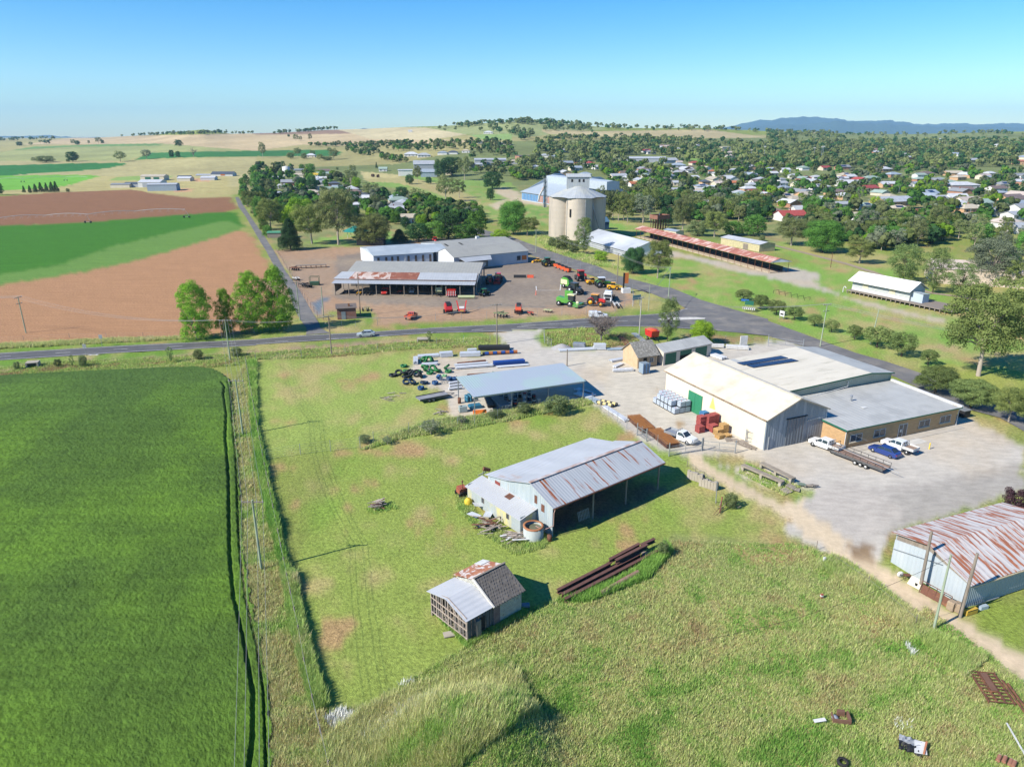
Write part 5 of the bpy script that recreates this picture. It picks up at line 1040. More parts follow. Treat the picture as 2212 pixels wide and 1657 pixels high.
MB().box(.05,.06,.35,7.1,5.8,.45).build('floor',M_timber,o);MB().box(.06,5.86,.4,3.2,5.92,2.75).build('back_boards',M_timber,o)
M_hr=mat('hut_white_iron',(.42,.43,.44),.55,c2=(.46,.47,.48),s=.8,wave=(1,.6,.012),c3=(.45,.30,.22),s3=.8,t3=(.66,.8))
M_hr2=mat('hut_rust_iron',(.40,.17,.09),.75,c2=(.26,.09,.05),s=.9,c3=(.56,.50,.46),s3=1.3,t3=(.5,.56),wave=(1,.6,.012))
MB().slab([(-.35,-.25,2.72),(3.3,-.25,2.72),(3.3,2.95,3.62),(-.35,2.95,3.62)],.04).build('front_roof',M_hr,o)
MB().slab([(-.35,2.95,3.62),(3.3,2.95,3.62),(3.3,6.2,2.85),(-.35,6.2,2.85)],.04).build('back_roof',M_hr,o)
MB().slab([(3.3,2.9,4.25),(7.4,2.9,4.25),(7.4,6.4,3.1),(3.3,6.4,3.1)],.05).build('rusty_roof',M_hr2,o)
MB().slab([(6.1,5.2,3.56),(7.38,5.2,3.56),(7.38,6.38,3.17),(6.1,6.38,3.17)],.02).build('new_sheet',TRIM,o)
MB().slab([(3.25,-.3,2.62),(7.5,-.3,2.62),(7.5,2.95,4.3),(3.25,2.95,4.3)],.08).build('shingle_roof',M_slat,o)
sh=MB()
for i in range(12):
 for j in range(10):
  x=3.45+(i+.5*(j%2))*.335;y=-.2+j*.32;z=2.62+(y+.3)/3.25*1.68+.02+random.uniform(0,.03)
  if random.random()<.06 or x>7.3:continue
  q=.19;k=1.68/3.25;sh.poly([(x-q,y,z),(x,y-q,z-q*k+.01),(x+q,y,z),(x,y+q,z+q*k)])
sh.build('shingles',M_slat,o)
MB().bar((3.2,2.93,4.38),(7.55,2.93,4.38),.22,.06).build('ridge_cap',M_timber,o)
MB().bar((3.2,-.32,2.62),(3.2,2.95,4.3),.14,.26).build('bargeboard',mat('bleached_board',(.55,.52,.46),.9,s=3),o)
mb=MB();mb.box(3.3,-.06,.3,7.15,.02,2.62).prism([(0.0,.3),(5.8,.3),(5.8,3.1),(2.95,4.15),(0,2.6)],7.1,7.18,0,'x').prism([(0.05,2.6),(5.8,3.1),(2.95,4.15)],3.25,3.32,0,'x').box(3.3,5.78,.3,7.1,5.86,3.05);mb.build('weatherboards',M_wb,o)
MB().box(3.3,-.12,.3,4.15,-.065,2.4).build('shutter',mat('maroon_boards',(.15,.09,.085),.9,s=3,c2=(.2,.15,.14)),o)
# --- rusty roofed iron shed at the right edge
rfm=FR((47.7,63.1),22)
M_rs=mat('rust_striped_iron',(.50,.48,.46),.6,c2=(.42,.39,.37),s=.5,wave=(0,.8,.012),c3=(.30,.11,.055),s3=.55,t3=(.50,.55),streak=(4.2,.42,.42))
o=thing('iron_shed','pale iron shed with heavily rust-striped roof beside the sandy drive','shed',(47.7,63.1,0),rfm.a)
M_rsw=mat('pale_iron_wall',(.33,.38,.41),.6,c2=(.40,.43,.45),s=.6,wave=(1,.5,.02),streak=(1,1,.3),c3=(.36,.40,.43),s3=.8,t3=(.6,.75))
M_rsw2=mat('blue_iron_wall',(.27,.33,.37),.6,c2=(.33,.38,.42),s=.6,wave=(0,.3,.03),streak=(1,1,.3))
MB().prism([(0,0),(9.3,0),(9.3,3.0),(5,3.9),(0,2.7)],-.05,.06,0,'x').build('end_wall',M_rsw,o);MB().prism([(0.2,2.6),(9.2,3.0),(9.2,3.75),(5.0,4.55),(.2,3.0)],.1,.16,0,'x').build('upper_boards',M_timber,o)
MB().box(.07,0,0,18,.1,3.0).build('front_wall',M_rsw2,o);MB().box(.07,9.2,0,18,9.3,3.7).build('back_wall',M_rsw2,o)
MB().slab([(-.4,-.35,3.05),(18.3,-.35,3.05),(18.3,5,4.8),(-.4,5,4.8)],.05).build('front_roof',M_rs,o);MB().slab([(-.4,5,4.8),(18.3,5,4.8),(18.3,9.7,3.85),(-.4,9.7,3.85)],.05).build('back_roof',M_rs,o)
MB().box(-.35,-.46,2.85,18.2,-.36,2.97).build('gutter',mat('cream_gutter',(.55,.45,.3),.6,s=2),o)
for s_,q,nm in((0,((-.25,3.2,3.4),(-.25,9.2,1.9)),'pipe'),):MB().path([q[0],q[1]],.035).build('wall_pipe',M_steel,o)
# --- open steel shed over the yard racks
o=thing('open_steel_shed','open steel-framed shed with blue-green ribbed skillion roof over the yard racks','shed',(-6.6,117.7,0),D2R(22.8));sf=FR((-6.6,117.7),22.8)
M_moire=mat('bluegreen_ribbed_roof',(.33,.38,.42),.4,c2=(.32,.36,.42),s=.3,wave=(0,.5,.012),c3=(.32,.41,.40),s3=.15)
MB().slab([(-.3,-.3,3.62),(22,-.3,3.62),(22,9.3,4.35),(-.3,9.3,4.35)],.12).build('roof',M_moire,o)
for x in(0,7.1,14.4,21.7):
 for y,z in((0,3.5),(9,4.2)):MB().box(x-.08,y-.08,0,x+.08,y+.08,z).build('post',M_steel,o)
 MB().bar((x,0,3.32),(x,9,4.05),.08,.18).build('rafter',M_steel,o)
MB().bar((0,.0,3.3),(21.7,0,3.3),.08,.2).bar((0,.1,3.2),(1.2,0,2.5),.05).build('eave_beam',M_steel,o)
# --- sandstone-coloured cottage and shed with green roller doors
o=thing('brick_cottage','tiny tan masonry cottage with a steep lichen-covered grey shingle roof','cottage',(26.7,144.6,0),D2R(24));w,d,h=4.9,5.7,2.85
M_sand=mat('tan_render',(.50,.37,.23),.9,c2=(.42,.30,.18),s=1.2,bump=.01)
mb=MB();mb.prism([(0,0),(d,0),(d,h),(d/2,h+2.2),(0,h)],-.05,.1,0,'x');mb.prism([(0,0),(d,0),(d,h),(d/2,h+2.2),(0,h)],w-.1,w+.05,0,'x');mb.box(.11,0,0,w-.11,.15,h).box(.11,d-.15,0,w-.11,d,h);mb.build('wall',M_sand,o)
M_lich=mat('lichen_shingle',(.23,.22,.19),.95,c2=(.15,.14,.12),s=2.2,c3=(.33,.31,.27),s3=2.6,t3=(.5,.62),bump=.03)
r=MB();r.slab([(-.4,-.6,h-.3),(w+.4,-.6,h-.3),(w+.4,d/2,h+2.25),(-.4,d/2,h+2.25)],.1);r.slab([(-.4,d+.6,h-.3),(w+.4,d+.6,h-.3),(w+.4,d/2,h+2.25),(-.4,d/2,h+2.25)],.1);r.build('roof',M_lich,o)
MB().box(1.4,-.07,0,2.3,.0,2.1).build('doorway',M_dk,o)
for x in(0.05,1.1,2.6,4.6):MB().box(x,-.1,0,x+.25,.0,h).build('pilaster',mat('tan_pilaster',(.55,.42,.27),.9,s=2),o)
win(o,3.1,3.9,1.1,1.9,-.01)
o=thing('garage_shed','cream iron shed with grey roof and three dark green roller doors','shed',(32.6,146.6,0),D2R(31));w,d=14.2,5.6
M_gw=corr('cream_shed_wall',(.58,.53,.44),ax=0,per=.4,dep=.01)
mb=MB();mb.prism([(0,0),(d,0),(d,3.05),(d/2,4.0),(0,3.05)],-.04,.06,0,'x').prism([(0,0),(d,0),(d,3.05),(d/2,4.0),(0,3.05)],w-.06,w+.04,0,'x').box(.07,d-.08,0,w-.07,d,3.04)
for a,b in((.07,.5),(3.7,4.8),(8.2,9.3),(12.9,w-.07)):mb.box(a,0,0,b,.1,3.04)
mb.box(.5,0,2.55,w-.5,.09,3.04);mb.build('wall',M_gw,o)
r=MB();r.slab([(-.2,-.3,2.95),(w+.2,-.3,2.95),(w+.2,d/2,4.1),(-.2,d/2,4.1)],.08);r.slab([(-.2,d+.3,2.95),(w+.2,d+.3,2.95),(w+.2,d/2,4.1),(-.2,d/2,4.1)],.08);r.build('roof',M_greyroof,o)
MB().box(.5,.02,.02,3.7,.07,2.55).build('roller_door',M_green,o);MB().box(4.8,.02,1.5,8.2,.07,2.55).build('roller_door',M_green,o);MB().box(9.3,.02,.02,12.9,.07,2.55).build('roller_door',M_green,o)
MB().box(4.8,.5,.0,8.2,.6,2.5).build('dark_bay',M_dk,o)
# --- machinery dealer's long open shed
mf=FR((-54.9,218.4),-3.7)
M_mr=corr('dealer_grey_roof',(.30,.30,.275),ax=0,per=1.0,dep=.012,c3=(.3,.3,.27),s3=.12,rough=.7);M_mr2=corr('dealer_pale_roof',(.36,.38,.40),ax=0,per=.8,dep=.012)
M_mrr=mat('dealer_rust_roof',(.50,.44,.40),.7,c2=(.4,.3,.25),s=.6,c3=(.24,.09,.05),s3=.5,t3=(.46,.54),streak=(1,.6,1));M_mrr2=mat('dealer_full_rust',(.24,.09,.055),.85,c2=(.17,.06,.04),s=.5,c3=(.34,.2,.14),s3=.7,t3=(.55,.65))
o=thing('machinery_shed','long open machinery shed with stepped grey roof and a rusty red patch','shed',(-54.9,218.4,0),mf.a);LM=43.4
pr=[(-.5,3.82),(3.1,4.2),(3.1,4.55),(7.9,5.9),(9.0,5.6),(20.6,7.2),(31.5,5.4)]
xs={0:(-.8,LM+.3),2:(-1.2,LM+.3),3:(-1.2,LM+.3),4:(1.5,LM+.8),5:(1.5,LM+.8)}
for i,m_,nm in((0,M_mr2,'front_awning'),(2,M_mr2,'low_roof'),(3,M_mr,'valley_roof'),(4,M_mr,'high_roof'),(5,M_mr,'back_roof')):
 (a,za),(b,zb)=pr[i],pr[i+1];X0,X1=xs[i]
 xa=X0+(1.2 if i==2 else 0)*0;k=MB().slab([(X0,a,za),(X1,a,za),(X1-(0),b,zb),(X0+(1.4 if i in(2,)else 0),b,zb)],.08).build(nm,m_,o)
 if i==2:
  t=.62;y0_,y1_=3.15,7.8;z_=lambda y:4.55+(y-3.1)/4.8*1.35+.02
  MB().slab([(3.6,y0_,z_(y0_)),(16.6,y0_,z_(y0_)),(16.2,y1_,z_(y1_)),(4.6,y1_,z_(y1_))],.015).build('rust_patch',M_mrr,k);MB().slab([(16.6,y0_,z_(y0_)),(25.2,y0_,z_(y0_)),(25.4,y1_,z_(y1_)),(16.2,y1_,z_(y1_))],.015).build('rust_patch',M_mrr2,k)
  MB().bar((-1.1,3.0,4.4),(LM+.2,3.0,4.4),.08,.14).build('gutter',M_rust,k)
MB().prism([(3.2,4.3),(7.9,5.8),(9.0,5.5),(20.6,7.1),(31.4,5.3),(31.4,4.6),(20.6,5.4),(9,4.2),(3.2,3.7)],LM+.55,LM+.62,0,'x').build('end_cladding',M_mr2,o)
n=10
for i in range(n+1):
 x=LM*i/n
 MB().tube((x,0,0),(x,0,3.8),.14,.12).build('post',M_timber,o)
 MB().tube((x,8.9,0),(x,8.9,5.5),.13).build('post',M_timber,o)
 if i%2==0 or i==n:MB().tube((x,30.8,0),(x,30.8,5.3),.12).build('post',M_timber,o)
for x in(LM+.2,):
 for y in(4,15,20,26):MB().tube((x,y,0),(x,y,4.4 if y<10 else 5.6),.1).build('post',M_steel,o)
MB().box(1,14,0,LM-.5,14.1,5).build('inner_wall',mat('dark_inner_wall',(.12,.11,.1),.9,s=1),o);MB().box(-.1,.2,.9,.0,7,3.6).build('side_wall',M_timber,o)
# --- dealer's workshops behind
def shedbox(name,label,P,rz,w,d,h,hr,wm,rm,cat='shed',ridge=.5,over=.3,cols=None):
 o=thing(name,label,cat,P,rz);yr=d*ridge
 MB().prism([(0,0),(d,0),(d,h),(yr,hr),(0,h)],-.03,.08,0,'x').prism([(0,0),(d,0),(d,h),(yr,hr),(0,h)],w-.08,w+.03,0,'x').box(.09,0,0,w-.09,.1,h).box(.09,d-.1,0,w-.09,d,h).build('wall',wm,o)
 k=MB();s0=(hr-h)/yr if yr else 0;s1=(hr-h)/(d-yr)
 k.slab([(-over,-over,h-over*s0+.1),(w+over,-over,h-over*s0+.1),(w+over,yr,hr+.1),(-over,yr,hr+.1)],.08)
 k.slab([(-over,d+over,h-over*s1+.1),(w+over,d+over,h-over*s1+.1),(w+over,yr,hr+.1),(-over,yr,hr+.1)],.08)
 o['_rf']=0;del o['_rf'];return o,k.build('roof',rm,o)
M_bw=corr('pale_blue_wall',(.42,.48,.54),ax=0,per=.5,dep=.012,rnd=0);M_br=corr('pale_blue_roof',(.34,.385,.41),ax=0,per=.6,dep=.01,c3=(.38,.42,.44),s3=.1);M_ww=corr('white_iron_wall',(.62,.64,.65),ax=1,per=.5,dep=.012)
P0=g('b',555,345,5.0);P1=g('b',1325,297,5.0);rz=math.atan2(P1.y-P0.y,P1.x-P0.x);wl=(P1-P0).length
o,rf=shedbox('workshop','long pale blue iron workshop with narrow brown windows behind the machinery shed',(P0.x,P0.y,0),rz,wl,24,4.9,6.4,M_bw,M_br,'workshop',.45)
MB().box(-.1,.1,0,-.04,23.9,4.85).build('end_cladding',M_ww,o)
for i,bx in enumerate((615,714,790,864,1001,1097,1192,1288)):
 x=(bx-555)/(1325-555)*wl;f=MB().box(x-.42,-.06,1.4,x+.42,-.01,4.2).build('window',mat('brown_window',(.12,.09,.07),.5,s=2),o)
MB().box(11.6,-.12,0,12.3,-.01,4.8).build('white_pier',TRIM,o)
MB().box(wl+.05,6,0,wl+6.1,6.1,4.8).box(wl+6.1,0,0,wl+6.2,18,4.9).build('bay_wall',M_bw,o);MB().slab([(wl+.32,-.3,5.0),(wl+6.6,-.3,5.0),(wl+6.6,10.8,6.42),(wl+.32,10.8,6.42)],.08).build('bay_roof',M_br,o)
P0=g('b',1600,355,5.0);P1=g('c',0,37,5.0);rz2=math.atan2(P1.y-P0.y,P1.x-P0.x)+.12;
M_w2=corr('dealer_wall',(.44,.48,.52),ax=0,per=.4,dep=.012);
P2=g('c',395,12,4.4);wl=(Vector((P2.x,P2.y))-Vector((P0.x,P0.y))).length;rz2=math.atan2(P2.y-P0.y,P2.x-P0.x)
o,rf=shedbox('workshop','grey-roofed dealer workshop with white gable end facing the yard',(P0.x,P0.y,0),rz2,wl,15,4.6,6.9,M_w2,M_mr,'workshop')
MB().prism([(0.05,0),(14.95,0),(14.95,4.6),(7.5,6.85),(.05,4.6)],-.12,-.06,0,'x').build('gable',M_ww,o)
k=MB().slab([(2.5,-4.2,3.4),(13.5,-4.2,3.4),(15,-.35,4.4),(1.6,-.35,4.4)],.07).build('awning',M_mr2,o);MB().box(2,-.2,.2,14,-.05,3.4).build('brown_doors',M_timber,o)
for a,b,m_ in((wl-5,wl-3.4,GLS),(wl-2.8,wl-.7,mat('orange_sign',(.55,.16,.04),.6,s=2))):MB().box(a,-.09,1.3,b,-.02,3.0).build('window' if m_ is GLS else 'wall_sign',m_,o)
for i,x in enumerate((17.6,19.5)):pass
P0=g('c',-30,150,3.2);o,rf=shedbox('annexe','small blue-grey annexe with roller door at the front of the dealer workshop',(g('c',-95,215,0).x,g('c',-95,215,0).y,0),rz2+.05,9.4,6.5,3.3,4.0,M_bw,M_mr2,'annexe')
MB().box(3.8,-.07,0,6.6,-.02,2.6).build('roller_door',mat('pale_roller',(.45,.5,.55),.5,s=2,wave=(2,.2,.02)),o)
for x in(.4,1.9,7.6):MB().box(x,-.07,1.3,x+.7,-.02,2.5).build('window',GLS,o)
P0=g('b',1480,262,5.6);P2=g('C',140,1165,5.6);rz3=math.atan2(P2.y-P0.y,P2.x-P0.x)
o,rf=shedbox('workshop','rear grey-roofed workshop with four dark skylights',(P0.x+1,P0.y+3,0),rz2,wl+1,26,4.6,6.2,M_w2,M_mr,'workshop')
for a,b in((2.5,6),(9,6),(4.5,19),(12,19.5)):
 z=lambda y:4.7+(1.6*y/13 if y<13 else 1.6*(26-y)/13)+.04
 MB().slab([(a,b,z(b)),(a+.9,b,z(b)),(a+.9,b+3.4,z(b+3.4)),(a,b+3.4,z(b+3.4))],.02).build('skylight',M_dk,rf)
MB().box(20,14,6.1,21.4,15.2,7.1).build('air_cooler',TRIM,rf)
# --- brick substation hut
o=thing('brick_hut','small red brick utility hut with a grey metal door beside the main road','hut',(-47.0,187.1,0),D2R(14));w,d=5.0,4.6
MB().box(0,0,0,w,d,3.0).build('wall',M_redbrick,o);rf=MB().slab([(-.3,-.3,3.1),(w+.3,-.3,3.1),(w+.3,d+.3,3.25),(-.3,d+.3,3.25)],.12).build('roof',mat('brown_flat_roof',(.16,.13,.11),.8,s=1),o)
MB().box(1.1,-.06,0,2.2,-.01,2.1).build('door',M_steel,o);MB().box(3.0,1.5,3.2,3.5,2,3.9).build('vent',M_rust,rf)
# --- concrete grain silo
sx,sy=31.5,352.5;rad=6.3;sp=5.9;th0=math.atan2(-sy,-sx)+.12
M_silo=mat('silo_concrete',(.47,.41,.33),.9,c2=(.39,.34,.28),s=.18,c3=(.29,.265,.225),s3=.35,t3=(.5,.7),streak=(1,1,.12),wave=(2,2.4,.012));M_siron=corr('silo_iron',(.36,.385,.40),ax=0,per=.8,dep=.012,c3=(.38,.39,.36),s3=.15)
o=thing('grain_silo','tall cream concrete grain silo of joined cells with iron roof and headhouse','silo',(sx,sy,0),0)
cc=[(math.cos(th0+k*math.pi/2)*sp*1.25,math.sin(th0+k*math.pi/2)*sp*1.25)for k in range(4)]
SH=19.3
for cx_,cy_ in cc:MB().lathe((cx_,cy_,0),[(rad,-.5),(rad,SH)],40).build('cell',M_silo,o)
MB().box(-5,-5,0,5,5,SH-.2).build('core',M_silo,o)
r=MB();N_=32;ring=[]
for i in range(N_):
 t=2*math.pi*i/N_;best=max(cx_*math.cos(t)+cy_*math.sin(t)for cx_,cy_ in cc)+rad+.45;ring.append((math.cos(t)*best*.985,math.sin(t)*best*.985,SH+.1-(.25 if i%4==2 else 0)))
apex=[];up=[(x*.22,y*.22,SH+4.6)for x,y,z in ring]
r.add(ring+up,[(i,(i+1)%N_,N_+(i+1)%N_,N_+i)for i in range(N_)]+[tuple(range(N_,2*N_))]);r.add([(x*.99,y*.99,z-.25)for x,y,z in ring],[tuple(reversed(range(N_)))])
rf=r.build('roof',M_siron,o)
hd=MB().prism([(-2.4,SH+1.2),(2.4,SH+1.2),(2.4,SH+9.0),(0,SH+10.2),(-2.4,SH+9.0)],-5.4,5.2,0,'x').build('headhouse',M_siron,o)
MB().slab([(-5.9,-2.9,SH+8.95),(5.7,-2.9,SH+8.95),(5.7,0,SH+10.35),(-5.9,0,SH+10.35)],.08).slab([(-5.9,2.9,SH+8.95),(5.7,2.9,SH+8.95),(5.7,0,SH+10.35),(-5.9,0,SH+10.35)],.08).build('headhouse_roof',M_siron,hd)
for x in(-3.0,.4,2.4)[1:]+(-3.0,):MB().box(x-.45,-2.46,SH+6.6,x+.45,-2.41,SH+7.9).build('window',M_dk,hd)
p=cc[0];a=th0+.5;
MB().box(-12.2,-6.6,SH-9.2,-10.9,-6.1,SH-5.6).build('dark_opening',M_dk,o)if False else None
ox,oy=cc[0][0]+math.cos(th0-.75)*rad,cc[0][1]+math.sin(th0-.75)*rad
MB().bar((ox,oy,SH-8.6),(ox,oy,SH-5.0),1.5,.25).build('dark_opening',M_dk,o)
for dt in(-1.2,.35,1.2):
 a=th0+dt;x,y=cc[0][0]+math.cos(a)*(rad+.12),cc[0][1]+math.sin(a)*(rad+.12);MB().tube((x,y,0),(x,y,SH),.1).build('downpipe',M_steel,o)
MB().tube((9.5,-9.5,5.5),(6.2,-7.4,SH-3.5),.16).build('loading_spout',M_timber,o);MB().tube((8,-8.0,9),(6.0,-7.1,SH-.2),.25).build('loading_spout',M_steel,o)
# small dark blue lean shed beside the silo
q=g('C',780,1068);o,rf=shedbox('lean_shed','small dark blue open shed at the right foot of the silo',(q.x-2,q.y,0),D2R(20),6,7,4.2,6.2,mat('deep_blue_iron',(.05,.10,.17),.6,s=1),mat('blue_iron_roof',(.08,.16,.24),.5,s=1))
# long white grain shed in front of the silo
o,rf=shedbox('grain_shed','long white-roofed grain shed running from the silo beside the road',(46.8,288.3,0),D2R(21),16,44,2.75,3.2,M_ww,mat('long_white_roof',(.44,.465,.49),.5,s=.2,c3=(.5,.52,.53),s3=.05),'shed')
bpy.data.objects.remove(rf);[bpy.data.objects.remove(c_)for c_ in list(o.children)]
fr=FR((46.8,288.3),21)
MB().prism([(0,0),(16,0),(16,2.7),(9.5,6.0),(0,2.7)],-.05,.05).prism([(0,0),(16,0),(16,2.7),(9.5,6.0),(0,2.7)],44,44.1).box(15.9,.1,0,16,44,2.7).build('wall',M_ww,o)
MB().box(.2,.1,0,.3,44,2.7).build('side_wall',mat('ribbed_white_wall',(.60,.62,.64),.7,c2=(.5,.52,.54),s=1,streak=(1,1,.2)),o)
k=MB()
for i in range(45):k.box(.0,i*.98,0,.16,i*.98+.09,2.7)
for z in(.7,1.6):k.box(.02,0,z,.17,44,z+.1)
k.build('wall_ribs',mat('grey_ribs',(.3,.33,.36),.7,s=1),o)
MB().slab([(-.5,-.5,2.7),(9.5,-.5,6.15),(9.5,44.3,6.15),(-.5,44.3,2.7)],.08).slab([(16.5,-.5,2.6),(9.5,-.5,6.15),(9.5,44.3,6.15),(16.5,44.3,2.6)],.08).build('roof',mat('long_white_roof',(.44,.465,.49),.5,s=.2),o)
# big grain shed with blue and red bulk doors left behind the silo
o=thing('bulk_grain_shed','large pale blue grain shed with blue and rust striped walls left of the silo','shed',(7.5,560.5,0),D2R(-64));L_=56;Wd=62
M_gs=corr('grain_roof',(.36,.41,.45),ax=1,per=1.2,dep=.04);M_gw2=corr('grain_wall',(.40,.45,.50),ax=0,per=1,dep=.04)
MB().box(0,0,0,L_,.3,6.2).build('front_wall',M_gw2,o);MB().prism([(0,0),(Wd,0),(Wd,6),(Wd*.55,19),(Wd*.45,19),(0,6)],-.2,.1,0,'x').prism([(0,0),(Wd,0),(Wd,6),(Wd*.55,19),(Wd*.45,19),(0,6)],L_-.1,L_+.2,0,'x').build('end_wall',M_gw2,o)
MB().slab([(-1,-1,6.3),(L_+1,-1,6.3),(L_+1,24,14),(-1,24,14)],.2).build('front_roof',M_gs,o);MB().slab([(-1,24,14),(L_+1,24,14),(L_+1,Wd+1,6.3),(-1,Wd+1,6.3)],.2).build('back_roof',M_gs,o)
MB().prism([(20,12),(30,12),(30,17.5),(25,18.2),(20,17.5)],2,L_+30,0,'x').build('ridge_monitor',M_gw2,o)
BL=mat('blue_panel',(.10,.26,.48),.6,s=1);RD=mat('rust_panel',(.42,.22,.17),.7,s=1)
for i in range(22):MB().box(1+i*2.4,-.25,.8,2.6+i*2.4,-.05,5.2).build('panel',BL if i<11 or i in(14,15)else RD,o)
o=thing('grain_elevator','steel bucket elevator tower with a slanting pipe beside the bulk grain shed','elevator',(g('C',285,870).x,g('C',285,870).y,0));k=MB();
for a,b in((-1.2,-1.2),(1.2,-1.2),(1.2,1.2),(-1.2,1.2)):k.bar((a,b,0),(a,b,19),.2)
for z in range(2,19,3):
 for a,b,c_,d_ in((-1.2,-1.2,1.2,-1.2),(1.2,-1.2,1.2,1.2),(-1.2,1.2,1.2,1.2),(-1.2,-1.2,-1.2,1.2)):k.bar((a,b,z),(c_,d_,z),.12);k.bar((a,b,z),(c_,d_,z+3),.1)
k.build('tower_frame',M_steel,o);MB().box(-.7,-.7,0,.7,.7,19).build('elevator_leg',mat('elevator_grey',(.2,.22,.24),.6,s=1),o);MB().tube((0,0,15),(-4,-2,8),.7).tube((-4,-2,8),(-5,-3,4),.7,.4).build('spout',mat('white_spout',(.5,.48,.45),.6,c3=RUST,s3=.5,s=1),o)
# --- railway land: long rusty roof, tank tower, huts
o=thing('platform_shed','very long open shelter with a rust-red roof on thin posts over a dark wall','shelter',(92.7,255.2,0),D2R(108.7));LP,WP=101,8.6
M_rr=mat('rust_red_roof',(.40,.17,.12),.75,c2=(.28,.10,.07),s=.35,c3=(.56,.42,.36),s3=.5,t3=(.5,.62),streak=(1,.35,1),wave=(0,.8,.012))
y0=1.2
MB().slab([(-1,y0,4.1),(LP,y0,4.1),(LP,-3.2,5.4),(-1,-3.2,5.4)],.08).build('front_roof',M_rr,o);MB().slab([(-1,-3.2,5.4),(LP,-3.2,5.4),(LP,-8.6,4.0),(-1,-8.6,4.0)],.08).build('back_roof',M_rr,o)
MB().prism([(y0,4.0),(-8.6,3.9),(-3.2,5.3)],-.9,-.8,0,'x').build('gable',M_ww,o)
for i in range(25):
 x=i*(LP-1)/24;MB().tube((x,.4,0),(x,.4,4.1),.08,n=6).build('post',M_rust,o);MB().bar((x,.4,3.4),(x,-1.3,4.6),.06).bar((x,.4,4.0),(x,-8,4.0),.07).build('brace',M_rust,o)
 if i%2==0:MB().tube((x,-7.8,0),(x,-7.8,4.0),.08,n=6).build('post',M_rust,o)
MB().box(0,-5.5,.3,LP-4,-5.4,2.2).build('dark_wall',mat('dark_mesh_wall',(.03,.05,.045),.9,s=1),o);MB().box(0,-6.5,0,LP,-.2,.35).build('platform',mat('sandy_platform',(.45,.37,.27),.9,s=.6),o)
q=g('C',1275,1066);o=thing('tank_tower','rusty square railway water tank on a forest of iron legs','water tank',(q.x,q.y+2,0),D2R(28));k=MB()
for i in range(5):
 for j in range(4):MB().bar((-3.6+i*1.8,-2.7+j*1.8,0),(-3.6+i*1.8,-2.7+j*1.8,5.6),.18).build('leg',M_rust,o)
for j in range(4):k.bar((-3.6,-2.7+j*1.8,2),(3.6,-2.7+j*1.8,4.5),.08).bar((-3.6,-2.7+j*1.8,4.5),(3.6,-2.7+j*1.8,2),.08)
k.build('bracing',M_rust,o);tk=MB();tk.box(-4.1,-3.2,5.6,4.1,3.2,5.8)
for a in((-4.1,-3.2,4.1,-3.1),(-4.1,3.1,4.1,3.2),(-4.1,-3.2,-4.0,3.2),(4.0,-3.2,4.1,3.2)):tk.box(a[0],a[1],5.81,a[2],a[3],7.7)
tk.build('tank',mat('tank_rust',(.27,.13,.09),.85,c2=(.17,.08,.055),s=.9),o);MB().tube((-.5,0,5),(-.5,0,8.6),.12).build('vent_pipe',M_steel,o)
o,rf=shedbox('railway_hut','small cream hut with blue-grey roof behind the rusty platform roof',(g('C',1310,1105).x,g('C',1310,1105).y,0),D2R(-62),9,5,2.4,2.9,wmat('cream'),rmat('blue'),'hut')
o,rf=shedbox('railway_store','cream iron railway store with white roof behind the rusty platform roof',(95.0,327.5,0),D2R(-66.5),25,8.5,3.1,3.9,mat('yellowish_wall',(.50,.44,.26),.85,s=1),rmat('white'),'shed')
MB().box(15,-.1,0,18,-.02,2.4).build('dark_door',M_timber,o)
o=thing('goods_shed','white-roofed railway goods shed on a dark timber platform','shed',(107.4,222.5,0),D2R(-61.6));w,d=19.2,6.8;zf=.95
M_gd=mat('goods_wall',(.44,.46,.44),.8,c2=(.36,.38,.37),s=1,wave=(2,.5,.03))
MB().prism([(0,zf),(d,zf),(d,4.1),(d/2,6.1),(0,4.1)],-.05,.05,0,'x').prism([(0,zf),(d,zf),(d,4.1),(d/2,6.1),(0,4.1)],w-.05,w+.05,0,'x').box(.06,0,zf,w-.06,.1,4.1).box(.06,d-.1,zf,w-.06,d,4.1).build('wall',M_gd,o)
MB().slab([(-.9,-1.3,3.75),(w+.6,-1.3,3.75),(w+.6,d/2,6.3),(-.9,d/2,6.3)],.08).slab([(-.9,d+1.3,3.75),(w+.6,d+1.3,3.75),(w+.6,d/2,6.3),(-.9,d/2,6.3)],.08).build('roof',mat('goods_white_roof',(.68,.67,.64),.6,s=.3),o)
for x in(3.6,12.6):MB().box(x,-.08,zf,x+1.9,-.02,3.5).build('door',mat('cream_door',(.66,.58,.40),.8,s=2),o)
MB().box(0,-.12,zf,w,-.06,zf+.9).build('white_band',TRIM,o)
MB().prism([(.6,zf),(3.6,zf),(3.6,3.2),(.6,3.7)],w+.1,w+3.6,0,'x').build('annexe',M_bw,o);MB().slab([(w+.1,.3,4.0),(w+3.9,.3,3.7),(w+3.9,3.8,3.3),(w+.1,3.8,3.5)],.07).build('annexe_roof',M_br,o)
pk=MB().box(-.6,-1.9,.75,w+14,d+.3,.94).build('platform',M_timber,o)
for i in range(22):MB().box(-.4+i*1.5,-1.8,0,-.15+i*1.5,-1.55,.74).build('stump',M_timber,o)
MB().path([(-1.6,-2,0),(-1.6,-2,1.4),(-1.1,-2,1.9),(-.6,-2,1.4)],.12).build('white_hoop',TRIM,o)
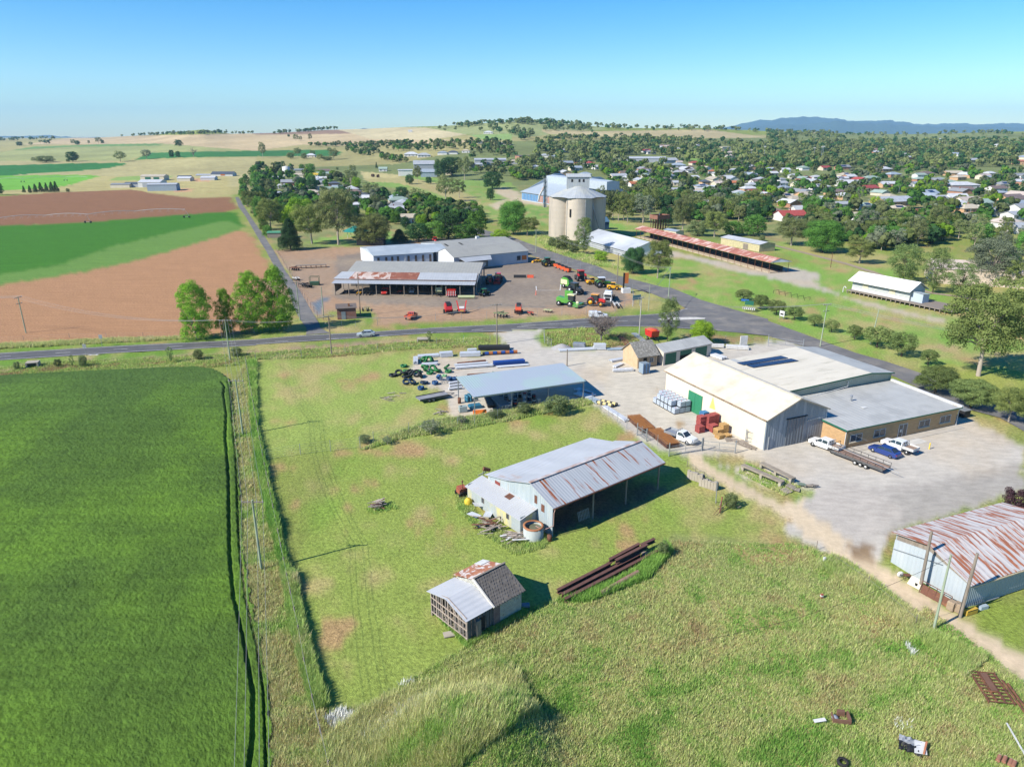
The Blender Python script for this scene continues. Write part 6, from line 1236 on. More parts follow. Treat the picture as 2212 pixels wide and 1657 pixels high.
# cream hall between the trees at the right edge
q=g('x',700,480);o,rf=shedbox('hall','large cream hall half hidden by trees at the right edge',(q.x-6,q.y+4,0),D2R(-20),30,16,5,7,mat('pinkish_hall',(.58,.48,.38),.85,s=.5),rmat('pink'),'hall')
q=g('x',1200,470);o,rf=shedbox('hall','second cream roofed hall cut by the right edge',(q.x,q.y+4,0),D2R(-20),20,12,4,5.6,mat('pinkish_hall',(.58,.48,.38),.85,s=.5),rmat('pink'),'hall')
q=g('b',340,215);o,rf=shedbox('park_shed','black park shed behind the machinery yard fence',(q.x,q.y,0),D2R(0),12,6,3.0,3.5,mat('black_timber',(.03,.028,.027),.8,s=2),mat('black_roof',(.045,.045,.05),.7,s=1))
q=g('b',330,110);o=thing('playground_roof','teal shade tent on white posts behind the black park shed','shade tent',(q.x,q.y,0));MB().lathe((0,0,3.2),[(6.5,0),(3,1.4),(0.05,2.6)],8,smooth=False).build('canopy',mat('teal_canopy',(.02,.20,.17),.8,s=1),o)
for a in range(4):MB().tube((4.6*math.cos(a*1.57+.78),4.6*math.sin(a*1.57+.78),0),(4.6*math.cos(a*1.57+.78),4.6*math.sin(a*1.57+.78),3.5),.1).build('post',TRIM,o)
q=g('B',190,1135);o,rf=shedbox('green_shed','low shed with a green roof beside the lane',(q.x-5,q.y,0),D2R(4),12,5,2.4,3.0,M_timber,mat('green_iron_roof',(.08,.26,.15),.6,s=1))
q=g('B',265,600);o=thing('water_tower','white cylindrical water tower in the left suburb','water tower',(q.x,q.y,0));MB().lathe((0,0,0),[(3.2,0),(3.2,3),(4.2,4),(4.2,13),(0,14)],20).build('tank',TRIM,o)
# --- farm sheds far left
for(r,x,y,w,d,h,hr,wc,rc,rz,lab)in(('A',955,705,17,10,3.6,4.6,'cream','grey',4,'cream gabled end of the dark-roofed farm house far left'),('A',1070,700,24,12,4,5.2,'grey','dark',4,'dark-roofed farm house with veranda far left'),('A',1195,700,20,16,5.5,7.5,'white','white',3,'tall white farm shed with two grey doors'),('A',1215,645,24,14,6,7.5,'cream','tan',3,'cream farm shed with two dark green bays'),('A',1275,738,24,12,6,7,'blue','silver',10,'blue-grey farm shed nearest the ploughed field'),('A',1530,650,13,12,5,6.5,'cream','white',3,'small cream farm shed left of the bare dirt pad'),('A',1730,640,14,14,5,6.5,'white','white',8,'white domed farm shed right of the bare dirt pad'),('A',1690,600,20,10,4,5,'grey','silver',3,'low silver farm house behind the two small sheds'),('A',1820,602,24,14,5.5,8,'white','dark',2,'white gabled farm shed with an orange sign'),('A',1530,612,14,6,3,4,'grey','dark',3,'low dark-roofed shelter behind the cream farm shed'),('A',1920,600,13,3.4,3,3.3,'white','white',1,'white caravan by the farm shed with the sign')):
 q=g(r,x,y);o,rf=shedbox('farm_shed',lab,(q.x,q.y,0),D2R(rz),w,d,h,hr,wmat(wc),rmat(rc),'farm shed',.5)
 if 'two' in lab and 'pad' not in lab and 'silver' not in lab:
  for k_ in(0,1):MB().box(w*(.2+.36*k_),-.2,0,w*(.44+.36*k_),-.02,h*.85).build('door',wmat('grey')if 'white' in lab else M_green,o)
 if 'sign' in lab and 'caravan' not in lab:MB().box(w*.45,-.2,4,w*.65,-.05,5.6).build('wall_sign',mat('orange_sign',(.55,.16,.04),.6,s=2),o)
# ---------------------------------------------------------------- vehicles and farm machines
def paint(n,c,**k):return mat('paint_'+n,c,k.pop('rough',.35),c2=tuple(x*.93 for x in c),s=3,coat=.4,spec=.5,**k)
TYRE=mat('tyre_rubber',(.025,.025,.025),.9,s=4);RIMS=mat('silver_rim',(.45,.46,.47),.35,metal=.6,s=4);CGL=mat('car_glass',(.03,.04,.045),.08,spec=.8,s=1)
BLK=mat('black_plastic',(.02,.02,.022),.6,s=3);LMP=mat('lamp_glass',(.6,.6,.55),.2,s=3);RLMP=mat('red_lamp',(.4,.02,.015),.3,s=3)
PW=paint('white',(.68,.69,.69));PR=paint('red',(.50,.025,.02));PG=paint('green',(.09,.30,.045));PDG=paint('dark_green',(.02,.12,.03));PY=paint('yellow',(.75,.38,.01));PO=paint('orange_red',(.60,.09,.025));PB=paint('navy',(.015,.04,.18));PS=paint('silver',(.36,.39,.41));PK=paint('black',(.025,.03,.035));PCR=paint('cream',(.62,.58,.34));POR=paint('orange',(.7,.33,.05))
def sec(x,hw,z0,z1,ch=.07):
 return[(x,-hw+ch,z0),(x,hw-ch,z0),(x,hw,z0+ch),(x,hw,z1-ch),(x,hw-ch,z1),(x,-hw+ch,z1),(x,-hw,z1-ch),(x,-hw,z0+ch)]
def loft(mb,ss,m=0,smooth=False):
 n=len(ss[0]);vs=[p for s in ss for p in s];fs=[tuple(range(n)),tuple(reversed(range(len(vs)-n,len(vs))))]
 for k in range(len(ss)-1):
  for i in range(n):j=(i+1)%n;fs.append((k*n+i,k*n+j,(k+1)*n+j,(k+1)*n+i))
 return mb.add(vs,fs,m,smooth)
def wheel(o,x,y,r,w,rim=RIMS,ri=.58,z=None):
 z=r if z is None else z;s=1 if y>0 else-1
 t=MB().lathe((x,y-w/2,z),[(r*.55,0),(r*.93,0),(r,w*.15),(r,w*.85),(r*.93,w),(r*.55,w)],18,ax='y').build('wheel',TYRE,o)
 MB().lathe((x,y-w*.35,z),[(.01,0),(r*ri,0),(r*ri,w*.7),(.01,w*.7)],14,ax='y').lathe((x,y+s*w*.36,z),[(.01,0),(r*.2,0),(r*.2,.03),(.01,.03)],8,ax='y').build('rim',rim,t)
 return t
def sedan(P,rz,pm,label,name='parked_car',L=4.5):
 o=thing(name,label,'car',P,rz);k=L/4.5
 b=MB();loft(b,[sec(x*k,hw,a,c_)for x,hw,a,c_ in((2.25,.66,.38,.6),(2.12,.80,.25,.72),(1.2,.87,.2,.9),(.9,.88,.2,.95),(-1.6,.88,.2,1.0),(-2.1,.82,.26,.97),(-2.25,.72,.42,.82))],smooth=False);b.build('body',pm,o)
 c=MB();loft(c,[[(x*k,-h,z),(x*k,h,z),(x2*k,h2,1.40),(x2*k,-h2,1.40)]for x,h,z,x2,h2 in((1.05,.78,.92,.35,.6),(-1.85,.76,.97,-1.15,.6))]);c.build('window',CGL,o)
 r=MB();r.slab([(.4*k,-.62,1.42),(.4*k,.62,1.42),(-1.2*k,.62,1.42),(-1.2*k,-.62,1.42)],.05)
 for s in(-1,1):r.bar((1.05*k,s*.80,.92),(.36*k,s*.62,1.4),.07).bar((-1.85*k,s*.78,.97),(-1.18*k,s*.62,1.4),.12).bar((-.3*k,s*.81,.95),(-.3*k,s*.635,1.4),.06)
 r.build('roof',pm,o)
 for x in(1.35,-1.4):
  for s in(-1,1):wheel(o,x*k,s*.80,.32,.2)
 for s in(-1,1):MB().box(2.14*k,s*.78,.55,2.24*k,s*.5,.7).build('headlight',LMP,o);MB().box(-2.25*k,s*.78,.7,-2.16*k,s*.48,.84).build('tail_light',RLMP,o);MB().box(.75*k,s*.9,.95,.9*k,s*1.03,1.06).build('mirror',pm,o)
 return o
def ute(P,rz,pm,label,dual=False,tray=M_steel,deck=None,name='utility_truck',van=False,bull=True,cat='ute'):
 o=thing(name,label,cat,P,rz);xe=-.95 if dual else-.35
 b=MB();loft(b,[sec(x,hw,a,c_)for x,hw,a,c_ in((2.55,.72,.5,.88),(2.42,.86,.38,1.02),(1.35,.91,.35,1.14),(1.1,.92,.35,1.16),(xe,.92,.38,1.18))]);b.build('body',pm,o)
 c=MB();loft(c,[[(x,-h,z),(x,h,z),(x2,h2,1.70),(x2,-h2,1.70)]for x,h,z,x2,h2 in((1.35,.84,1.1,.6,.68),(xe,.84,1.15,xe+.12,.70))]);c.build('window',CGL,o)
 r=MB();r.slab([(.64,-.70,1.74),(.64,.70,1.74),(xe+.08,.72,1.74),(xe+.08,-.72,1.74)],.07)
 for s in(-1,1):
  r.bar((1.35,s*.86,1.12),(.62,s*.70,1.7),.07).bar((xe+.04,s*.88,1.15),(xe+.12,s*.72,1.7),.12)
  if dual:r.bar((.15,s*.88,1.15),(.15,s*.71,1.7),.07)
 r.build('roof',pm,o)
 if van:loft(k:=MB(),[sec(xe-.06,.93,.5,1.95,.1),sec(-2.6,.93,.5,1.9,.1)]);k.build('canopy',pm,o)
 else:
  MB().box(xe-.12,-.93,.92,-2.75,.93,1.02).build('tray',deck or tray,o);t=MB()
  for s in(-1,1):t.box(xe-.12,s*.97,.85,-2.75,s*.935,1.28)
  t.box(-2.80,-.96,.85,-2.76,.96,1.28);t.box(xe-.12,-.93,1.03,xe-.17,.93,1.75)if False else None
  t.build('tray_sides',tray,o);h=MB()
  for y in(-.85,-.28,.28,.85):h.bar((xe-.14,y,1.03),(xe-.14,y,1.78),.05)
  h.bar((xe-.14,-.87,1.8),(xe-.14,.87,1.8),.06).bar((xe-.14,-.87,1.4),(xe-.14,.87,1.4),.05).build('head_board',tray,o)
 if bull:MB().path([(2.68,-.8,.55),(2.72,-.5,1.1),(2.72,.5,1.1),(2.68,.8,.55)],.045).bar((2.7,-.8,.6),(2.7,.8,.6),.07,.25).build('bull_bar',BLK if dual else TRIM,o)
 for x in(1.65,-1.75):
  for s in(-1,1):wheel(o,x,s*.82,.38,.24)
 for s in(-1,1):MB().box(2.44,s*.84,.75,2.53,s*.52,.92).build('headlight',LMP,o);MB().box(.95,s*.95,1.18,1.1,s*1.12,1.38).build('mirror',BLK,o)
 MB().box(-2.7,-.8,.45,-2.74,-.5,.6).build('tail_light',RLMP,o)
 return o
def trailer(P,rz,label,L=7.5,axles=3,rails=True,deckm=None,name='trailer'):
 o=thing(name,label,'trailer',P,rz)
 MB().box(-L/2,-1.05,.62,L/2,1.05,.72).build('deck',deckm or mat('timber_deck',(.22,.13,.09),.9,c2=(.3,.22,.17),s=2,streak=(.4,5,1)),o)
 f=MB().box(-L/2,-1.1,.5,L/2,-1.051,.9).box(-L/2,1.051,.5,L/2,1.1,.9).bar((L/2,-.9,.55),(L/2+1.5,0,.5),.1).bar((L/2,.9,.55),(L/2+1.5,0,.5),.1)
 f.build('frame',mat('trailer_steel',(.10,.10,.10),.6,s=2),o)
 if rails:
  r=MB()
  for s in(-1,1):
   r.bar((-L/2,s*1.1,1.35),(L/2,s*1.1,1.35),.05)
   for i in range(8):x=-L/2+L*i/7;r.bar((x,s*1.1,.9),(x,s*1.1,1.35),.05)
  r.bar((L/2,-1.1,1.9),(L/2,1.1,1.9),.05).bar((L/2,-1.1,.9),(L/2,-1.1,1.9),.05).bar((L/2,1.1,.9),(L/2,1.1,1.9),.05);r.build('rails',BLK,o)
  MB().tube((L/2,.3,1.5),(-L/2-2.2,.5,.95),.04).build('pipe',M_steel,o)
 for i in range(axles):
  for s in(-1,1):wheel(o,-.6-L*.02+(i-(axles-1)/2)*.85,s*1.2,.34,.2,TRIM if rails else RIMS,.7)
 return o
def tractor(P,rz,pm,label,roof=None,rim=None,s=1.0,loader=False,dark=False,group=None):
 o=thing('tractor',label,'tractor',P,rz,group,s);rim=rim or RIMS
 MB().box(-1.1,-.35,.7,1.9,.35,1.15).build('chassis',BLK,o)
 b=MB();loft(b,[sec(x,hw,a,c_)for x,hw,a,c_ in((2.4,.32,1.0,1.55),(2.2,.42,.95,1.75),(.6,.46,.95,1.95))]);b.build('bonnet',pm,o)
 loft(k:=MB(),[[(x,-h,z),(x,h,z),(x2,h2,2.75),(x2,-h2,2.75)]for x,h,z,x2,h2 in((.65,.68,1.3,.5,.72),(-1.0,.72,1.5,-.95,.75))]);k.build('cab_glass',CGL,o)
 f=MB()
 for y in(-.74,.74):f.bar((.62,y,1.2),(.5,y,2.75),.08).bar((-1.0,y,1.4),(-.95,y,2.75),.08)
 f.build('cab_frame',BLK if not dark else PK,o);MB().slab([(.75,-.85,2.92),(.75,.85,2.92),(-1.15,.85,2.92),(-1.15,-.85,2.92)],.17).build('cab_roof',roof or pm,o)
 for y in(-1,1):
  MB().path([(-.3,y*.95,1.55),(-.6,y*.95,1.98),(-1.2,y*.95,2.02),(-1.75,y*.95,1.7)],.0).bar((-.25,y*.98,1.5),(-.6,y*.98,2.0),.5,.06).bar((-.6,y*.98,2.0),(-1.3,y*.98,2.03),.5,.06).bar((-1.3,y*.98,2.03),(-1.85,y*.98,1.6),.5,.06).build('fender',pm,o)
  wheel(o,-1.05,y*1.0,.95,.5,rim);wheel(o,1.55,y*.95,.66,.4,rim)
 MB().tube((.8,.55,1.6),(.8,.55,2.7),.05).build('exhaust',BLK,o);MB().box(2.4,-.35,.6,2.8,.35,1.0).build('front_weight',BLK,o)
 if loader:
  for y in(-.65,.65):MB().bar((.2,y,1.6),(2.2,y,1.5),.14).bar((2.2,y,1.5),(3.3,y,.7),.14).build('loader_arm',pm,o)
  MB().box(3.2,-1.0,.15,3.9,1.0,.25).box(3.2,-1.0,.25,3.3,1.0,.9).build('bucket',pm,o)
 return o
def gdir(r,p,q):a=g(r,*p,0);b=g(r,*q,0);return math.atan2(b.y-a.y,b.x-a.x)
def V2(r,x,y):p=g(r,x,y,0);return(p.x,p.y,0)
sedan(V2('Q',950,418),gdir('Q',(1025,425),(870,432)),PS,'silver hatchback driving left along the main road','driving_car').location.z=.07
sedan(V2('H',1000,1432),gdir('H',(1105,1475),(905,1400)),PB,'dark blue sedan parked in front of the brick office',L=4.7)
ute(V2('H',1120,1395),gdir('H',(1270,1445),(990,1345)),PW,'white crew-cab ute with timber tray parked beside the blue sedan',True,TRIM,mat('tray_timber',(.28,.2,.15),.9,s=2))
ute(V2('H',490,1385),gdir('H',(600,1430),(375,1345)),PW,'white crew-cab ute towing the long three-axle trailer',True,TRIM,mat('tray_timber',(.28,.2,.15),.9,s=2))
trailer(V2('H',790,1510),gdir('H',(930,1560),(640,1450)),'long black flatbed trailer with timber deck and three axles',8.2)
ute(V2('J',815,925),gdir('J',(730,890),(900,950)),PW,'white single-cab ute with steel tray beside the rusty mesh stacks',False,M_steel)
ute(V2('G',745,262),gdir('G',(660,262),(830,262)),PW,'white van-bodied ute on the main road behind the dead tree',False,van=True,bull=False,name='driving_van',cat='van').location.z=.07
trailer(V2('a',750,1190),gdir('a',(560,1180),(980,1100)),'grey flat-deck tandem trailer parked on the grass by the pipe yard',6.0,2,False,mat('grey_deck',(.27,.28,.29),.6,c2=(.2,.2,.21),s=1))
ute(V2('b',1048,1155),math.radians(75),PO,'orange-red ute with a white cab parked on the yard verge',False,PO,bull=False)
# tractors and machines on the dealer's yard
tractor(V2('c',690,235),math.radians(15),PDG,'dark green tractor with yellow wheel rims next to the small yellow loader',rim=PY,s=1.15)
tractor(V2('c',1170,445),math.radians(100),PR,'large red tractor seen from behind at the yard fence',s=1.25)
tractor(V2('c',1090,640),math.radians(-50),PK,'dark grey tractor coupled to the round green and cream baler',roof=PK,s=1.2,dark=True)
tractor(V2('c',1400,815),math.radians(-25),PR,'red tractor with orange cab roof and yellow rims near the yard corner',roof=POR,rim=PY,s=1.2)
tractor(V2('c',1490,545),math.radians(10),PG,'bright green tractor with a white cab roof and front loader',roof=PW,s=1.15,loader=True)
tractor(V2('b',1355,185),math.radians(-80),PR,'red tractor behind the dealer workshops',roof=PR)
tractor(V2('b',2060,705),math.radians(-85),PR,'dark red tractor in the shade at the end of the machinery shed',roof=PK)
tractor(V2('b',2170,690),math.radians(-95),PR,'bright red tractor with raised front frame right of the machinery shed',roof=PR,s=1.1,loader=True)
tractor(V2('b',1995,865),math.radians(40),PDG,'small dark green tractor in the shadow of the machinery shed',s=.8)
def loaderm(P,rz,label,s=1.0,name='wheel_loader'):
 o=thing(name,label,'loader',P,rz,None,s)
 loft(k:=MB(),[sec(1.4,.6,.7,1.2),sec(.2,.75,.6,1.5),sec(-1.7,.75,.6,1.55),sec(-2.1,.6,.7,1.4)]);k.build('body',PY,o)
 MB().box(-.7,-.6,1.5,.5,.6,2.3).build('cab_glass',CGL,o);MB().box(-.8,-.7,2.32,.6,.7,2.45).build('cab_roof',PY,o)
 for y in(-.5,.5):MB().bar((-.4,y*1.3,1.6),(2.4,y*1.3,1.1),.16).bar((2.4,y*1.3,1.1),(3.0,y*1.3,.5),.16).build('loader_arm',PY,o)
 MB().prism([(2.8,.1),(3.6,.1),(3.0,.9),(2.8,.9)],-1.1,1.1).build('bucket',PY,o)
 for x in(1.1,-1.3):
  for y in(-.85,.85):wheel(o,x,y,.62,.4,PY)
 return o
loaderm(V2('c',540,175),math.radians(-160),'small yellow and black skid-steer loader at the workshop corner',.72,'skid_steer_loader')
loaderm(V2('c',1345,500),math.radians(20),'yellow wheel loader behind the bright green tractor',.95)
loaderm(V2('c',1660,580),math.radians(-8),'yellow front-end loader beside the orange sign',1.0)
def baler(P,rz,label,c1,c2,s=1.0,name='baler'):
 o=thing(name,label,'baler',P,rz,None,s);b=MB()
 b.prism([(-1.6,.7),(1.0,.6),(1.5,1.3),(1.2,2.2),(.4,2.75),(-.8,2.75),(-1.7,2.0)],-.85,.85);b.build('body',c1,o)
 MB().prism([(-1.7,2.05),(-.78,2.82),(.4,2.82),(1.25,2.25),(1.2,2.4),(.4,3.0),(-.85,3.0),(-1.8,2.1)],-.6,.6).build('cover',BLK,o)
 MB().box(-1.5,-.9,1.0,.8,-.86,2.2).box(-1.5,.86,1.0,.8,.9,2.2).build('side_panel',c2,o)
 MB().bar((1.2,-.5,.8),(3.2,0,.6),.12).bar((1.2,.5,.8),(3.2,0,.6),.12).box(1.0,-1.1,.3,1.5,1.1,.6).build('drawbar',BLK,o)
 for y in(-1.05,1.05):wheel(o,-.3,y,.55,.4,RIMS)
 return o
baler(V2('c',975,550),math.radians(-50),'round green and cream baler behind the dark grey tractor',PG,PCR,1.25)
baler(V2('c',255,930),math.radians(-95),'orange-red round baler with a black hood near the yard fence',PO,PO,.95)
baler(V2('b',1525,1090),math.radians(-75),'red and black square baler with yellow plate on the yard verge',PR,PR,1.05)
baler(V2('b',1405,850),math.radians(-88),'pale green and cream machine parked in the machinery shed',mat('pale_green_paint',(.42,.45,.25),.5,s=2),PCR,1.15)
o=thing('bale_feeder','red frame machine with two raised V arms and a white drum','farm machine',V2('b',1700,1085),math.radians(-85));MB().box(-1.0,-.9,.6,1.2,.9,1.1).build('chassis',PR,o)
for y in(-1,1):MB().bar((.8,y*.8,.9),(-1.9,y*1.35,3.1),.28,.16).build('arm',PR,o);wheel(o,-.1,y*1.15,.5,.35)
MB().tube((0,-.7,1.4),(0,.7,1.4),.5).build('drum',TRIM,o);MB().box(1.22,-.5,.7,1.3,.5,1.1).build('yellow_plate',PY,o)
# green self-propelled mower
o=thing('mower_conditioner','bright green self-propelled mower with cream cab roof and upright side mower','mower',V2('c',985,820),math.radians(-30),None,1.15)
loft(k:=MB(),[sec(1.2,.6,.8,1.6),sec(-.4,.8,.8,2.0),sec(-2.6,.8,.9,2.3),sec(-3,.6,1,2)]);k.build('body',PG,o);MB().box(.3,-.7,1.6,1.8,.7,2.9).build('cab_glass',CGL,o);MB().box(.1,-.85,2.92,2.0,.85,3.15).build('cab_roof',PCR,o)
MB().box(2.2,-1.9,.35,3.6,1.9,.95).build('front_mower',PG,o);MB().box(-1.6,1.35,.8,.6,1.75,3.6).build('folded_mower',PG,o);MB().bar((1.4,0,1.0),(2.6,0,.9),.5).build('arm',PG,o);MB().lathe((2.7,0,1.0),[(.45,0),(.4,.35),(0,.5)],12).build('bale_cap',PCR,o)
for x,y in((1.0,-1.05),(1.0,1.05),(-2.1,-1.0),(-2.1,1.0)):wheel(o,x,y,.75 if x>0 else .65,.45)
# white truck with lowered tray
o=thing('tilt_tray_truck','white truck with a black grille and a dark tilting tray at the yard corner','truck',V2('c',1580,765),math.radians(-105),None,1.0)
loft(k:=MB(),[sec(1.6,1.15,.55,2.7,.15),sec(1.4,1.2,.5,2.95,.15),sec(-.7,1.2,.5,3.1,.15)]);k.build('cab',PW,o);MB().box(1.58,-1.0,1.9,1.68,1.0,2.6).build('windscreen',CGL,o);MB().box(1.61,-.7,.8,1.7,.7,1.7).build('grille',BLK,o)
for s in(-1,1):MB().box(.2,s*1.2,1.8,1.1,s*1.23,2.5).build('window',CGL,o);MB().box(1.2,s*1.3,1.9,1.35,s*1.5,2.5).build('mirror',BLK,o)
MB().box(-.6,-1.0,3.1,1.0,1.0,3.5).build('roof_fairing',PW,o);MB().box(-7.5,-.4,.7,-.7,.4,1.0).build('chassis',BLK,o);MB().slab([(-1.0,-1.2,2.3),(-1.0,1.2,2.3),(-8.5,1.2,.6),(-8.5,-1.2,.6)],.2).build('tray',PK,o)
for x in(.9,-4.6,-5.8):
 for s in(-1,1):wheel(o,x,s*1.05,.5,.3)
# small implements
def implement(P,rz,label,cm,name='implement',n=5,w=2.4,s=1.0,cat='implement',group=None):
 o=thing(name,label,cat,P,rz,group,s);MB().bar((-.5,-w/2,.75),(-.5,w/2,.75),.18).bar((.4,-w/2,.75),(.4,w/2,.75),.14).bar((-.5,-.3,.8),(.9,0,.9),.12).bar((-.5,.3,.8),(.9,0,.9),.12).build('frame',cm,o)
 for i in range(n):y=-w/2+w*(i+.5)/n;MB().bar((-.5,y,.7),(-.9,y,.35),.08).bar((-.9,y,.35),(-.6,y,.02),.08).lathe((.35,y,.28),[(.01,-.03),(.27,-.03),(.27,.03),(.01,.03)],10,ax='y').build('tine',BLK,o)
 return o
for i,(x,y)in enumerate(((825,255),(880,278),(930,298),(985,320))):
 P=V2('c',x,y);o=thing('seed_hopper',('first','second','third','rightmost')[i]+' orange-red hopper machine from the left of the row at the yard fence','hopper',P,math.radians(-45),'row of orange-red hopper machines')
 MB().prism([(-.9,.3),(.9,.3),(1.1,1.5),(-1.1,1.5)],-.8,.8).build('hopper',PO,o);MB().box(-1.0,-.7,1.55,1.0,.7,1.7).build('lid',BLK,o);[wheel(o,0,s*.95,.35,.2)for s in(-1,1)]
implement(V2('c',435,955),math.radians(20),'low bright red rotary mower beside the orange-red round baler',PO,'rotary_mower',3,2.2)
implement(V2('c',690,915),math.radians(60),'small green and white hay rake near the yard fence',mat('pale_green_paint',(.42,.45,.25),.5,s=2),'hay_rake',5,2.6)
implement(V2('b',2210,1140),math.radians(60),'rusty green folded rake standing by the roadside power pole',mat('old_green',(.16,.2,.1),.8,s=2),'hay_rake',4,2.4,1.6)
implement(V2('b',460,1055),math.radians(10),'heap of old yellowed implement parts beside the brick utility hut',mat('old_cream',(.38,.33,.2),.8,s=2),'scrap_implement',6,2.6,1.2)
implement(V2('b',1560,172),math.radians(0),'orange grader blade behind the dealer workshops',POR,'grader_blade',3,3.5)
implement(V2('c',1700,835),math.radians(0),'silver wheeled spreader discs beside the white truck',TRIM,'disc_spreader',6,4.2,1.3)
implement(V2('c',1270,475),math.radians(0),'low red blade between the red tractor and the yellow loader',PO,'scraper_blade',3,2)
for i,(x,c_,lab)in enumerate(((230,BLK,'black steel attachment crate at the left end of the yard row'),(320,BLK,'dark grey wide bucket in the middle of the yard row'),(430,PO,'orange-red ribbed attachment at the right end of the yard row'))):
 o=thing('machine_attachment',lab,'attachment',V2('c',x,402),0,'attachments lying on the machinery yard');MB().prism([(-.5,0),(.5,0),(.5,.9),(-.2,1.0)],-1.1,1.1,0,'x').build('shell',c_,o)
 for j in range(5):MB().box(-1.15+j*.55,.5,.05,-1.05+j*.55,.6,.95).build('rib',BLK if c_ is PO else M_steel,o)
# in the shed
for(x,y,fn,lab)in((705,835,'ute','red old truck under the machinery shed roof'),(1055,815,'car','silver car parked deep inside the machinery shed')):
 if fn=='ute':ute(V2('b',x,y),math.radians(-88),PR,lab,False,PR,bull=False,cat='truck')
 else:sedan(V2('b',x,y),math.radians(-88),PS,lab)
implement(V2('b',370,850),math.radians(5),'yellow implement under the left bays of the machinery shed',PY,'yellow_implement',5,3.2)
implement(V2('b',500,850),math.radians(0),'black and grey cultivator under the machinery shed',BLK,'cultivator',7,3.0)
implement(V2('b',200,830),math.radians(8),'dark disc harrow at the left end of the machinery shed',BLK,'disc_harrow',7,3.2)
implement(V2('b',895,835),math.radians(0),'small red slasher inside the machinery shed',PR,'slasher',3,2)
o=thing('air_seeder','bright red seeding machine at the front edge of the machinery shed','seeder',V2('b',1568,870),math.radians(-90));MB().prism([(-1,1.0),(1,1.0),(1.3,2.3),(-1.3,2.3)],-1.3,1.3).build('hopper',PR,o);MB().box(-1.4,-1.6,.6,1.6,1.6,.8).build('frame',PR,o)
for s in(-1,1):wheel(o,-.4,s*1.5,.55,.4)
for i in range(6):MB().tube((1.2,-1.3+i*.52,1.9),(1.7,-1.3+i*.52,.4),.06).build('seed_tube',TRIM,o)
o=thing('field_roller','long pale green slatted roller at the right end of the machinery shed front','roller',V2('b',1760,900),0);MB().tube((-2.5,0,.55),(2.5,0,.55),.5,n=14).build('drum',mat('pale_green_paint',(.42,.45,.25),.5,s=2),o);MB().bar((-2.6,.7,.7),(2.6,.7,.7),.12).bar((-2.6,0,.6),(-2.6,.7,.7),.1).bar((2.6,0,.6),(2.6,.7,.7),.1).build('frame',PCR,o)
o=thing('feed_mixer','glossy red feed mixer wagon on the grass behind the cottage','feed mixer',V2('G',1205,445),math.radians(-70),None,.95);MB().prism([(-1.5,1.0),(1.5,1.0),(1.8,2.6),(-1.8,2.6)],-1.1,1.1).build('tub',PR,o);MB().lathe((0,0,2.62),[(1.5,0),(1.3,.25),(0,.4)],14).build('lid',PO,o);MB().bar((1.5,0,.8),(3,0,.5),.15).build('drawbar',BLK,o)
for s in(-1,1):wheel(o,-.3,s*1.15,.45,.3)
# signs by the dealer's yard
o=thing('yard_sign','orange square sign on a black post with a white concrete base','sign',V2('c',1845,625),math.radians(10));MB().box(-1.3,-1,0,1.3,1,1.5).build('base',TRIM,o);MB().box(-1.1,-.2,1.5,-.7,.2,6.3).build('post',BLK,o);MB().box(-.69,-.15,3.0,.6,.15,6.3).build('sign_board',mat('orange_sign',(.55,.16,.04),.6,s=2),o)
o=thing('street_banner','vertical orange banner standing in front of the red tractor with orange roof','banner',V2('c',1392,822),math.radians(-5));MB().box(-.5,-.05,.3,.5,.05,3.3).build('panel',mat('orange_sign2',(.72,.2,.05),.6,s=2),o);MB().box(-.25,-.06,1.0,.25,-.051,2.8).build('lettering_strip',TRIM,o);MB().box(-.6,-.3,0,.6,.3,.1).build('base',BLK,o)
o=thing('street_name_sign','wide blue-grey sign board on two white posts at the corner of the yard','sign',V2('c',2000,825),math.radians(25));MB().box(-1.4,-.04,1.9,1.4,.04,3.3).build('sign_board',mat('teal_board',(.13,.25,.28),.6,s=2),o);[MB().box(x-.07,.05,0,x+.07,.15,3.4).build('post',TRIM,o)for x in(-1.2,1.2)]
o=thing('direction_sign','green road direction signs with white chevrons beneath, before the street trees','sign',V2('G',2040,205),math.radians(-30));MB().box(-1.2,-.04,1.9,1.2,.04,3.1).build('sign_board',M_green,o);MB().box(-2.3,.1,2.8,-.2,.18,3.4).build('side_board',mat('blue_board',(.03,.12,.35),.6,s=2),o);MB().box(-1.7,-.05,.6,1.7,-.0,1.3).build('chevron_board',TRIM,o)
for i in range(6):MB().prism([(-1.6+i*.55,.62),(-1.4+i*.55,.62),(-1.2+i*.55,1.28),(-1.4+i*.55,1.28)],-.065,-.051).build('chevron',BLK,o)
for x in(-1,1):MB().tube((x,.06,0),(x,.06,3.2),.05).build('post',M_steel,o)
o=thing('notice_board','small white signboard with a dark panel between two clipped street trees','sign',V2('H',116,270),math.radians(-60));MB().box(-.8,-.04,.8,.8,.04,2.3).build('sign_board',TRIM,o);MB().box(-.5,-.06,1.2,.5,-.041,1.6).build('panel',M_dk,o);[MB().box(x-.05,-.05,0,x+.05,.05,.8).build('post',M_steel,o)for x in(-.6,.6)]
for(x,y,lab)in((883,508,'white and red speed sign on the grass verge north of the road'),(745,592,'dark-faced speed sign on the south verge by the painted numbers')):
 o=thing('road_sign',lab,'sign',V2('E',x,y),0);MB().tube((0,0,0),(0,0,2.2),.04).build('post',M_steel,o);MB().box(-.4,-.03,2.0,.4,.03,2.9).build('sign_plate',M_steel,o)
q=V2('c',512,655);o=thing('traffic_cone','orange bollard cone at the painted corner of the machinery yard','cone',q);MB().lathe((0,0,0),[(.3,0),(.3,.06),(.12,.1),(.06,1.5),(0,1.55)],10).build('cone',PO,o)
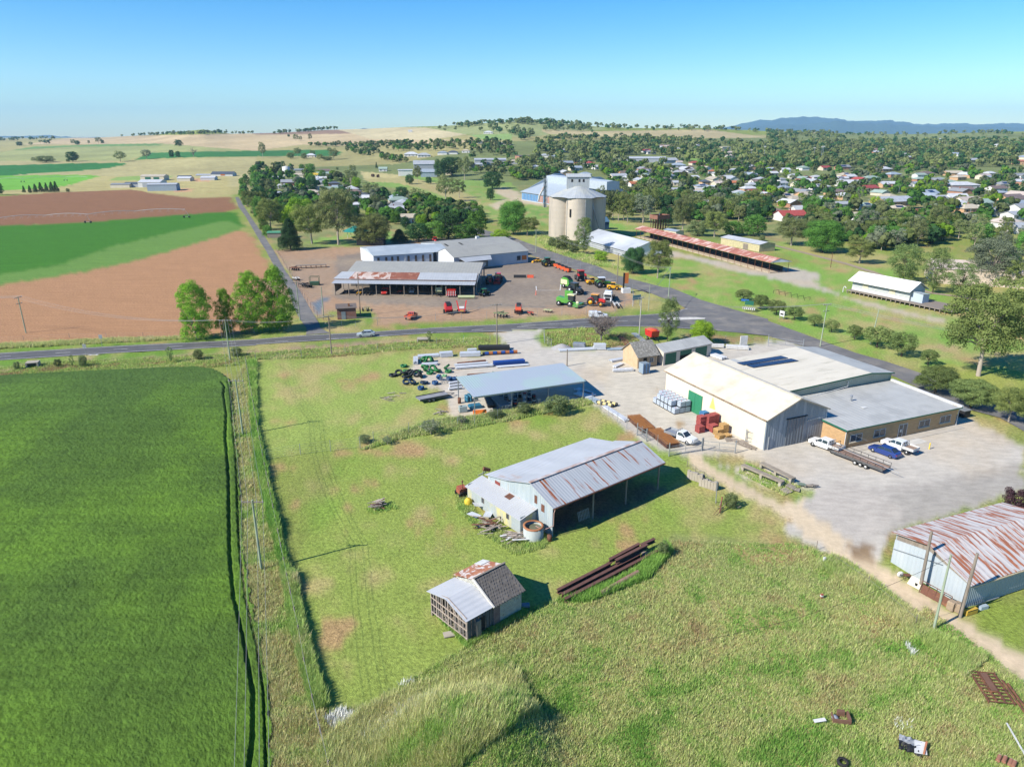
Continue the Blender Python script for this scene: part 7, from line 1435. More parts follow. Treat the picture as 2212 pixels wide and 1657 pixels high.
q=gl('c 515,530 520,590 870,590 880,500',0);k=MB();strip(k,q,.3,.02);tag(k.build('yard_marking',PNT),kind='structure')
a,b=Vector(V2('B',345,1400)),Vector(V2('B',605,1390));L=(b-a).length;o=thing('work_platform','long brown timber platform on legs in the dirt corner of the machinery yard','platform',tuple(a),math.atan2(b.y-a.y,b.x-a.x));MB().box(0,0,1.0,L,1.6,1.15).build('deck',M_timber,o)
for i in range(7):MB().box(L*i/6-.1,0,0,L*i/6+.1,1.5,.99).build('leg',M_rust,o)
o=thing('green_cage_bin','dark green open cage bin standing in the dirt corner of the yard','bin',V2('B',508,1540),.1);k=MB().box(-1.5,-1,.1,1.5,1,1.1)
for x in(-1.5,1.5):
 for y in(-1,1):k.bar((x,y,1),(x,y,2.8),.12)
k.bar((-1.5,-1,2.8),(1.5,-1,2.8),.12).bar((-1.5,1,2.8),(1.5,1,2.8),.12).build('cage',mat('dull_green',(.04,.09,.05),.7,s=2),o)
implement(V2('B',335,1415),1.2,'rust-red upright digger arm with black frame by the lane fence',M_rust,'old_digger',4,2.4,1.5);implement(V2('B',350,1500),.8,'white and rust old seeder by the lane fence',TRIM,'old_seeder',5,2.6,1.2);implement(V2('B',430,1560),1.0,'black folded harrow below the old seeder by the lane fence',BLK,'old_harrow',6,3.4,1.5)
# ---------------------------------------------------------------- stock in the yard, scrap around the barn, poles and fences
def coil(P,label,m,r=.55,h=.35,tilt=0,az_=0,group=None,name='pipe_coil'):
 o=thing(name,label,'pipe coil',P,az_,group);k=MB();n=4
 for i in range(n):
  z=.08+i*h/n;pr=[(r-.32,z-.03),(r-.16,z-.09),(r,z-.03),(r+.03,z+.03),(r-.16,z+.09),(r-.32,z+.03),(r-.32,z-.03)];k.lathe((0,0,0),pr,20)
 b=k.build('coil',m,o);b.rotation_euler=(tilt,0,0);b.location.z=abs(math.sin(tilt))*r*.9
 s=MB()
 for a in range(3):t=a*2.1;s.box(-.0,0,0,.0,0,0)if False else s.bar((math.cos(t)*(r-.2),math.sin(t)*(r-.2),h*.5+.05),(math.cos(t)*(r+.05),math.sin(t)*(r+.05),h*.5+.05),.06,h+.1)
 s=s.build('strap',BLK,b);return o
CG=mat('green_poly',(.03,.19,.05),.4,s=3,c2=(.02,.13,.04));CK=mat('black_poly',(.02,.025,.025),.45,s=3);CB=mat('blue_poly',(.03,.10,.24),.45,s=3,c2=(.02,.07,.17));CN=mat('navy_poly',(.012,.035,.07),.45,s=3)
def grp(lst,m,group,pre,r=.6,h=.35,sc=1.0):
 for i,(x,y,t,lab)in enumerate(lst):
  p=V2('a',x,y);coil((p[0],p[1],.02),lab,m,r*sc,h,math.radians(t),i*1.3,group)
grp([(250,625,0,'green pipe coil lying alone on the grass left of the yard'),(490,720,0,'dark green coil left of the big green heap'),(290,725,10,'dark green coil at the top of the black heap'),(600,545,60,'green coil leaning at the left of the leaning row'),(640,545,60,'second green coil of the leaning row'),(680,542,60,'third green coil of the leaning row'),(720,545,60,'last green coil of the leaning row'),(600,680,50,'green coil at the left of the big green heap'),(650,705,62,'upright green coil in the middle of the big green heap'),(705,750,8,'green coil lying flat in front of the big green heap'),(750,690,45,'topmost green coil of the big green heap'),(800,715,48,'large green coil on the right of the big green heap'),(830,735,30,'lowest green coil on the right of the big green heap'),(1000,670,40,'green coil standing right of the big green heap'),(1020,722,4,'thin green coil lying flat near the steel racks')],CG,'green pipe coils in the yard','green',.72)
grp([(165,765,30,'black coil at the left edge of the black heap'),(60,790,4,'thin black coil lying in the grass'),(250,780,30,'black coil at the back of the black heap'),(330,760,40,'largest black coil in the black heap'),(390,785,45,'black coil in the middle of the black heap'),(470,790,55,'black coil leaning on the right of the black heap'),(520,815,60,'last black coil on the right of the black heap'),(280,825,12,'black coil at the front of the black heap')],CK,'black pipe coils in the yard','black',.78)
grp([(300,915,20,'navy coil half hidden in the grass'),(390,925,30,'second navy coil half hidden in the grass'),(600,920,6,'navy coil lying on the gravel above the front coil')],CN,'navy pipe coils in the yard','navy',.8)
grp([(545,1015,0,'tall blue coil nearest the flat-deck trailer'),(790,930,6,'blue coil lying below the wire cage'),(850,865,65,'blue coil leaning on the wire cage'),(1035,850,0,'blue coil standing right of the wire cage'),(1135,855,0,'blue coil stack nearest the open steel shed corner')],CB,'blue pipe coils in the yard','blue',.62,.6)
o=thing('wire_cage','wire mesh cage with a green coil on top among the blue coils','cage',V2('a',955,900),math.radians(20));k=MB()
for a in(-.6,.6):
 for b in(-.6,.6):k.bar((a,b,0),(a,b,1.3),.06)
for z in(.1,.5,.9,1.3):
 for a,b,c_,d_ in((-.6,-.6,.6,-.6),(.6,-.6,.6,.6),(.6,.6,-.6,.6),(-.6,.6,-.6,-.6)):k.bar((a,b,z),(c_,d_,z),.03)
k.build('frame',M_steel,o);p=V2('a',955,900);coil((p[0],p[1],1.32),'pale green coil on top of the wire cage',mat('pale_green_poly',(.2,.42,.2),.5,s=3),.5,.25)
coil(V2('a',1810,770),'pale green wire roll beside the rear edge of the open steel shed',mat('pale_green_poly',(.2,.42,.2),.5,s=3),.6,.6)
def bundle(r,p,q,w,h,label,m,n=6,layers=2,name='pipe_bundle',round_=True,group=None,gap=.0,z0=.1):
 a=Vector(V2(r,*p));b=Vector(V2(r,*q));L=(b-a).length;rz=math.atan2(b.y-a.y,b.x-a.x)
 o=thing(name,label,'steel stock' if m is M_steel else 'pipe bundle',tuple(a),rz,group)
 for j in range(layers):
  for i in range(n):
   y=-w/2+w*(i+.5)/n;z=z0+h*(j+.5)/layers;dx=random.uniform(-.15,.15)*1.0;k=MB()
   if round_:k.tube((dx,y,z),(L+dx,y,z),min(w/n,h/layers)*.47,n=8)
   else:k.bar((dx,y,z),(L+dx,y,z),w/n*.88,h/layers*.85)
   k.build('pipe' if round_ else 'length',m,o)
 for x in(L*.15,L*.5,L*.85):MB().box(x-.06,-w/2-.05,0,x+.06,w/2+.05,z0-.004).build('bearer',M_timber,o)
 return o
GAL=mat('bright_galvanised',(.42,.45,.48),.4,c2=(.55,.57,.6),s=2,streak=(.3,3,1));BLUEP=mat('blue_pipe',(.02,.07,.28),.4,s=3);BLKP=mat('black_pipe',(.025,.027,.03),.5,s=3)
bundle('a',(500,470),(860,445),1.5,.5,'leftmost stack of galvanised gates on the back edge of the yard',GAL,7,3,'gate_stack',False)
bundle('a',(880,455),(1090,440),1.4,1.0,'tall neat stack of galvanised gates right of the leftmost stack',GAL,6,4,'gate_stack',False)
bundle('a',(1225,448),(1570,435),1.4,.9,'long stack of galvanised gates before the black pipes',GAL,6,4,'gate_stack',False)
bundle('a',(1350,360),(1500,352),1.0,.5,'small galvanised stack behind the long gate stack',GAL,5,2,'gate_stack',False)
bundle('a',(455,590),(455,500),1.0,.7,'galvanised stack standing end-on at the left edge of the gravel',GAL,5,3,'gate_stack',False)
bundle('a',(560,605),(830,590),1.2,.4,'low galvanised stack behind the big green heap',GAL,6,2,'gate_stack',False)
bundle('a',(1540,330),(2070,325),1.8,.9,'large pile of black poly pipes at the back of the yard',BLKP,7,3)
bundle('a',(1610,430),(2020,405),.7,.7,'thick black pipe wrapped in blue and orange plastic',BLKP,1,1)
o=bundle('a',(1640,428),(1990,408),.72,.72,'blue and orange plastic wrapping on the thick black pipe',BLKP,1,1,'pipe_wrap');bpy.data.objects.remove(o.children[0])if False else None
for c_ in list(o.children):bpy.data.objects.remove(c_)
for i in range(8):MB().tube((.1+i*.95,0,.45),(.95+i*.95-.03,0,.45),.385,n=16).build('band',BLUEP if i%2==0 else mat('orange_wrap',(.4,.13,.04),.6,s=3),o)
bundle('a',(1800,600),(2330,560),1.3,.8,'stack of bright blue pipes on the yard racks',BLUEP,6,4)
bundle('a',(1850,640),(2400,600),1.0,.25,'low galvanised lengths in front of the bright blue pipes',GAL,6,1)
bundle('a',(1180,590),(1660,540),.8,.35,'rusty brown steel lengths on the middle rack',M_rust,5,2,'steel_bundle')
bundle('a',(1130,625),(1700,580),.8,.5,'grey steel channels on the middle rack',GAL,5,2,'steel_bundle')
bundle('a',(1140,670),(1780,620),.9,.5,'galvanised pipe lengths on the front rack',GAL,6,2,'steel_bundle')
bundle('a',(1350,790),(1750,760),.7,.35,'rusty lengths just behind the open steel shed',M_rust,4,2,'steel_bundle')
bundle('a',(2050,725),(2500,690),.8,.3,'dark steel lengths at the rear right of the open steel shed',M_steel,5,2,'steel_bundle')
for i,(x,y)in enumerate(((1030,1035),(1040,985),(1030,935))):
 a=Vector(V2('a',x,y));bundle('a',(x,y),(x+230-i*20,y-30),.55,.55,('nearest','middle','farthest')[i]+' thick grey culvert pipe beside the open steel shed',GAL,1,1,'culvert_pipe',group='thick grey culvert pipes')
bundle('G',(405,545),(720,530),1.6,.3,'long low galvanised purlins on the gravel by the cottage',GAL,5,2,'steel_bundle',False)
bundle('G',(820,535),(1000,530),1.5,.2,'blue-grey roofing sheets lying left of the cottage',mat('sheet_blue',(.33,.4,.45),.4,s=2),4,1,'roofing_sheets',False)
bundle('G',(705,530),(805,530),1.4,1.3,'square stack of silver tool boxes by the gravel edge',GAL,4,4,'steel_stack',False)
bundle('G',(530,512),(630,518),1.4,1.1,'dark steel box stack with a red plate near the gravel heap',M_steel,4,3,'steel_stack',False)
bundle('G',(560,910),(690,945),2.6,.3,'pale steel sheets partly under the open steel shed',GAL,6,1,'steel_sheets',False)
bundle('G',(870,725),(1040,715),1.1,.5,'white plastic-wrapped beams left of the cage stack',mat('white_wrap',(.62,.63,.64),.4,s=2),4,2,'wrapped_beams',False)
bundle('G',(880,690),(950,660),1.0,.3,'second bundle of white wrapped beams behind the first',mat('white_wrap',(.62,.63,.64),.4,s=2),3,1,'wrapped_beams',False)
bundle('G',(850,640),(1000,615),1.2,.4,'aluminium ladders and lengths at the cottage wall',GAL,5,2,'ladder_stack',False)
bundle('G',(1680,510),(1825,515),1.3,.7,'white concrete blocks right of the lime green tree',TRIM,5,1,'concrete_blocks',False)
bundle('G',(1850,520),(2040,532),1.6,.7,'white concrete beams near the yard gate',TRIM,4,2,'concrete_blocks',False)
bundle('G',(1650,560),(1830,620),1.7,.5,'white wrapped goods behind the green door shed',mat('white_wrap',(.62,.63,.64),.4,s=2),5,2,'wrapped_goods',False)
bundle('G',(1000,500),(930,425),1.5,.4,'rusty brown poles lying in the grass by the dead tree',M_rust,7,1,'pole_heap')
bundle('G',(1140,470),(1050,400),1.5,.4,'grey steel poles lying in the grass beside the red mixer',M_steel,7,1,'pole_heap')
bundle('G',(800,1030),(990,1155),1.0,.3,'long galvanised lattice posts on the gravel by the fence',GAL,4,2,'steel_bundle',False)
bundle('G',(640,940),(760,1000),1.6,.25,'pale roofing iron beside the black and yellow rolls',mat('sheet_blue',(.33,.4,.45),.4,s=2),4,1,'roofing_sheets',False)
o=thing('gravel_heap','small heap of pale gravel at the yard entrance','gravel heap',V2('G',430,520));MB().lathe((0,0,-.05),[(2.6,0),(1.9,.35),(1.0,.8),(.3,1.05),(0,1.08)],18).build('heap',mat('pale_gravel',(.36,.35,.34),.95,s=4,bump=.05),o)
for i,(x,y)in enumerate(((800,1015),(835,1005))):
 a=V2('G',x,y);o=thing('yellow_roll',('front','rear')[i]+' black roll with pale yellow bands by the fence','roll',a,math.radians(-35),'banded rolls by the fence');MB().tube((-1.7,0,.35),(1.7,0,.35),.33,n=14).build('roll',BLKP,o)
 for s in(-1.1,0,1.1):MB().tube((s-.3,0,.35),(s+.3,0,.35),.345,n=14).build('band',mat('pale_yellow_band',(.6,.5,.22),.6,s=3),o)
# goods under and near the open steel shed
def sl(x,y):a=D2R(22.8);return(-6.6+x*math.cos(a)-y*math.sin(a),117.7+x*math.sin(a)+y*math.cos(a),0)
TEAL=mat('teal_drum',(.03,.15,.24),.45,s=3)
for i in range(5):
 p=V2('a',(1325,1350,1385,1370,1405)[i],(1215,1235,1205,1195,1228)[i]);o=thing('blue_drum',('left','front','back','middle','right')[i]+' drum of the upright blue drum cluster by the open shed','drum',p,0,'upright blue drums');MB().lathe((0,0,0),[(0,0),(.3,0),(.3,.3),(.32,.33),(.3,.36),(.3,.95),(.32,.98),(.3,1.01),(.28,1.25),(0,1.25)],14).build('drum',TEAL,o)
for i in range(6):
 p=V2('a',1400+i*32,1345-i*4);o=thing('blue_drum',('first','second','third','fourth','fifth','sixth')[i]+' blue drum from the left in the lying row at the shed corner','drum',p,math.radians(20),'blue drums lying in a row');MB().tube((0,-.6,.36),(0,.7,.36),.34,n=14).build('drum',TEAL,o);MB().tube((0,.1,.36),(0,.2,.36),.355,n=14).build('hoop',CN,o)
NW2=['first','second','third','fourth','fifth','sixth','seventh']
for j in range(3):
 for i in range(7):
  x,y=7.2+i*.95,.9+j*2.2
  if(i+j)%5==4:continue
  o=thing('rolled_wire',('front','middle','back')[j]+' row wire roll under the open steel shed, %s from the left'%NW2[i],'wire roll',sl(x,y),0,'wire rolls under the open steel shed');MB().tube((0,0,.02),(0,0,1.1),.34,n=12).build('roll',(M_steel,BLKP,CN)[(i*2+j)%3],o);MB().tube((0,0,.75),(0,0,.95),.35,n=12).build('band',(TRIM,PR,TRIM)[(i+j)%3],o)
for i in range(3):
 p=sl(14.6+i*1.0,.2);o=thing('wire_bin',('left','middle','right')[i]+' of three wire crates at the front edge of the open steel shed','crate',p,D2R(22.8),'wire crates at the shed edge');k=MB()
 for z in(.05,.35,.65,.95):k.bar((-.4,-.4,z),(.4,-.4,z),.04).bar((.4,-.4,z),(.4,.4,z),.04).bar((.4,.4,z),(-.4,.4,z),.04).bar((-.4,.4,z),(-.4,-.4,z),.04)
 for a in(-.4,.4):
  for b in(-.4,.4):k.bar((a,b,0),(a,b,.98),.05)
 k.build('frame',M_steel,o);MB().box(-.34,-.34,.06,.34,.34,.7).build('contents',GAL,o)
bundle('a',(1760,1340),(1690,1150),1.3,.5,'dark steel panels stacked at the left bay of the open shed',BLKP,6,2,'panel_stack',False)
bundle('a',(2010,1380),(1800,1150),2.2,.9,'blue-grey gate panels stacked under the open shed',mat('dark_gates',(.14,.18,.21),.5,s=3),7,3,'gate_stack',False)
bundle('G',(560,880),(690,925),1.4,.3,'pale steel lengths at the right end of the open shed',GAL,6,1,'steel_bundle',False)
p=V2('a',1210,1255);o=thing('steel_drum','rusty upright drum beside the left post of the open shed','drum',p);MB().lathe((0,0,0),[(0,0),(.3,0),(.3,1.1),(.27,1.1),(.27,.2),(0,.2)],14).build('drum',M_rust,o)
p=V2('a',1270,1400);o=thing('grey_crate','pale green-grey box tank near the yard fence','tank',p,.3);MB().box(-.7,-.5,.1,.7,.5,1.1).build('tank',mat('greygreen_plastic',(.30,.36,.35),.5,s=3),o);MB().box(-.75,-.55,0,.75,.55,.098).build('pallet',M_timber,o);MB().tube((-.3,0,1.1),(-.3,0,1.18),.15).build('lid',BLK,o)
p=V2('a',1560,1430);o=thing('orange_barrier','bright orange plastic barrier pieces in the dry grass by the fence','barrier',p,.2);MB().prism([(-.25,0),(.25,0),(.1,.7),(-.1,.7)],-1.2,1.2,0,'x').build('barrier',mat('orange_plastic',(.8,.2,.03),.5,s=3),o);MB().box(-1.0,.5,0,.6,.9,.4).build('white_board',TRIM,o)
# intermediate bulk containers beside the cream shed
cont=mat('white_translucent_tank',(.50,.56,.62),.35,s=2,c2=(.42,.48,.55));M_pal=mat('pallet_wood',(.36,.27,.18),.9,c2=(.25,.18,.12),s=3)
def csw(x,y,z=0):a=cs.a;return(39.67+x*math.cos(a)-y*math.sin(a),102.92+x*math.sin(a)+y*math.cos(a),z)
def ibc(x,y,z,label):
 o=thing('liquid_container',label,'container',csw(x,y,z),cs.a,'white liquid containers stacked by the cream shed')
 MB().box(-.5,-.45,.16,.5,.45,1.06).build('tank',cont,o);k=MB()
 for zz in(.16,.45,.76,1.06):k.bar((-.53,-.48,zz),(.53,-.48,zz),.025).bar((.53,-.48,zz),(.53,.48,zz),.025).bar((.53,.48,zz),(-.53,.48,zz),.025).bar((-.53,.48,zz),(-.53,-.48,zz),.025)
 for t in(-.53,-.18,.18,.53):k.bar((t,-.48,.14),(t,-.48,1.06),.025).bar((-.53,t*.9,.14),(-.53,t*.9,1.06),.025)
 k.build('cage',M_steel,o);MB().box(-.53,-.48,0,.53,.48,.13).build('pallet',BLK,o);MB().tube((0,0,1.06),(0,0,1.12),.11).build('cap',mat('red_cap',(.4,.08,.06),.5,s=3),o)
a0=cs.g('J',800,680);a1=cs.g('J',600,590)
for c_ in range(3):
 for r_ in range(6):
  x=-1.0-c_*1.15;y=18.6+r_*1.15
  if c_==2 and r_>5:continue
  ibc(x,y,0,'lower white container, column %s from the wall, %s in its row from the road end'%(('first','second','third')[c_],('sixth','fifth','fourth','third','second','first')[r_]))
  if not(c_==2 and r_ in(0,5)):ibc(x,y,1.12,'upper white container, column %s from the wall, %s in its row from the road end'%(('first','second','third')[c_],('sixth','fifth','fourth','third','second','first')[r_]))
# pallets
def pallet(P,rz,label,m,group=None,sx=1.15,sy=1.15,h=.14,name='pallet',tilt=(0,0)):
 o=bpy.data.objects.new(name,PALM(m));C.objects.link(o);o.location=P;o.rotation_euler=(tilt[0],tilt[1],rz);return tag(o,label,'pallet',group)
_pm={}
def PALM(m):
 if m.name in _pm:return _pm[m.name]
 k=MB()
 for y in(-.52,0,.52):k.box(-.575,y-.045,.02,.575,y+.045,.11)
 for i in range(6):k.box(-.575+i*.21,-.575,.112,-.575+i*.21+.12,.575,.135)
 for x in(-.5,0,.5):k.box(x-.05,-.575,0,x+.05,.575,.019)
 o=k.build('pallet',m);_pm[m.name]=o.data;bpy.data.objects.remove(o);return _pm[m.name]
PRD=mat('pallet_red',(.40,.10,.09),.85,c2=(.30,.07,.06),s=3,rnd=.12);PBL=mat('pallet_blue',(.07,.22,.42),.8,c2=(.05,.16,.3),s=3,rnd=.1);PYL=mat('pallet_tan',(.52,.33,.13),.85,c2=(.40,.25,.1),s=3,rnd=.12);PGR=mat('pallet_grey',(.33,.29,.24),.9,c2=(.24,.2,.17),s=3,rnd=.1)
NW=['lowest','second','third','fourth','fifth','sixth','seventh','eighth','ninth','tenth','eleventh','twelfth','thirteenth','fourteenth','fifteenth','sixteenth','seventeenth','eighteenth']
def pstack(x,y,n,m,what,z0=0):
 for i in range(n):pallet(csw(x+random.uniform(-.04,.04),y+random.uniform(-.04,.04),z0+i*.145),cs.a+random.uniform(-.05,.05),'%s pallet up in the %s'%(NW[i]if i<n-1 else 'topmost',what),m,'pallets by the cream shed')
pstack(-1.0,10.9,17,PRD,'tall red stack nearest the cream wall');pstack(-2.25,10.6,17,PRD,'tall red stack in the middle');pstack(-3.5,11.2,16,PRD,'tall red stack farthest from the wall');pstack(-4.6,10.0,8,PRD,'short red stack');pstack(-2.4,9.3,9,PRD,'half-height red stack in front')
pstack(-1.3,13.2,14,PBL,'blue stack before the green door')
pstack(-1.3,8.0,12,PYL,'tall tan stack');pstack(-2.6,7.8,8,PYL,'lower tan stack');pstack(-3.2,6.6,5,PYL,'front tan stack');pstack(-1.9,6.4,4,PYL,'messy tan stack');
for i,(x,y,t)in enumerate(((-1.5,4.6,.2),(-.9,3.6,.5),(-2.5,5.2,.1))):pallet(csw(x,y,.05),t,('broken grey pallet leaning in the timber scrap','tilted grey pallet by the wall scrap','flat grey pallet beside the tan stacks')[i],PGR,'grey scrap pallets',tilt=(.12*i,.1))
for i,(x,y)in enumerate(((1720,1365),(1760,1335),(1800,1350),(1850,1315),(1900,1320),(1950,1325))):
 p=V2('J',x,y);pallet((p[0],p[1],.06+(i%2)*.14),.5+i*.3,('leftmost grey pallet by the concrete benches','second grey pallet by the benches, lying askew','grey pallet under the greenish one','greenish tilted pallet of the scattered pallets','upper pallet at the right of the scattered pallets','rightmost pallet of those scattered on the gravel')[i],PGR if i!=3 else mat('pallet_green',(.18,.24,.19),.9,s=3),'grey pallets by the concrete benches',tilt=(.12,.06*i))
for i,(x,y,l)in enumerate(((-1.2,3.2,2.5),(-2.2,3.8,3),(-1.7,2.6,2.2))):o=MB().bar(csw(x,y,.1),csw(x+.6,y-l,.12),.22,.06).bar(csw(x+.3,y,.18),csw(x+.5,y-l,.2),.2,.05).build('scrap_boards',M_timber);tag(o,('dark boards lying at the foot of the cream wall','loose timber boards left of the dark boards','short boards at the far end of the wall scrap')[i],'boards','scrap boards by the cream wall')
p=V2('G',1138,735);o=thing('cage_stack','tall stack of blue-grey steel frames with blue straps beside the cottage','steel stack',p,D2R(24));MB().box(-.8,-.8,.15,.8,.8,2.3).build('frames',mat('bluegrey_frames',(.25,.31,.36),.5,s=3,wave=(0,.16,.04)),o)
for x in(-.81,0,.81):MB().box(x-.04,-.86,.1,x+.04,-.82,2.35).build('strap',mat('strap_blue',(.05,.2,.5),.5,s=3),o)
MB().box(-.9,-.9,0,.9,.9,.14).build('base',M_timber,o)
# rusty mesh panels in the yard
def meshstack(r,A_,B_,C_,label,h=1.0,n1=26,n2=9,layers=5):
 a,b,c_=(Vector(V2(r,*q))for q in(A_,B_,C_));L=(b-a).length;W__=(c_-a).length;rz=math.atan2(b.y-a.y,b.x-a.x);o=thing('mesh_panel_stack',label,'steel mesh',tuple(a),rz,'rusty mesh panel stacks');m=mat('bright_rust',(.38,.17,.05),.8,c2=(.26,.11,.04),s=2)
 sgn=1 if(c_-a).dot(Vector((-math.sin(rz),math.cos(rz),0)))>0 else-1
 for k_ in range(layers):
  z=.1+h*k_/(layers-1);k=MB()
  for i in range(n1):x=L*(i+.5)/n1;k.bar((x,0,z),(x,sgn*W__,z),.05,.09)
  for j in range(n2):y=sgn*W__*j/(n2-1);k.bar((0,y,z+.05),(L,y,z+.05),.07,.05)
  k.build('panel',m if k_==layers-1 else M_rust,o)
 return o
meshstack('J',(350,745),(480,865),(450,732),'upper stack of rusty mesh panels beside the fence',.7,18,10)
meshstack('J',(525,865),(690,1000),(600,835),'lower stack of rusty mesh panels next to the white ute',.7,20,10)
# concrete benches, old posts, gate and tangle on the island
for i,(A_,B_,lab)in enumerate((((1340,1180),(1690,1330),'nearer long concrete trough bench on legs'),((1500,1160),(1780,1300),'farther long concrete trough bench on legs'))):
 a,b=Vector(V2('J',*A_)),Vector(V2('J',*B_));L=(b-a).length;o=thing('concrete_bench',lab,'bench',tuple(a),math.atan2(b.y-a.y,b.x-a.x),'long concrete benches');MB().box(0,-.45,.75,L,.45,.95).build('slab',mat('aged_concrete',(.30,.26,.2),.95,c2=(.2,.165,.13),s=1.5,bump=.02),o)
 for x in(.3,L*.5,L-.3):MB().box(x-.2,-.4,0,x+.2,.4,.75).build('leg',M_conc,o)
for i,(x,y,L)in enumerate(((935,1270,2.4),(1045,1335,2.6))):
 p=V2('J',x,y);o=thing('concrete_wall_piece',('upper','lower')[i]+' short run of weathered concrete retaining posts above the barn shadow','wall',p,math.radians(-40),'weathered concrete wall pieces')
 for j in range(6):MB().box(-L/2+j*L/6,-.2,0,-L/2+j*L/6+L/6*.92,.2,1.2+random.uniform(-.1,.15)).build('concrete_post',M_conc,o)
 MB().box(-L/2,.25,0,L/2,.6,1.0).build('fill',M_timber,o)
p=V2('J',1180,1500);o=thing('scrap_gate_frame','tangle of rusty frames and an old wooden gate around an iron post','scrap',p);k=MB();rg=random.Random(4)
MB().tube((-.7,1.2,0),(-.75,1.3,3.2),.06).build('post',M_steel,o);MB().tube((-.9,-1.5,0),(-.5,-.6,1.9),.1).build('rusty_post',M_rust,o)
for i in range(14):a=Vector((rg.uniform(-1,2),rg.uniform(-.8,1.6),rg.uniform(0,.4)));b=a+Vector((rg.uniform(-1.4,1.4),rg.uniform(-1,1),rg.uniform(.1,1.0)));MB().bar(a,b,.07,.05).build('scrap_bar',M_rust if i%2 else M_timber,o)
for i in range(2):MB().bar((-2.0+i*.5,-2.4,.2),(-.4+i*.4,-.4,.5),.05).build('rail',M_rust,o)
# beams, pipe and heaps on the grass
for i,(A_,B_,z,lab)in enumerate((((1220,615),(1680,375),0,'far left rusty steel beam of the pile'),((1260,650),(1930,300),0,'middle rusty steel beam of the pile'),((1285,690),(2085,270),0,'nearest and longest rusty steel beam'),((1665,385),(1925,245),.55,'upper rusty beam at the far end of the pile'),((1720,395),(1990,255),.6,'second upper rusty beam on the pile'),((1935,260),(2055,205),.6,'short rusty beam at the far right of the pile'))):
 a,b=Vector(V2('K',*A_)),Vector(V2('K',*B_));L=(b-a).length;o=thing('steel_beam',lab,'steel beam',(a.x,a.y,z),math.atan2(b.y-a.y,b.x-a.x),'rusty steel beams');mb_=mat('beam_rust',(.13,.065,.05),.8,c2=(.09,.045,.035),s=1.5)
 MB().box(0,-.2,.08,L,.2,.12).box(0,-.2,.52,L,.2,.56).box(0,-.02,.121,L,.02,.519).build('beam',mb_,o)
for i,t in enumerate((.12,.5,.88)):
 a=Vector(V2('K',1285,690)).lerp(Vector(V2('K',2085,270)),t);o=MB().box(a.x-.5,a.y-.3,0,a.x+.6,a.y+1.6,.08).build('bearer',M_timber);tag(o,('left','middle','right')[i]+' timber bearer under the rusty beams','bearer','bearers under the rusty beams')
a,b=Vector(V2('K',1590,630)),Vector(V2('K',1915,450));o=thing('rusty_pipe','thick rusty pipe lying in the long grass below the beams','pipe',tuple(a),math.atan2(b.y-a.y,b.x-a.x));L=(b-a).length;MB().tube((0,0,.3),(L,0,.34),.3,n=16,cap=False).tube((L,0,.34),(0,0,.3),.26,n=16,cap=False).build('shell',mat('pipe_rust',(.21,.11,.08),.85,c2=(.3,.19,.15),s=2),o)
def heap(P,n,label,ms,L=(1,2.4),r=1.2,h=.5,seed=1,name='scrap_heap',cat='scrap'):
 o=thing(name,label,cat,P);rg=random.Random(seed)
 for i in range(n):
  c_=Vector((rg.gauss(0,r*.5),rg.gauss(0,r*.5),rg.uniform(.05,h)));a=rg.uniform(-.6,.9);l=rg.uniform(*L)/2;d=Vector((math.cos(a),math.sin(a),rg.uniform(-.15,.15)))*l
  MB().bar(c_-d,c_+d,rg.uniform(.08,.3),.04).build('board',ms[i%len(ms)],o)
 return o
wd=mat('bleached_timber',(.42,.36,.30),.9,c2=(.3,.25,.2),s=3)
heap(V2('I',770,1110),34,'pile of broken bleached timber beside the lean-to wall',[wd,M_timber,wd,M_rust],(1.2,3),1.5,.8,2,'timber_pile','timber pile');heap(V2('I',990,1190),26,'second pile of grey boards beside the round tank',[wd,M_timber,TRIM],(1.2,3.2),1.2,.6,3,'timber_pile','timber pile')
heap(V2('d',818,1095),26,'small heap of branches and scrap alone on the open lawn',[wd,M_timber,wd,M_rust],(.7,1.7),1.0,.8,5,'branch_heap','heap');heap(V2('Q',1150,945),12,'flat heap of old sticks in the middle of the paddock',[M_timber,wd],(.6,1.6),1.5,.2,6,'branch_heap','heap');heap(V2('a',870,1420),12,'scattered sticks on bare dirt by the yard edge',[M_timber,wd],(.5,1.2),1.2,.2,7,'branch_heap','heap')
for i,(x,y,rx,lab)in enumerate(((690,935,.5,'white curved iron sheet leaning at the lean-to corner'),(760,1010,.25,'ribbed white iron sheet lying by the lean-to'),(640,1010,.1,'pale iron sheet under the leaning ones'))):
 p=V2('I',x,y);o=MB().slab([(-.9,-.5,.3+rx),(.9,-.5,.3),(.9,.5,.35),(-.9,.5,.35+rx)],.02).build('iron_sheet',GAL if i else TRIM);o.location=p;o.rotation_euler=(0,0,.4+i);tag(o,lab,'iron sheet','loose iron sheets by the barn')
p=V2('I',610,985);o=thing('worn_tyre','worn tyre lying in the scrap at the lean-to corner','tyre',p);MB().lathe((0,0,.1),[(.2,0),(.38,-.05),(.42,.05),(.38,.17),(.2,.12)],16).build('tyre',TYRE,o)
p=V2('I',590,900);o=thing('yellow_drum_half','yellow curved fibreglass piece at the lean-to corner','scrap',p);MB().lathe((0,0,0),[(.5,0),(.55,.6),(.3,.9),(.1,1.0)],10).build('shell',mat('yellow_fibre',(.62,.45,.04),.6,s=3),o)
p=V2('I',1145,1225);o=thing('water_tank','round corrugated water tank with a rusted open top beside the barn','water tank',(p[0]+.1,p[1]+1.0,0));MB().lathe((0,0,0),[(1.25,0),(1.25,1.75),(1.18,1.75),(1.18,.9),(0,.9)],28).build('tank',mat('tank_white',(.45,.49,.47),.6,c2=(.35,.38,.36),s=1,streak=(1,1,.3),wave=(2,.09,.012)),o)
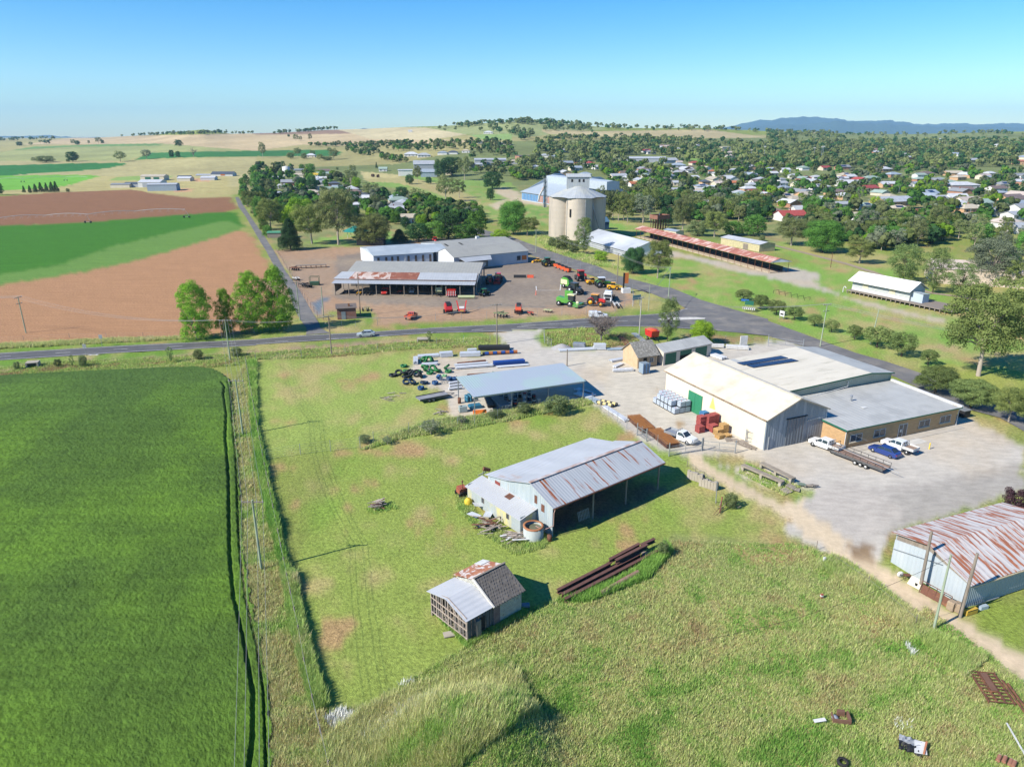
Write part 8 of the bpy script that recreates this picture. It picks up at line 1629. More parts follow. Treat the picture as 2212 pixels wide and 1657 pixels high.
MB().lathe((0,0,0),[(1.27,1.6),(1.3,1.76),(1.05,1.8),(1.0,1.72),(1.15,1.6)],28).build('rim',mat('rim_rust',(.36,.16,.07),.8,c2=(.25,.1,.05),s=3),o);MB().lathe((0,0,1.3),[(1.17,0),(0.01,.01)],28).build('water_surface',mat('stale_water',(.14,.15,.10),.1,s=2,spec=.5),o)
p=V2('I',1290,1215);o=thing('small_rusty_tank','small rusty barrel under the barn downpipe','barrel',p);MB().lathe((0,0,0),[(0,0),(.3,0),(.3,.8),(0,.8)],12).build('barrel',M_rust,o)
o=thing('leaning_rack','grey slatted timber rack leaning inside the barn front','rack',V2('I',1590,1040),math.radians(38));k=MB()
for i in range(8):k.bar((-.9+i*.26,0,.1),(-.9+i*.26,.35,1.4),.09,.03)
for z in(.3,.8,1.3):k.bar((-1,z*.25-.03,z),(1,z*.25-.03,z),.08,.03)
k.build('rack',wd,o)
o=thing('old_tractor','small rusty red crawler tractor with a tall exhaust beside the lean-to','tractor',V2('I',555,815),math.radians(30));RR=mat('old_red',(.33,.09,.05),.85,c2=(.22,.07,.045),s=2)
MB().box(-1,-.6,.5,.9,.5,1.1).build('body',RR,o);MB().box(-.9,-.7,1.15,.2,.6,1.3).build('platform',RR,o);MB().tube((-.5,-.5,1.3),(-.5,-.5,2.3),.06).lathe((-.5,-.5,2.25),[(.14,0),(.1,.25),(0,.3)],8).build('exhaust',M_rust,o);[MB().prism([(-1.1,.1),(-.9,0),(.9,0),(1.1,.1),(1.1,.55),(.8,.75),(-.8,.75),(-1.1,.55)],s*.65-.12,s*.65+.12).build('track',BLK,o)for s in(-1,1)]
o=thing('old_scarifier','rusty orange implement on a grey stand behind the barn corner','implement',V2('I',715,710),.4);MB().bar((0,0,0),(.1,0,1.9),.1).bar((-.7,0,1.2),(.6,.2,1.5),.1).build('stand',M_steel,o);MB().prism([(0,1.9),(1.0,1.6),(1.2,1.9),(.2,2.4)],-.2,.2).build('head',M_rust,o)
o=thing('concrete_slab','pale concrete slab lying in weeds beside the derelict hut','slab',V2('K',285,965),.3);MB().box(-.55,-.4,0,.55,.4,.12).build('slab',M_conc,o)
p=V2('K',945,735);o=thing('blue_barrel','blue-grey barrel in the shade behind the derelict hut','barrel',p);MB().tube((-.4,0,.3),(.4,.1,.3),.28,n=12).build('barrel',mat('blue_barrel',(.12,.18,.24),.5,s=3),o)
# scrap in the long grass, bottom right
a,b,c_=(Vector(V2('M',*q))for q in((1900,1110),(1735,850),(2100,1110)));o=thing('rusty_truck_frame','rusty lattice tray frame lying in the long grass by the sandy drive','frame',(a.x,a.y,.25),math.atan2(b.y-a.y,b.x-a.x));L=(b-a).length;w_=-2.1;k=MB()
for y in(0,.33,.66,1):k.bar((0,y*w_,0),(L,y*w_,0),.14,.12)
for i in range(10):k.bar((L*i/9,0,.08),(L*i/9,w_,.08),.09,.06)
k.build('frame',M_rust,o);MB().box(L*.35,w_*.62,.12,L*.95,w_*.36,.16).build('plate',mat('plate_rust',(.17,.09,.06),.9,s=2),o);[MB().tube((x,y,-.3),(x,y,.2),.06).build('leg',M_rust,o)for x in(0,L)for y in(0,w_)]
for i,(A_,B_)in enumerate((((2010,930),(2225,1230)),((2060,960),(2250,1215)))):
 a,b=Vector(V2('M',*A_)),Vector(V2('M',*B_));o=MB().bar((a.x,a.y,.35),(b.x,b.y,.3),.16,.1).build('steel_rail',M_rust);tag(o,('left','right')[i]+' of two rusty rails leaning on the lattice frame','rail','rusty rails by the lattice frame')
a,b=Vector(V2('M',2055,1290)),Vector(V2('M',2215,1570));o=MB().bar((a.x,a.y,.2),(b.x,b.y,.2),.14,.05).build('white_plank',TRIM);tag(o,'long white plank in the grass at the right edge','plank')
o=thing('rusty_axle_box','rusty open steel box half buried in the long grass','scrap',V2('M',630,1265),-.15);MB().box(-.75,-.35,.1,.7,-.25,.5).box(-.75,-.24,.1,-.65,.5,.5).box(.55,-.24,.1,.7,.7,.6).box(-.2,.5,.1,.4,.8,.6).build('box',mat('plate_rust',(.17,.09,.06),.9,s=2),o);MB().lathe((-.5,.1,.3),[(.3,0),(.2,.15),(0,.2)],10).build('lump',M_steel,o)
o=MB().slab([(-.5,-.25,.3),(.5,-.2,.45),(.5,.2,.4),(-.5,.15,.25)],.03).build('broken_board',TRIM);o.location=V2('M',440,1275);tag(o,'small white panel with a yellow edge left of the rusty steel box','panel')
o=thing('plastic_sheet_heap','torn grey and black plastic sheets with a white framed panel','rubbish',V2('M',1230,1500),-.5);rg=np.random.default_rng(2);n=9;gx,gy=np.meshgrid(np.linspace(-.9,.7,n),np.linspace(-.8,.8,n));gz=.25+rg.uniform(0,.3,gx.shape);vv=np.stack([gx,gy,gz],-1).reshape(-1,3);fi=[(j*n+i,j*n+i+1,(j+1)*n+i+1,(j+1)*n+i)for j in range(n-1)for i in range(n-1)]
MB().add(vv.tolist(),fi[:36]).build('black_plastic',BLK,o);MB().add(vv.tolist(),fi[36:]).build('grey_plastic',mat('grey_plastic',(.24,.26,.29),.5,s=4),o);MB().slab([(.2,-.8,.5),(1.1,-.6,.55),(1.0,.8,.5),(.2,.7,.45)],.05).build('framed_panel',TRIM,o);MB().bar((.85,-.7,.6),(1.05,.8,.56),.14,.1).build('panel_frame',mat('brick_orange',(.5,.2,.1),.8,s=4),o)
p=V2('M',640,1640);o=thing('worn_tyre','black tyre at the bottom edge in the long grass','tyre',(p[0],p[1],.15));MB().lathe((0,0,.1),[(.25,0),(.42,-.05),(.46,.08),(.42,.22),(.25,.15)],18).build('tyre',TYRE,o)
for i,(x,y)in enumerate(((1990,1610),(2040,1620),(2090,1645),(2120,1660))):p=V2('M',x,y);o=thing('log_end',('left','second','third','right')[i]+' brown and white log of the small cluster at the bottom right corner','log',(p[0],p[1],.1),.6,'logs at the bottom right corner');MB().tube((-.3,0,.2),(.3,.1,.25),.16,n=10).build('log',mat('log_brown',(.3,.14,.09),.9,s=3),o);MB().tube((.301,.1,.25),(.32,.1,.25),.15,n=10).build('cut_face',TRIM,o)
o=thing('red_white_post','short red and white marker in the dry grass','marker',V2('L',462,1065),.2);MB().box(-.12,-.1,0,.12,.1,.55).build('marker',mat('old_red',(.33,.09,.05),.85,s=2),o);MB().box(-.15,-.12,.25,.1,.12,.4).build('band',TRIM,o)
o=thing('white_bollard','white plastic marker post leaning at the edge of the drive','marker post',V2('L',475,770),0);MB().box(-.12,-.1,0,.12,.1,.9).build('post',TRIM,o);o.rotation_euler=(0,.12,.2)
# things leaning on the rusty shed
o=thing('white_drum_lid','white round drum end leaning on the iron shed wall','drum',V2('L',1140,885),0);MB().lathe((0,0,.35),[(.01,0),(.36,0),(.36,.12),(.01,.12)],18,ax='y').build('drum',TRIM,o);MB().lathe((0,-.02,.35),[(.01,0),(.08,0),(.08,.02),(.01,.02)],10,ax='y').build('hub',BLK,o)
o=thing('rusty_stool','small rusty wire stand left of the white panel','stand',V2('L',1195,905));MB().box(-.35,-.25,.6,.35,.25,.65).build('top',M_rust,o);[MB().tube((x,y,0),(x*.8,y*.8,.6),.03).build('leg',M_rust,o)for x in(-.3,.3)for y in(-.2,.2)]
o=thing('cream_panel','broken cream panel leaning on the iron shed wall','panel',V2('L',1260,965),-1.06);MB().slab([(-.7,-.2,.1),(.7,-.2,.1),(.6,.25,1.0),(-.6,.25,1.0)],.05).build('panel',mat('cream_panel',(.6,.56,.45),.8,s=2),o);MB().box(.1,-.13,.3,.35,-.08,.6).build('hole',M_dk,o)
o=thing('rusty_bed_frame','rust-brown sheet and rail crate leaning against the iron shed','frame',V2('L',1430,1080),-1.07);MB().slab([(-1.5,-.1,.1),(1.5,-.1,.1),(1.5,.2,1.0),(-1.5,.2,1.0)],.05).build('sheet',M_rust,o);k=MB().bar((-1.6,.25,1.35),(1.6,.25,1.35),.06)
for x in(-1.6,-.8,0,.8,1.6):k.bar((x,-.1,0),(x,.25,1.35),.06)
k.build('rails',M_rust,o)
for i,(x,y)in enumerate(((1580,1165),(1635,1180))):o=thing('hessian_bale',('left','right')[i]+' brown block bale at the corner of the iron shed','bale',V2('L',x,y),-1.07,'brown bales at the iron shed');loft(k:=MB(),[sec(-.35,.4,0,1.05,.1),sec(.35,.4,0,1.1,.1)]);k.build('bale',mat('hessian',(.33,.25,.17),.95,s=3,bump=.04),o)
o=thing('yellow_box','mustard yellow steel box leaning at the corner of the iron shed','box',V2('L',1745,1200),.35);MB().box(-.75,-.2,.05,.75,.2,.62).build('box',mat('mustard',(.50,.33,.05),.7,s=3),o);MB().box(-.7,-.21,.52,.7,-.201,.6).build('lip',BLK,o)
o=thing('grey_box','small blue-grey box next to the mustard yellow one','box',V2('L',1855,1155),.3);MB().box(-.5,-.2,0,.5,.2,.4).build('box',mat('sheet_blue',(.33,.4,.45),.4,s=2),o);MB().bar((-1,.3,.45),(2.5,.4,.6),.08).build('pole',M_steel,o)
# poles and wires
GP=mat('green_treated_pole',(.30,.36,.25),.85,c2=(.22,.25,.18),s=2,streak=(3,3,.3));BP=mat('brown_pole',(.25,.21,.17),.9,c2=(.16,.13,.1),s=2,streak=(3,3,.3));INS=mat('insulator',(.5,.5,.48),.4,s=3)
POLES={}
def pole(key,rb,b,rt,t,label,arms=1,m=GP,az_=0,r=.15,name='power_pole',lean=None,cat='power pole'):
 P=g(rb,*b,0)if not isinstance(rb,Vector)else rb;ty=px(rt,*t)[1];h=hpx(P,ty);o=thing(name,label,cat,tuple(P),az_)
 tx=0
 if lean:tx=lean
 MB().tube((0,0,-.2),(tx,0,h),r,r*.7,10).build('pole',m,o);ends=[]
 for i in range(arms):
  z=h-.25-i*1.5;L=1.25-i*.3;k=MB().bar((-L+tx,0,z),(L+tx,0,z),.1,.12).build('crossarm',BP if i else M_timber,o)
  for x in((-L*.92,-L*.4,L*.4,L*.92)if i==0 else(-L*.8,L*.8)):
   MB().lathe((x+tx,0,z+.06),[(.05,0),(.06,.08),(.03,.16),(0,.2)],6).build('insulator',INS,k)
   if i==0:ends.append((P.x+math.cos(az_)*(x+tx),P.y+math.sin(az_)*(x+tx),z+.25))
 POLES[key]=ends or[(P.x+tx,P.y,h-.3)];return o
pole('e1','E',(225,388),'E',(150,75),'green pole at the far left edge of the ploughed field',2,az_=1.4)
pole('e2','E',(1988,628),'E',(1968,275),'green pole south of the main road near the thin poplar',1,az_=.2)
pole('e3','E',(2096,1262),'E',(2053,790),'green pole with a wide crossarm in the weedy fence strip',1,az_=0)
pole('e4','d',(565,1232),'d',(553,1080),'nearest green pole in the weedy fence strip',1,az_=0)
pole('q1','Q',(653,575),'Q',(618,240),'pale pole with two crossarms across the road from the brick hut',2,BP,.5)
pole('q2','Q',(583,238),'B',(568,1555),'short green pole beside the puddle',0)
pole('q3','Q',(380,280),'B',(335,1510),'green pole at the mouth of the lane',1,az_=.6)
pole('q4','Q',(902,240),'B',(878,1440),'tall brown pole right of the brick hut',0,BP)
pole('q5','Q',(2080,490),'Q',(2066,140),'brown pole with a small lamp fitting behind the black pipes',1,BP,.3)
pole('g1','G',(1098,405),'G',(1105,80),'pale concrete-grey pole left of the she-oak',1,mat('grey_pole',(.42,.4,.37),.8,s=2),.8)
pole('g2','G',(474,675),'G',(468,530),'plain brown pole behind the open steel shed',0,BP)
pole('c1','C',(1350,1650),'C',(1367,1390),'green pole on the grass before the yellow-olive gum',1,az_=1.2)
pole('c2','C',(907,1520),'C',(915,1268),'grey pole at the yard fence opposite the bright green bush',1,BP,1.2)
pole('c3','C',(206,1260),'C',(208,1062),'green pole at the corner of the dealer workshop',1,az_=1.0)
pole('g3','G',(1177,188),'C',(1188,1540),'thin green flag pole on the corner lawn',0,r=.09)
pole('h1','H',(450,505),'H',(490,138),'tallest green pole, behind the cream roof',2,az_=.4,lean=.3)
pole('h2','H',(885,482),'H',(940,188),'leaning pale green pole without wires behind a street tree',0,lean=.6)
pole('l1','L',(1312,982),'L',(1395,490),'weathered timber pole leaning against the iron shed roof',0,M_timber,lean=-.1,r=.2)
pole('l2','L',(1655,1225),'L',(1782,678),'thickest weathered pole at the corner of the iron shed',0,M_timber,lean=.2,r=.2)
pole('l3','L',(1430,1330),'L',(1520,690),'green treated pole on the grass edge of the sandy drive',0,r=.14)
pole('t1','u',(720,670),'u',(736,478),'white street pole by the yellow-green tree',1,TRIM)
pole('t2','u',(1812,640),'u',(1815,470),'pair pole behind the long orange brick hall',1,TRIM)
pole('t3','v',(355,665),'v',(365,540),'grey pole above the long orange brick hall',1,M_steel)
pole('t4','v',(1408,980),'v',(1420,868),'grey pole in front of the lime green trees',0,M_steel);pole('t5','v',(1562,970),'v',(1580,840),'second grey pole in front of the lime green trees',0,M_steel)
pole('t6','t',(2165,600),'t',(2172,505),'grey power pole right of the orange-tiled house',1,M_steel)
pole('r1','D',(540,1390),'D',(556,1265),'rusty post standing on the grass by the railway line',0,M_rust,r=.12,name='iron_post',cat='post')
for i,(x,y,t,lab)in enumerate(((390,468,358,'left light mast at the sports ground'),(450,500,350,'tall light mast at the sports ground'),(462,500,345,'light mast just right of the tallest pair'),(975,475,368,'light mast among the green trees'),(1168,500,405,'yellowish light mast further right'))):
 P=at(*px('D',x,y));h=hpx(P,px('D',0,t)[1]);o=thing('floodlight_mast',lab,'light mast',tuple(P),0,'sports ground light masts');MB().tube((0,0,0),(0,0,h),.28,.18,8).build('mast',M_steel,o);MB().box(-1.6,-.2,h-.6,1.6,.2,h+.4).build('lamp_bank',TRIM,o)
P=at(*px('C',2168,490));h=hpx(P,px('C',0,345)[1]);o=thing('floodlight_mast','light mast nearest the main town houses','light mast',tuple(P),0,'sports ground light masts');MB().tube((0,0,0),(0,0,h),.28,.18,8).build('mast',M_steel,o);MB().box(-1.6,-.2,h-.6,1.6,.2,h+.4).build('lamp_bank',TRIM,o)
WIRE=mat('wire',(.30,.30,.30),.5,s=1,metal=.3)
def span(A_,B_,label,sag=1.0,n=None,r=.016,m=WIRE):
 o=thing('power_line',label,'power line',A_[0]);k0=Vector(A_[0])
 pairs=list(zip(A_,B_))if len(A_)==len(B_)else[(A_[min(i,len(A_)-1)],B_[min(i,len(B_)-1)])for i in range(max(len(A_),len(B_)))]
 for a,b in pairs[:n]:
  a,b=Vector(a),Vector(b);pts=[a.lerp(b,t/14)-Vector((0,0,sag*4*(t/14)*(1-t/14)))-k0 for t in range(15)];MB().path(pts,r,4).build('wire',m,o)
S=span;PL=POLES;off=lambda L_,d:[(x+d[0],y+d[1],z+d[2])for x,y,z in L_]
S(PL['e4'],off(PL['e4'],(21,-62,0)),'wires running from the nearest pole off the bottom of the photo',1.4);S(PL['e3'],PL['e4'],'wires between the two poles in the weedy strip',1.0);S(PL['e2'],PL['e3'],'wires from the roadside pole to the weedy strip',1.0)
S(PL['e1'],PL['e2'],'long wires over the ploughed field',2.2);S(PL['e2'],PL['q1'],'wires across the main road towards the brick hut',1.0);S(PL['q1'],PL['q5'],'wires along the back of the pipe yard',1.6);S(PL['q5'],PL['g1'],'wires past the dead tree',1.5);S(PL['g1'],PL['c1'],'wires over the corner lawn',1.2);S(PL['g1'],PL['h1'],'wires over the road junction to the tallest pole',1.6)
S(PL['c1'],PL['c2'],'wires along the side road',1.2);S(PL['c2'],PL['c3'],'wires along the dealer yard',1.4);S(PL['h1'],[(x+62,y-50,z-1)for x,y,z in PL['h1']],'wires from the tallest pole past the big gum',2.0);S(PL['e1'],off(PL['e1'],(-50,8,0)),'wires leaving the far left edge',1.0);S(PL['q1'],PL['q3'],'wires to the pole at the lane',.8)
S([PL['l3'][0]],[tuple(Vector(V2('M',-700,1150))+Vector((0,0,7)))],'single dark wire from the green pole across the long grass',1.2,r=.02,m=BLK)
# fences
def fence(ps,label,h=1.2,step=4.5,wires=4,m=M_steel,name='wire_fence',mesh=False,closed=False,r=.045,cat='fence'):
 P=[Vector((p.x,p.y,0))for p in ps];o=thing(name,label,cat,tuple(P[0]));b0=P[0];pts=[]
 for i in range(len(P)-1):
  n=max(1,round((P[i+1]-P[i]).length/step));pts+=[P[i].lerp(P[i+1],j/n)for j in range(n)]
 pts.append(P[-1]);pts=pts[:100]
 pm_=MB().tube((0,0,-.1),(0,0,h),r,n=6).build('post',m,o);pm_.location=pts[0]-b0
 for p in pts[1:]:c_=pm_.copy();C.objects.link(c_);c_.parent=o;c_.location=p-b0
 for w in range(wires):
  z=h*(w+.7)/wires*.98;MB().path([p-b0+Vector((0,0,z))for p in pts],.012,3).build('wire',WIRE,o)
 if mesh:
  k=MB();dn=0
  for i in range(len(pts)-1):
   a,b=pts[i]-b0,pts[i+1]-b0;n=max(2,int((b-a).length/.35))
   for j in range(n):p=a.lerp(b,j/n);q=a.lerp(b,(j+1)/n);k.bar(p,q+Vector((0,0,h)),.012).bar(q,p+Vector((0,0,h)),.012)
  k.build('mesh',WIRE,o)
 return o
fence(gl('Q 62,1490 385,1440 900,1380 1015,1330 1320,1250 1740,1190 1885,1180 G 70,1095 G 690,985',0),'tall wire fence between the paddock and the lawn',1.9,5.0,5);fence(gl('G 690,985 910,1160 990,1215 J 610,970 710,1060',0),'wire fence between the lawn and the gravel drive',1.9,4.0,5)
fence(gl('E 2120,640 Q 10,1200 62,1490 N 640,60 740,520 790,800 860,1120 1000,1700',0),'old leaning timber post fence along the crop field',1.2,3.5,4,M_timber,'post_fence',r=.07)
fence(gl('Q 0,640 770,560 1320,520 2020,450',0),'thin wire fence along the dry drain',1.8,8,3);fence(gl('Q 1050,325 1550,285 2209,262 G 640,228 890,205 G 1050,140',0),'boundary fence of the machinery yard along the main road',2.2,7.5,4)
fence(gl('c 1960,800 1940,600 1700,500 1300,300 1050,240 780,130 600,70',0),'boundary fence of the machinery yard along the side road',2.2,5,4);fence(gl('Q 640,310 740,330 860,335 Q 1050,325',0),'low white-railed fence around the brick hut',1.4,4,3);fence(gl('B 175,1240 290,1440 Q 400,60 530,250 640,310',0),'wire mesh fence along the lane',1.6,6,4,M_rust)
fence(gl('G 1260,440 1840,470 2209,505',0),'wire fence between the store yard and the junction',1.8,7,3);fence(gl('E -200,470 600,430 1550,415',0),'sagging fence at the foot of the ploughed field',1.1,9,2,M_timber);fence(gl('G 275,410 280,480 340,510 ',0),'short mesh gate at the yard entrance',2.0,2.0,4,mesh=True)
fence(gl('B 200,1225 900,1195 1240,1190',0),'dark timber fence behind the machinery yard',1.6,8,3,M_timber,'paling_fence');fence(gl('d 1484,1008 1540,1045',0),'short fence stub beside the concrete posts',1.0,2,2,M_timber)
fence(gl('L 415,650 860,960 1270,1300',0),'broken fence of thin stakes along the sandy drive',1.3,5.5,1,M_timber,r=.04)
def gate(A_,B_,label,h=1.6):
 a,b=Vector(A_),Vector(B_);o=thing('steel_gate',label,'gate',tuple(a));d=b-a;k=MB()
 for z in(.25,.9,h):k.bar((0,0,z),tuple(d+Vector((0,0,z))),.06)
 for t in(.0,.5,1):k.bar(tuple(d*t+Vector((0,0,.25))),tuple(d*t+Vector((0,0,h))),.06)
 k.build('frame',M_steel,o);f=MB()
 for i in range(24):f.bar(tuple(d*(i/24)+Vector((0,0,.25))),tuple(d*((i+1)/24)+Vector((0,0,h))),.012)
 f.build('wire_mesh',WIRE,o);[MB().tube(tuple(p),tuple(p+Vector((0,0,2.2))),.09).build('post',M_steel,o)for p in(Vector((0,0,0)),d)]
gate(V2('J',710,1060),V2('J',990,1015),'closed galvanised gate across the drive');gate(V2('J',1000,1010),V2('J',1280,1035),'open galvanised gate standing by the drive');gate(V2('J',1370,935),V2('J',1560,1005),'galvanised gate against the corner of the cream shed',1.9);gate(V2('J',435,880),V2('J',515,930),'white pipe frame gate before the rusty mesh',1.6)
gate(V2('H',0,480),V2('H',300,520),'wide mesh gate at the yard entrance from the junction')
p=V2('H',1390,1390);o=thing('yellow_bollard','yellow bollard standing in the office car park','bollard',p);MB().tube((0,0,0),(0,0,1.0),.1).lathe((0,0,1.0),[(.1,0),(.05,.08),(0,.1)],8).build('bollard',mat('bollard_yellow',(.75,.55,.08),.6,s=3),o)
o=thing('sign_panel','white portable sign box behind the green door shed','sign',V2('G',1995,500),.2);MB().box(-.9,-.15,.3,.9,.15,2.4).build('panel',TRIM,o);MB().box(-1,-.3,0,1,.3,.29).build('base',M_steel,o)
k=MB().slab([(-2,-1,.03),(2,-1,.03),(2,1,.03),(-2,1,.03)],.02);o=k.build('access_ramp',mat('pale_concrete',(.55,.53,.48),.9,s=1));o.location=of.g('H',1250,1330)[:2]+(.0,);o.location=V2('H',1255,1325);o.rotation_euler=(0,0,of.a);tag(o,kind='structure')
o=thing('rubbish_skip','dark bin and mesh crate at the right wall of the brick office','bin',V2('H',1685,1110),of.a);MB().box(-.8,-.6,.1,.8,.6,1.3).build('bin',BLK,o);MB().box(-.9,-.7,1.31,.9,.7,1.4).build('lid',M_steel,o)
o=thing('hitching_rails','row of low black hitching rails on the railway grass','rails',V2('D',200,1640),math.radians(-62))
for i in range(6):MB().bar((i*2.4-6,-1.2,.9),(i*2.4-6,1.2,.9),.08).bar((i*2.4-6,-1.2,0),(i*2.4-6,-1.2,.9),.08).bar((i*2.4-6,1.2,0),(i*2.4-6,1.2,.9),.08).build('rail',BLK,o)
# railway line
rl=gl('D -60,1165 60,1200 400,1285 700,1365 930,1440 1250,1570 1420,1612 1640,1640 1900,1680',0);k=MB();strip(k,rl,2.6,.07);tag(k.build('railway_ballast',mat('ballast',(.27,.21,.16),.95,c2=(.36,.3,.2),s=1.2,bump=.03)),kind='structure');k=MB()
for o_ in(-.72,.72):strip(k,rl,.09,.16,0,o_)
tag(k.build('railway_rails',M_rust),kind='structure')
# centre-pivot sprinkler
def pivot(r,pts,label,tw,h=3.6,truss=True):
 P=[g(r,*q,0)for q in pts];o=thing('pivot_sprinkler',label,'irrigation machine',tuple(P[0]));b0=P[0];k=MB();n=0
 tot=[P[i].lerp(P[i+1],t/6)for i in range(len(P)-1)for t in range(6)]+[P[-1]]
 MB().path([p-b0+Vector((0,0,h+.8*abs(math.sin(i*math.pi/6))))for i,p in enumerate(tot)],.14,6).build('water_pipe',TRIM,o)
 if truss:
  for i,p in enumerate(tot):q=p-b0;MB().bar(q+Vector((0,0,h+.5)),q+Vector((1.0,-1.6,h-1.0)),.07).bar(q+Vector((0,0,h+.5)),q+Vector((-.6,-1.6,h-1.0)),.07).build('truss',M_steel,o)
 for t in tw:
  q=g(r,*t,0)-b0;q.z=0;f=MB().bar(q+Vector((-1.6,-.6,.6)),q+Vector((0,0,h)),.1).bar(q+Vector((1.6,-.6,.6)),q+Vector((0,0,h)),.1).bar(q+Vector((-1.6,-.6,.6)),q+Vector((1.6,-.6,.6)),.14).build('tower',M_steel,o)
  for s in(-1.6,1.6):MB().lathe((q.x+s,q.y-.75,.6),[(.2,0),(.6,0),(.6,.3),(.2,.3)],12,ax='y').build('wheel',TYRE,f)
pivot('A',[(-260,1030),(0,1020),(400,995),(765,985),(1180,955),(1600,940)],'long white centre-pivot sprinkler between the brown soil and the green wedge',[(765,1005),(1615,960)]);pivot('A',[(0,655),(200,652),(570,640),(760,640)],'distant centre-pivot sprinkler on the light green field',[(200,652),(570,642)],3.6,False)
# mountains
def mountains(name,prof,D,col,depth=2500,seed=1):
 mb=[];n=220;xs_=np.linspace(prof[0][0],prof[-1][0],n);ys_=np.interp(xs_,[p[0]for p in prof],[p[1]for p in prof]);ys_=ys_+(fbm(xs_,xs_*0+seed,22,4)-.5)*3
 V_=[];rows=14
 for j in range(rows):
  t=j/(rows-1)
  for i in range(n):
   u=(xs_[i]-CX)/F*math.cos(PIT);hgt=CH+D*(HZ-ys_[i])/1727.0;d=D+(t-.5)*depth;k=math.sin(math.pi*t)**.8
   V_.append((u*d*1.0,d,(hgt+60)*k*(1+.25*(fbm(np.array([xs_[i]]),np.array([t*90.]),16,3)[0]-.5)*(1-abs(2*t-1)))-60))
 Fq=[(j*n+i,j*n+i+1,(j+1)*n+i+1,(j+1)*n+i)for j in range(rows-1)for i in range(n-1)]
 o=npmesh(name,V_,Fq,[mat(name+'_cover',col,.95,c2=tuple(c*1.3 for c in col),s=.0012)],smooth=True);tag(o,kind='structure');return o
mountains('mountains',[(1380,291),(1480,284),(1560,276),(1640,262),(1720,254),(1790,256),(1845,264),(1900,260),(1945,263),(1985,270),(2060,268),(2120,270),(2212,266),(2400,270),(2700,288)],14500,(.03,.06,.05),3000,3)
mountains('mountain_foothills',[(1500,290),(1600,280),(1660,272),(1740,270),(1800,262),(1860,268),(1900,266),(1960,272),(2050,276),(2212,276),(2500,289)],11800,(.035,.065,.05),2000,8)
mountains('mountain_range',[(-300,298),(0,296),(100,293),(170,298),(300,296),(500,292),(640,287),(760,283),(790,277),(815,281),(860,288)],12500,(.035,.06,.045),2000,5)
# ---------------------------------------------------------------- the lucerne crop, a raised leafy sheet with wheel tracks
CE=pl('E -900,800 0,765 700,727 1200,706 1700,688 1850,712 1945,770 1995,830 2012,1000 2028,1250 2055,1450 2066,1657 d 527,1200 543,1300 567,1400 581,1500 589,1660 594,1900 -1400,1900')
groove=[at(x,y,0)for x,y in pl('E 1915,825 1940,860 1930,950 1955,1100 1948,1300 1965,1500 1975,1657 d 497,1200 505,1290 530,1400 548,1500 547,1600 540,1657 532,1760')]
n_a,n_r=620,560;a_=np.radians(np.linspace(-60,-13.5,n_a));r_=np.geomspace(42,190,n_r);A2,R2=np.meshgrid(a_,r_);x=R2*np.sin(A2);y=R2*np.cos(A2)
jx=(fbm(x,y,1.0,3)-.5)*.9;qx,qy=proj(x+jx,y,0*x);ins=inpoly(qx,qy,CE)
gd=np.full(x.shape,9.0);gr2=[at(a,b,0)for a,b in pl('E 1960,815 1985,870 1996,1000 2015,1250 2035,1450 2044,1657 d 516,1150 519,1200 532,1300 556,1400 570,1500 576,1660 580,1760')]
for p,q in list(zip(groove,groove[1:]))+list(zip(gr2,gr2[1:])):
 dx,dy=q.x-p.x,q.y-p.y;t=np.clip(((x-p.x)*dx+(y-p.y)*dy)/(dx*dx+dy*dy),0,1);gd=np.minimum(gd,np.hypot(x-p.x-t*dx,y-p.y-t*dy)+(.08 if p in gr2 else 0))
hh_=.42+(fbm(x,y,.3,2)-.5)*.12+RNG.uniform(-.04,.04,x.shape)+(fbm(x,y,4,2)-.5)*.12;hh_=np.where(gd+jx*.12<.2,.03,hh_)
n1_=fbm(x,y,16,4)[...,None];n2_=fbm(x,y,.5,3)[...,None];tl_=(np.abs(((x*math.cos(.05)+y*math.sin(.05))%6.0)-3)<.14)[...,None]*.16;c=(al(80,108,42)*(1-sm(.36,.70,n1_))+al(98,132,44)*sm(.36,.70,n1_))*(1-tl_);far_=sm(95,150,y)[...,None];c=c*(1-far_*.7)+al(80,108,52)*far_*.7
c=c*(.68+.5*n2_+.28*RNG.random(n2_.shape));fi=(np.arange(n_r-1)[:,None]*n_a+np.arange(n_a-1)[None]);Q4=np.stack([fi,fi+1,fi+1+n_a,fi+n_a],-1)[ins[:-1,:-1]&ins[1:,1:]].reshape(-1,4)
u,inv=np.unique(Q4,return_inverse=True);o=npmesh('lucerne_crop',np.stack([x,y,hh_],-1).reshape(-1,3)[u],inv.reshape(-1,4)[:,::-1],[GM[3]],smooth=False,col=c.reshape(-1,3)[u]);tag(o,'dark green leafy crop field filling the left foreground','crop',None,'stuff')
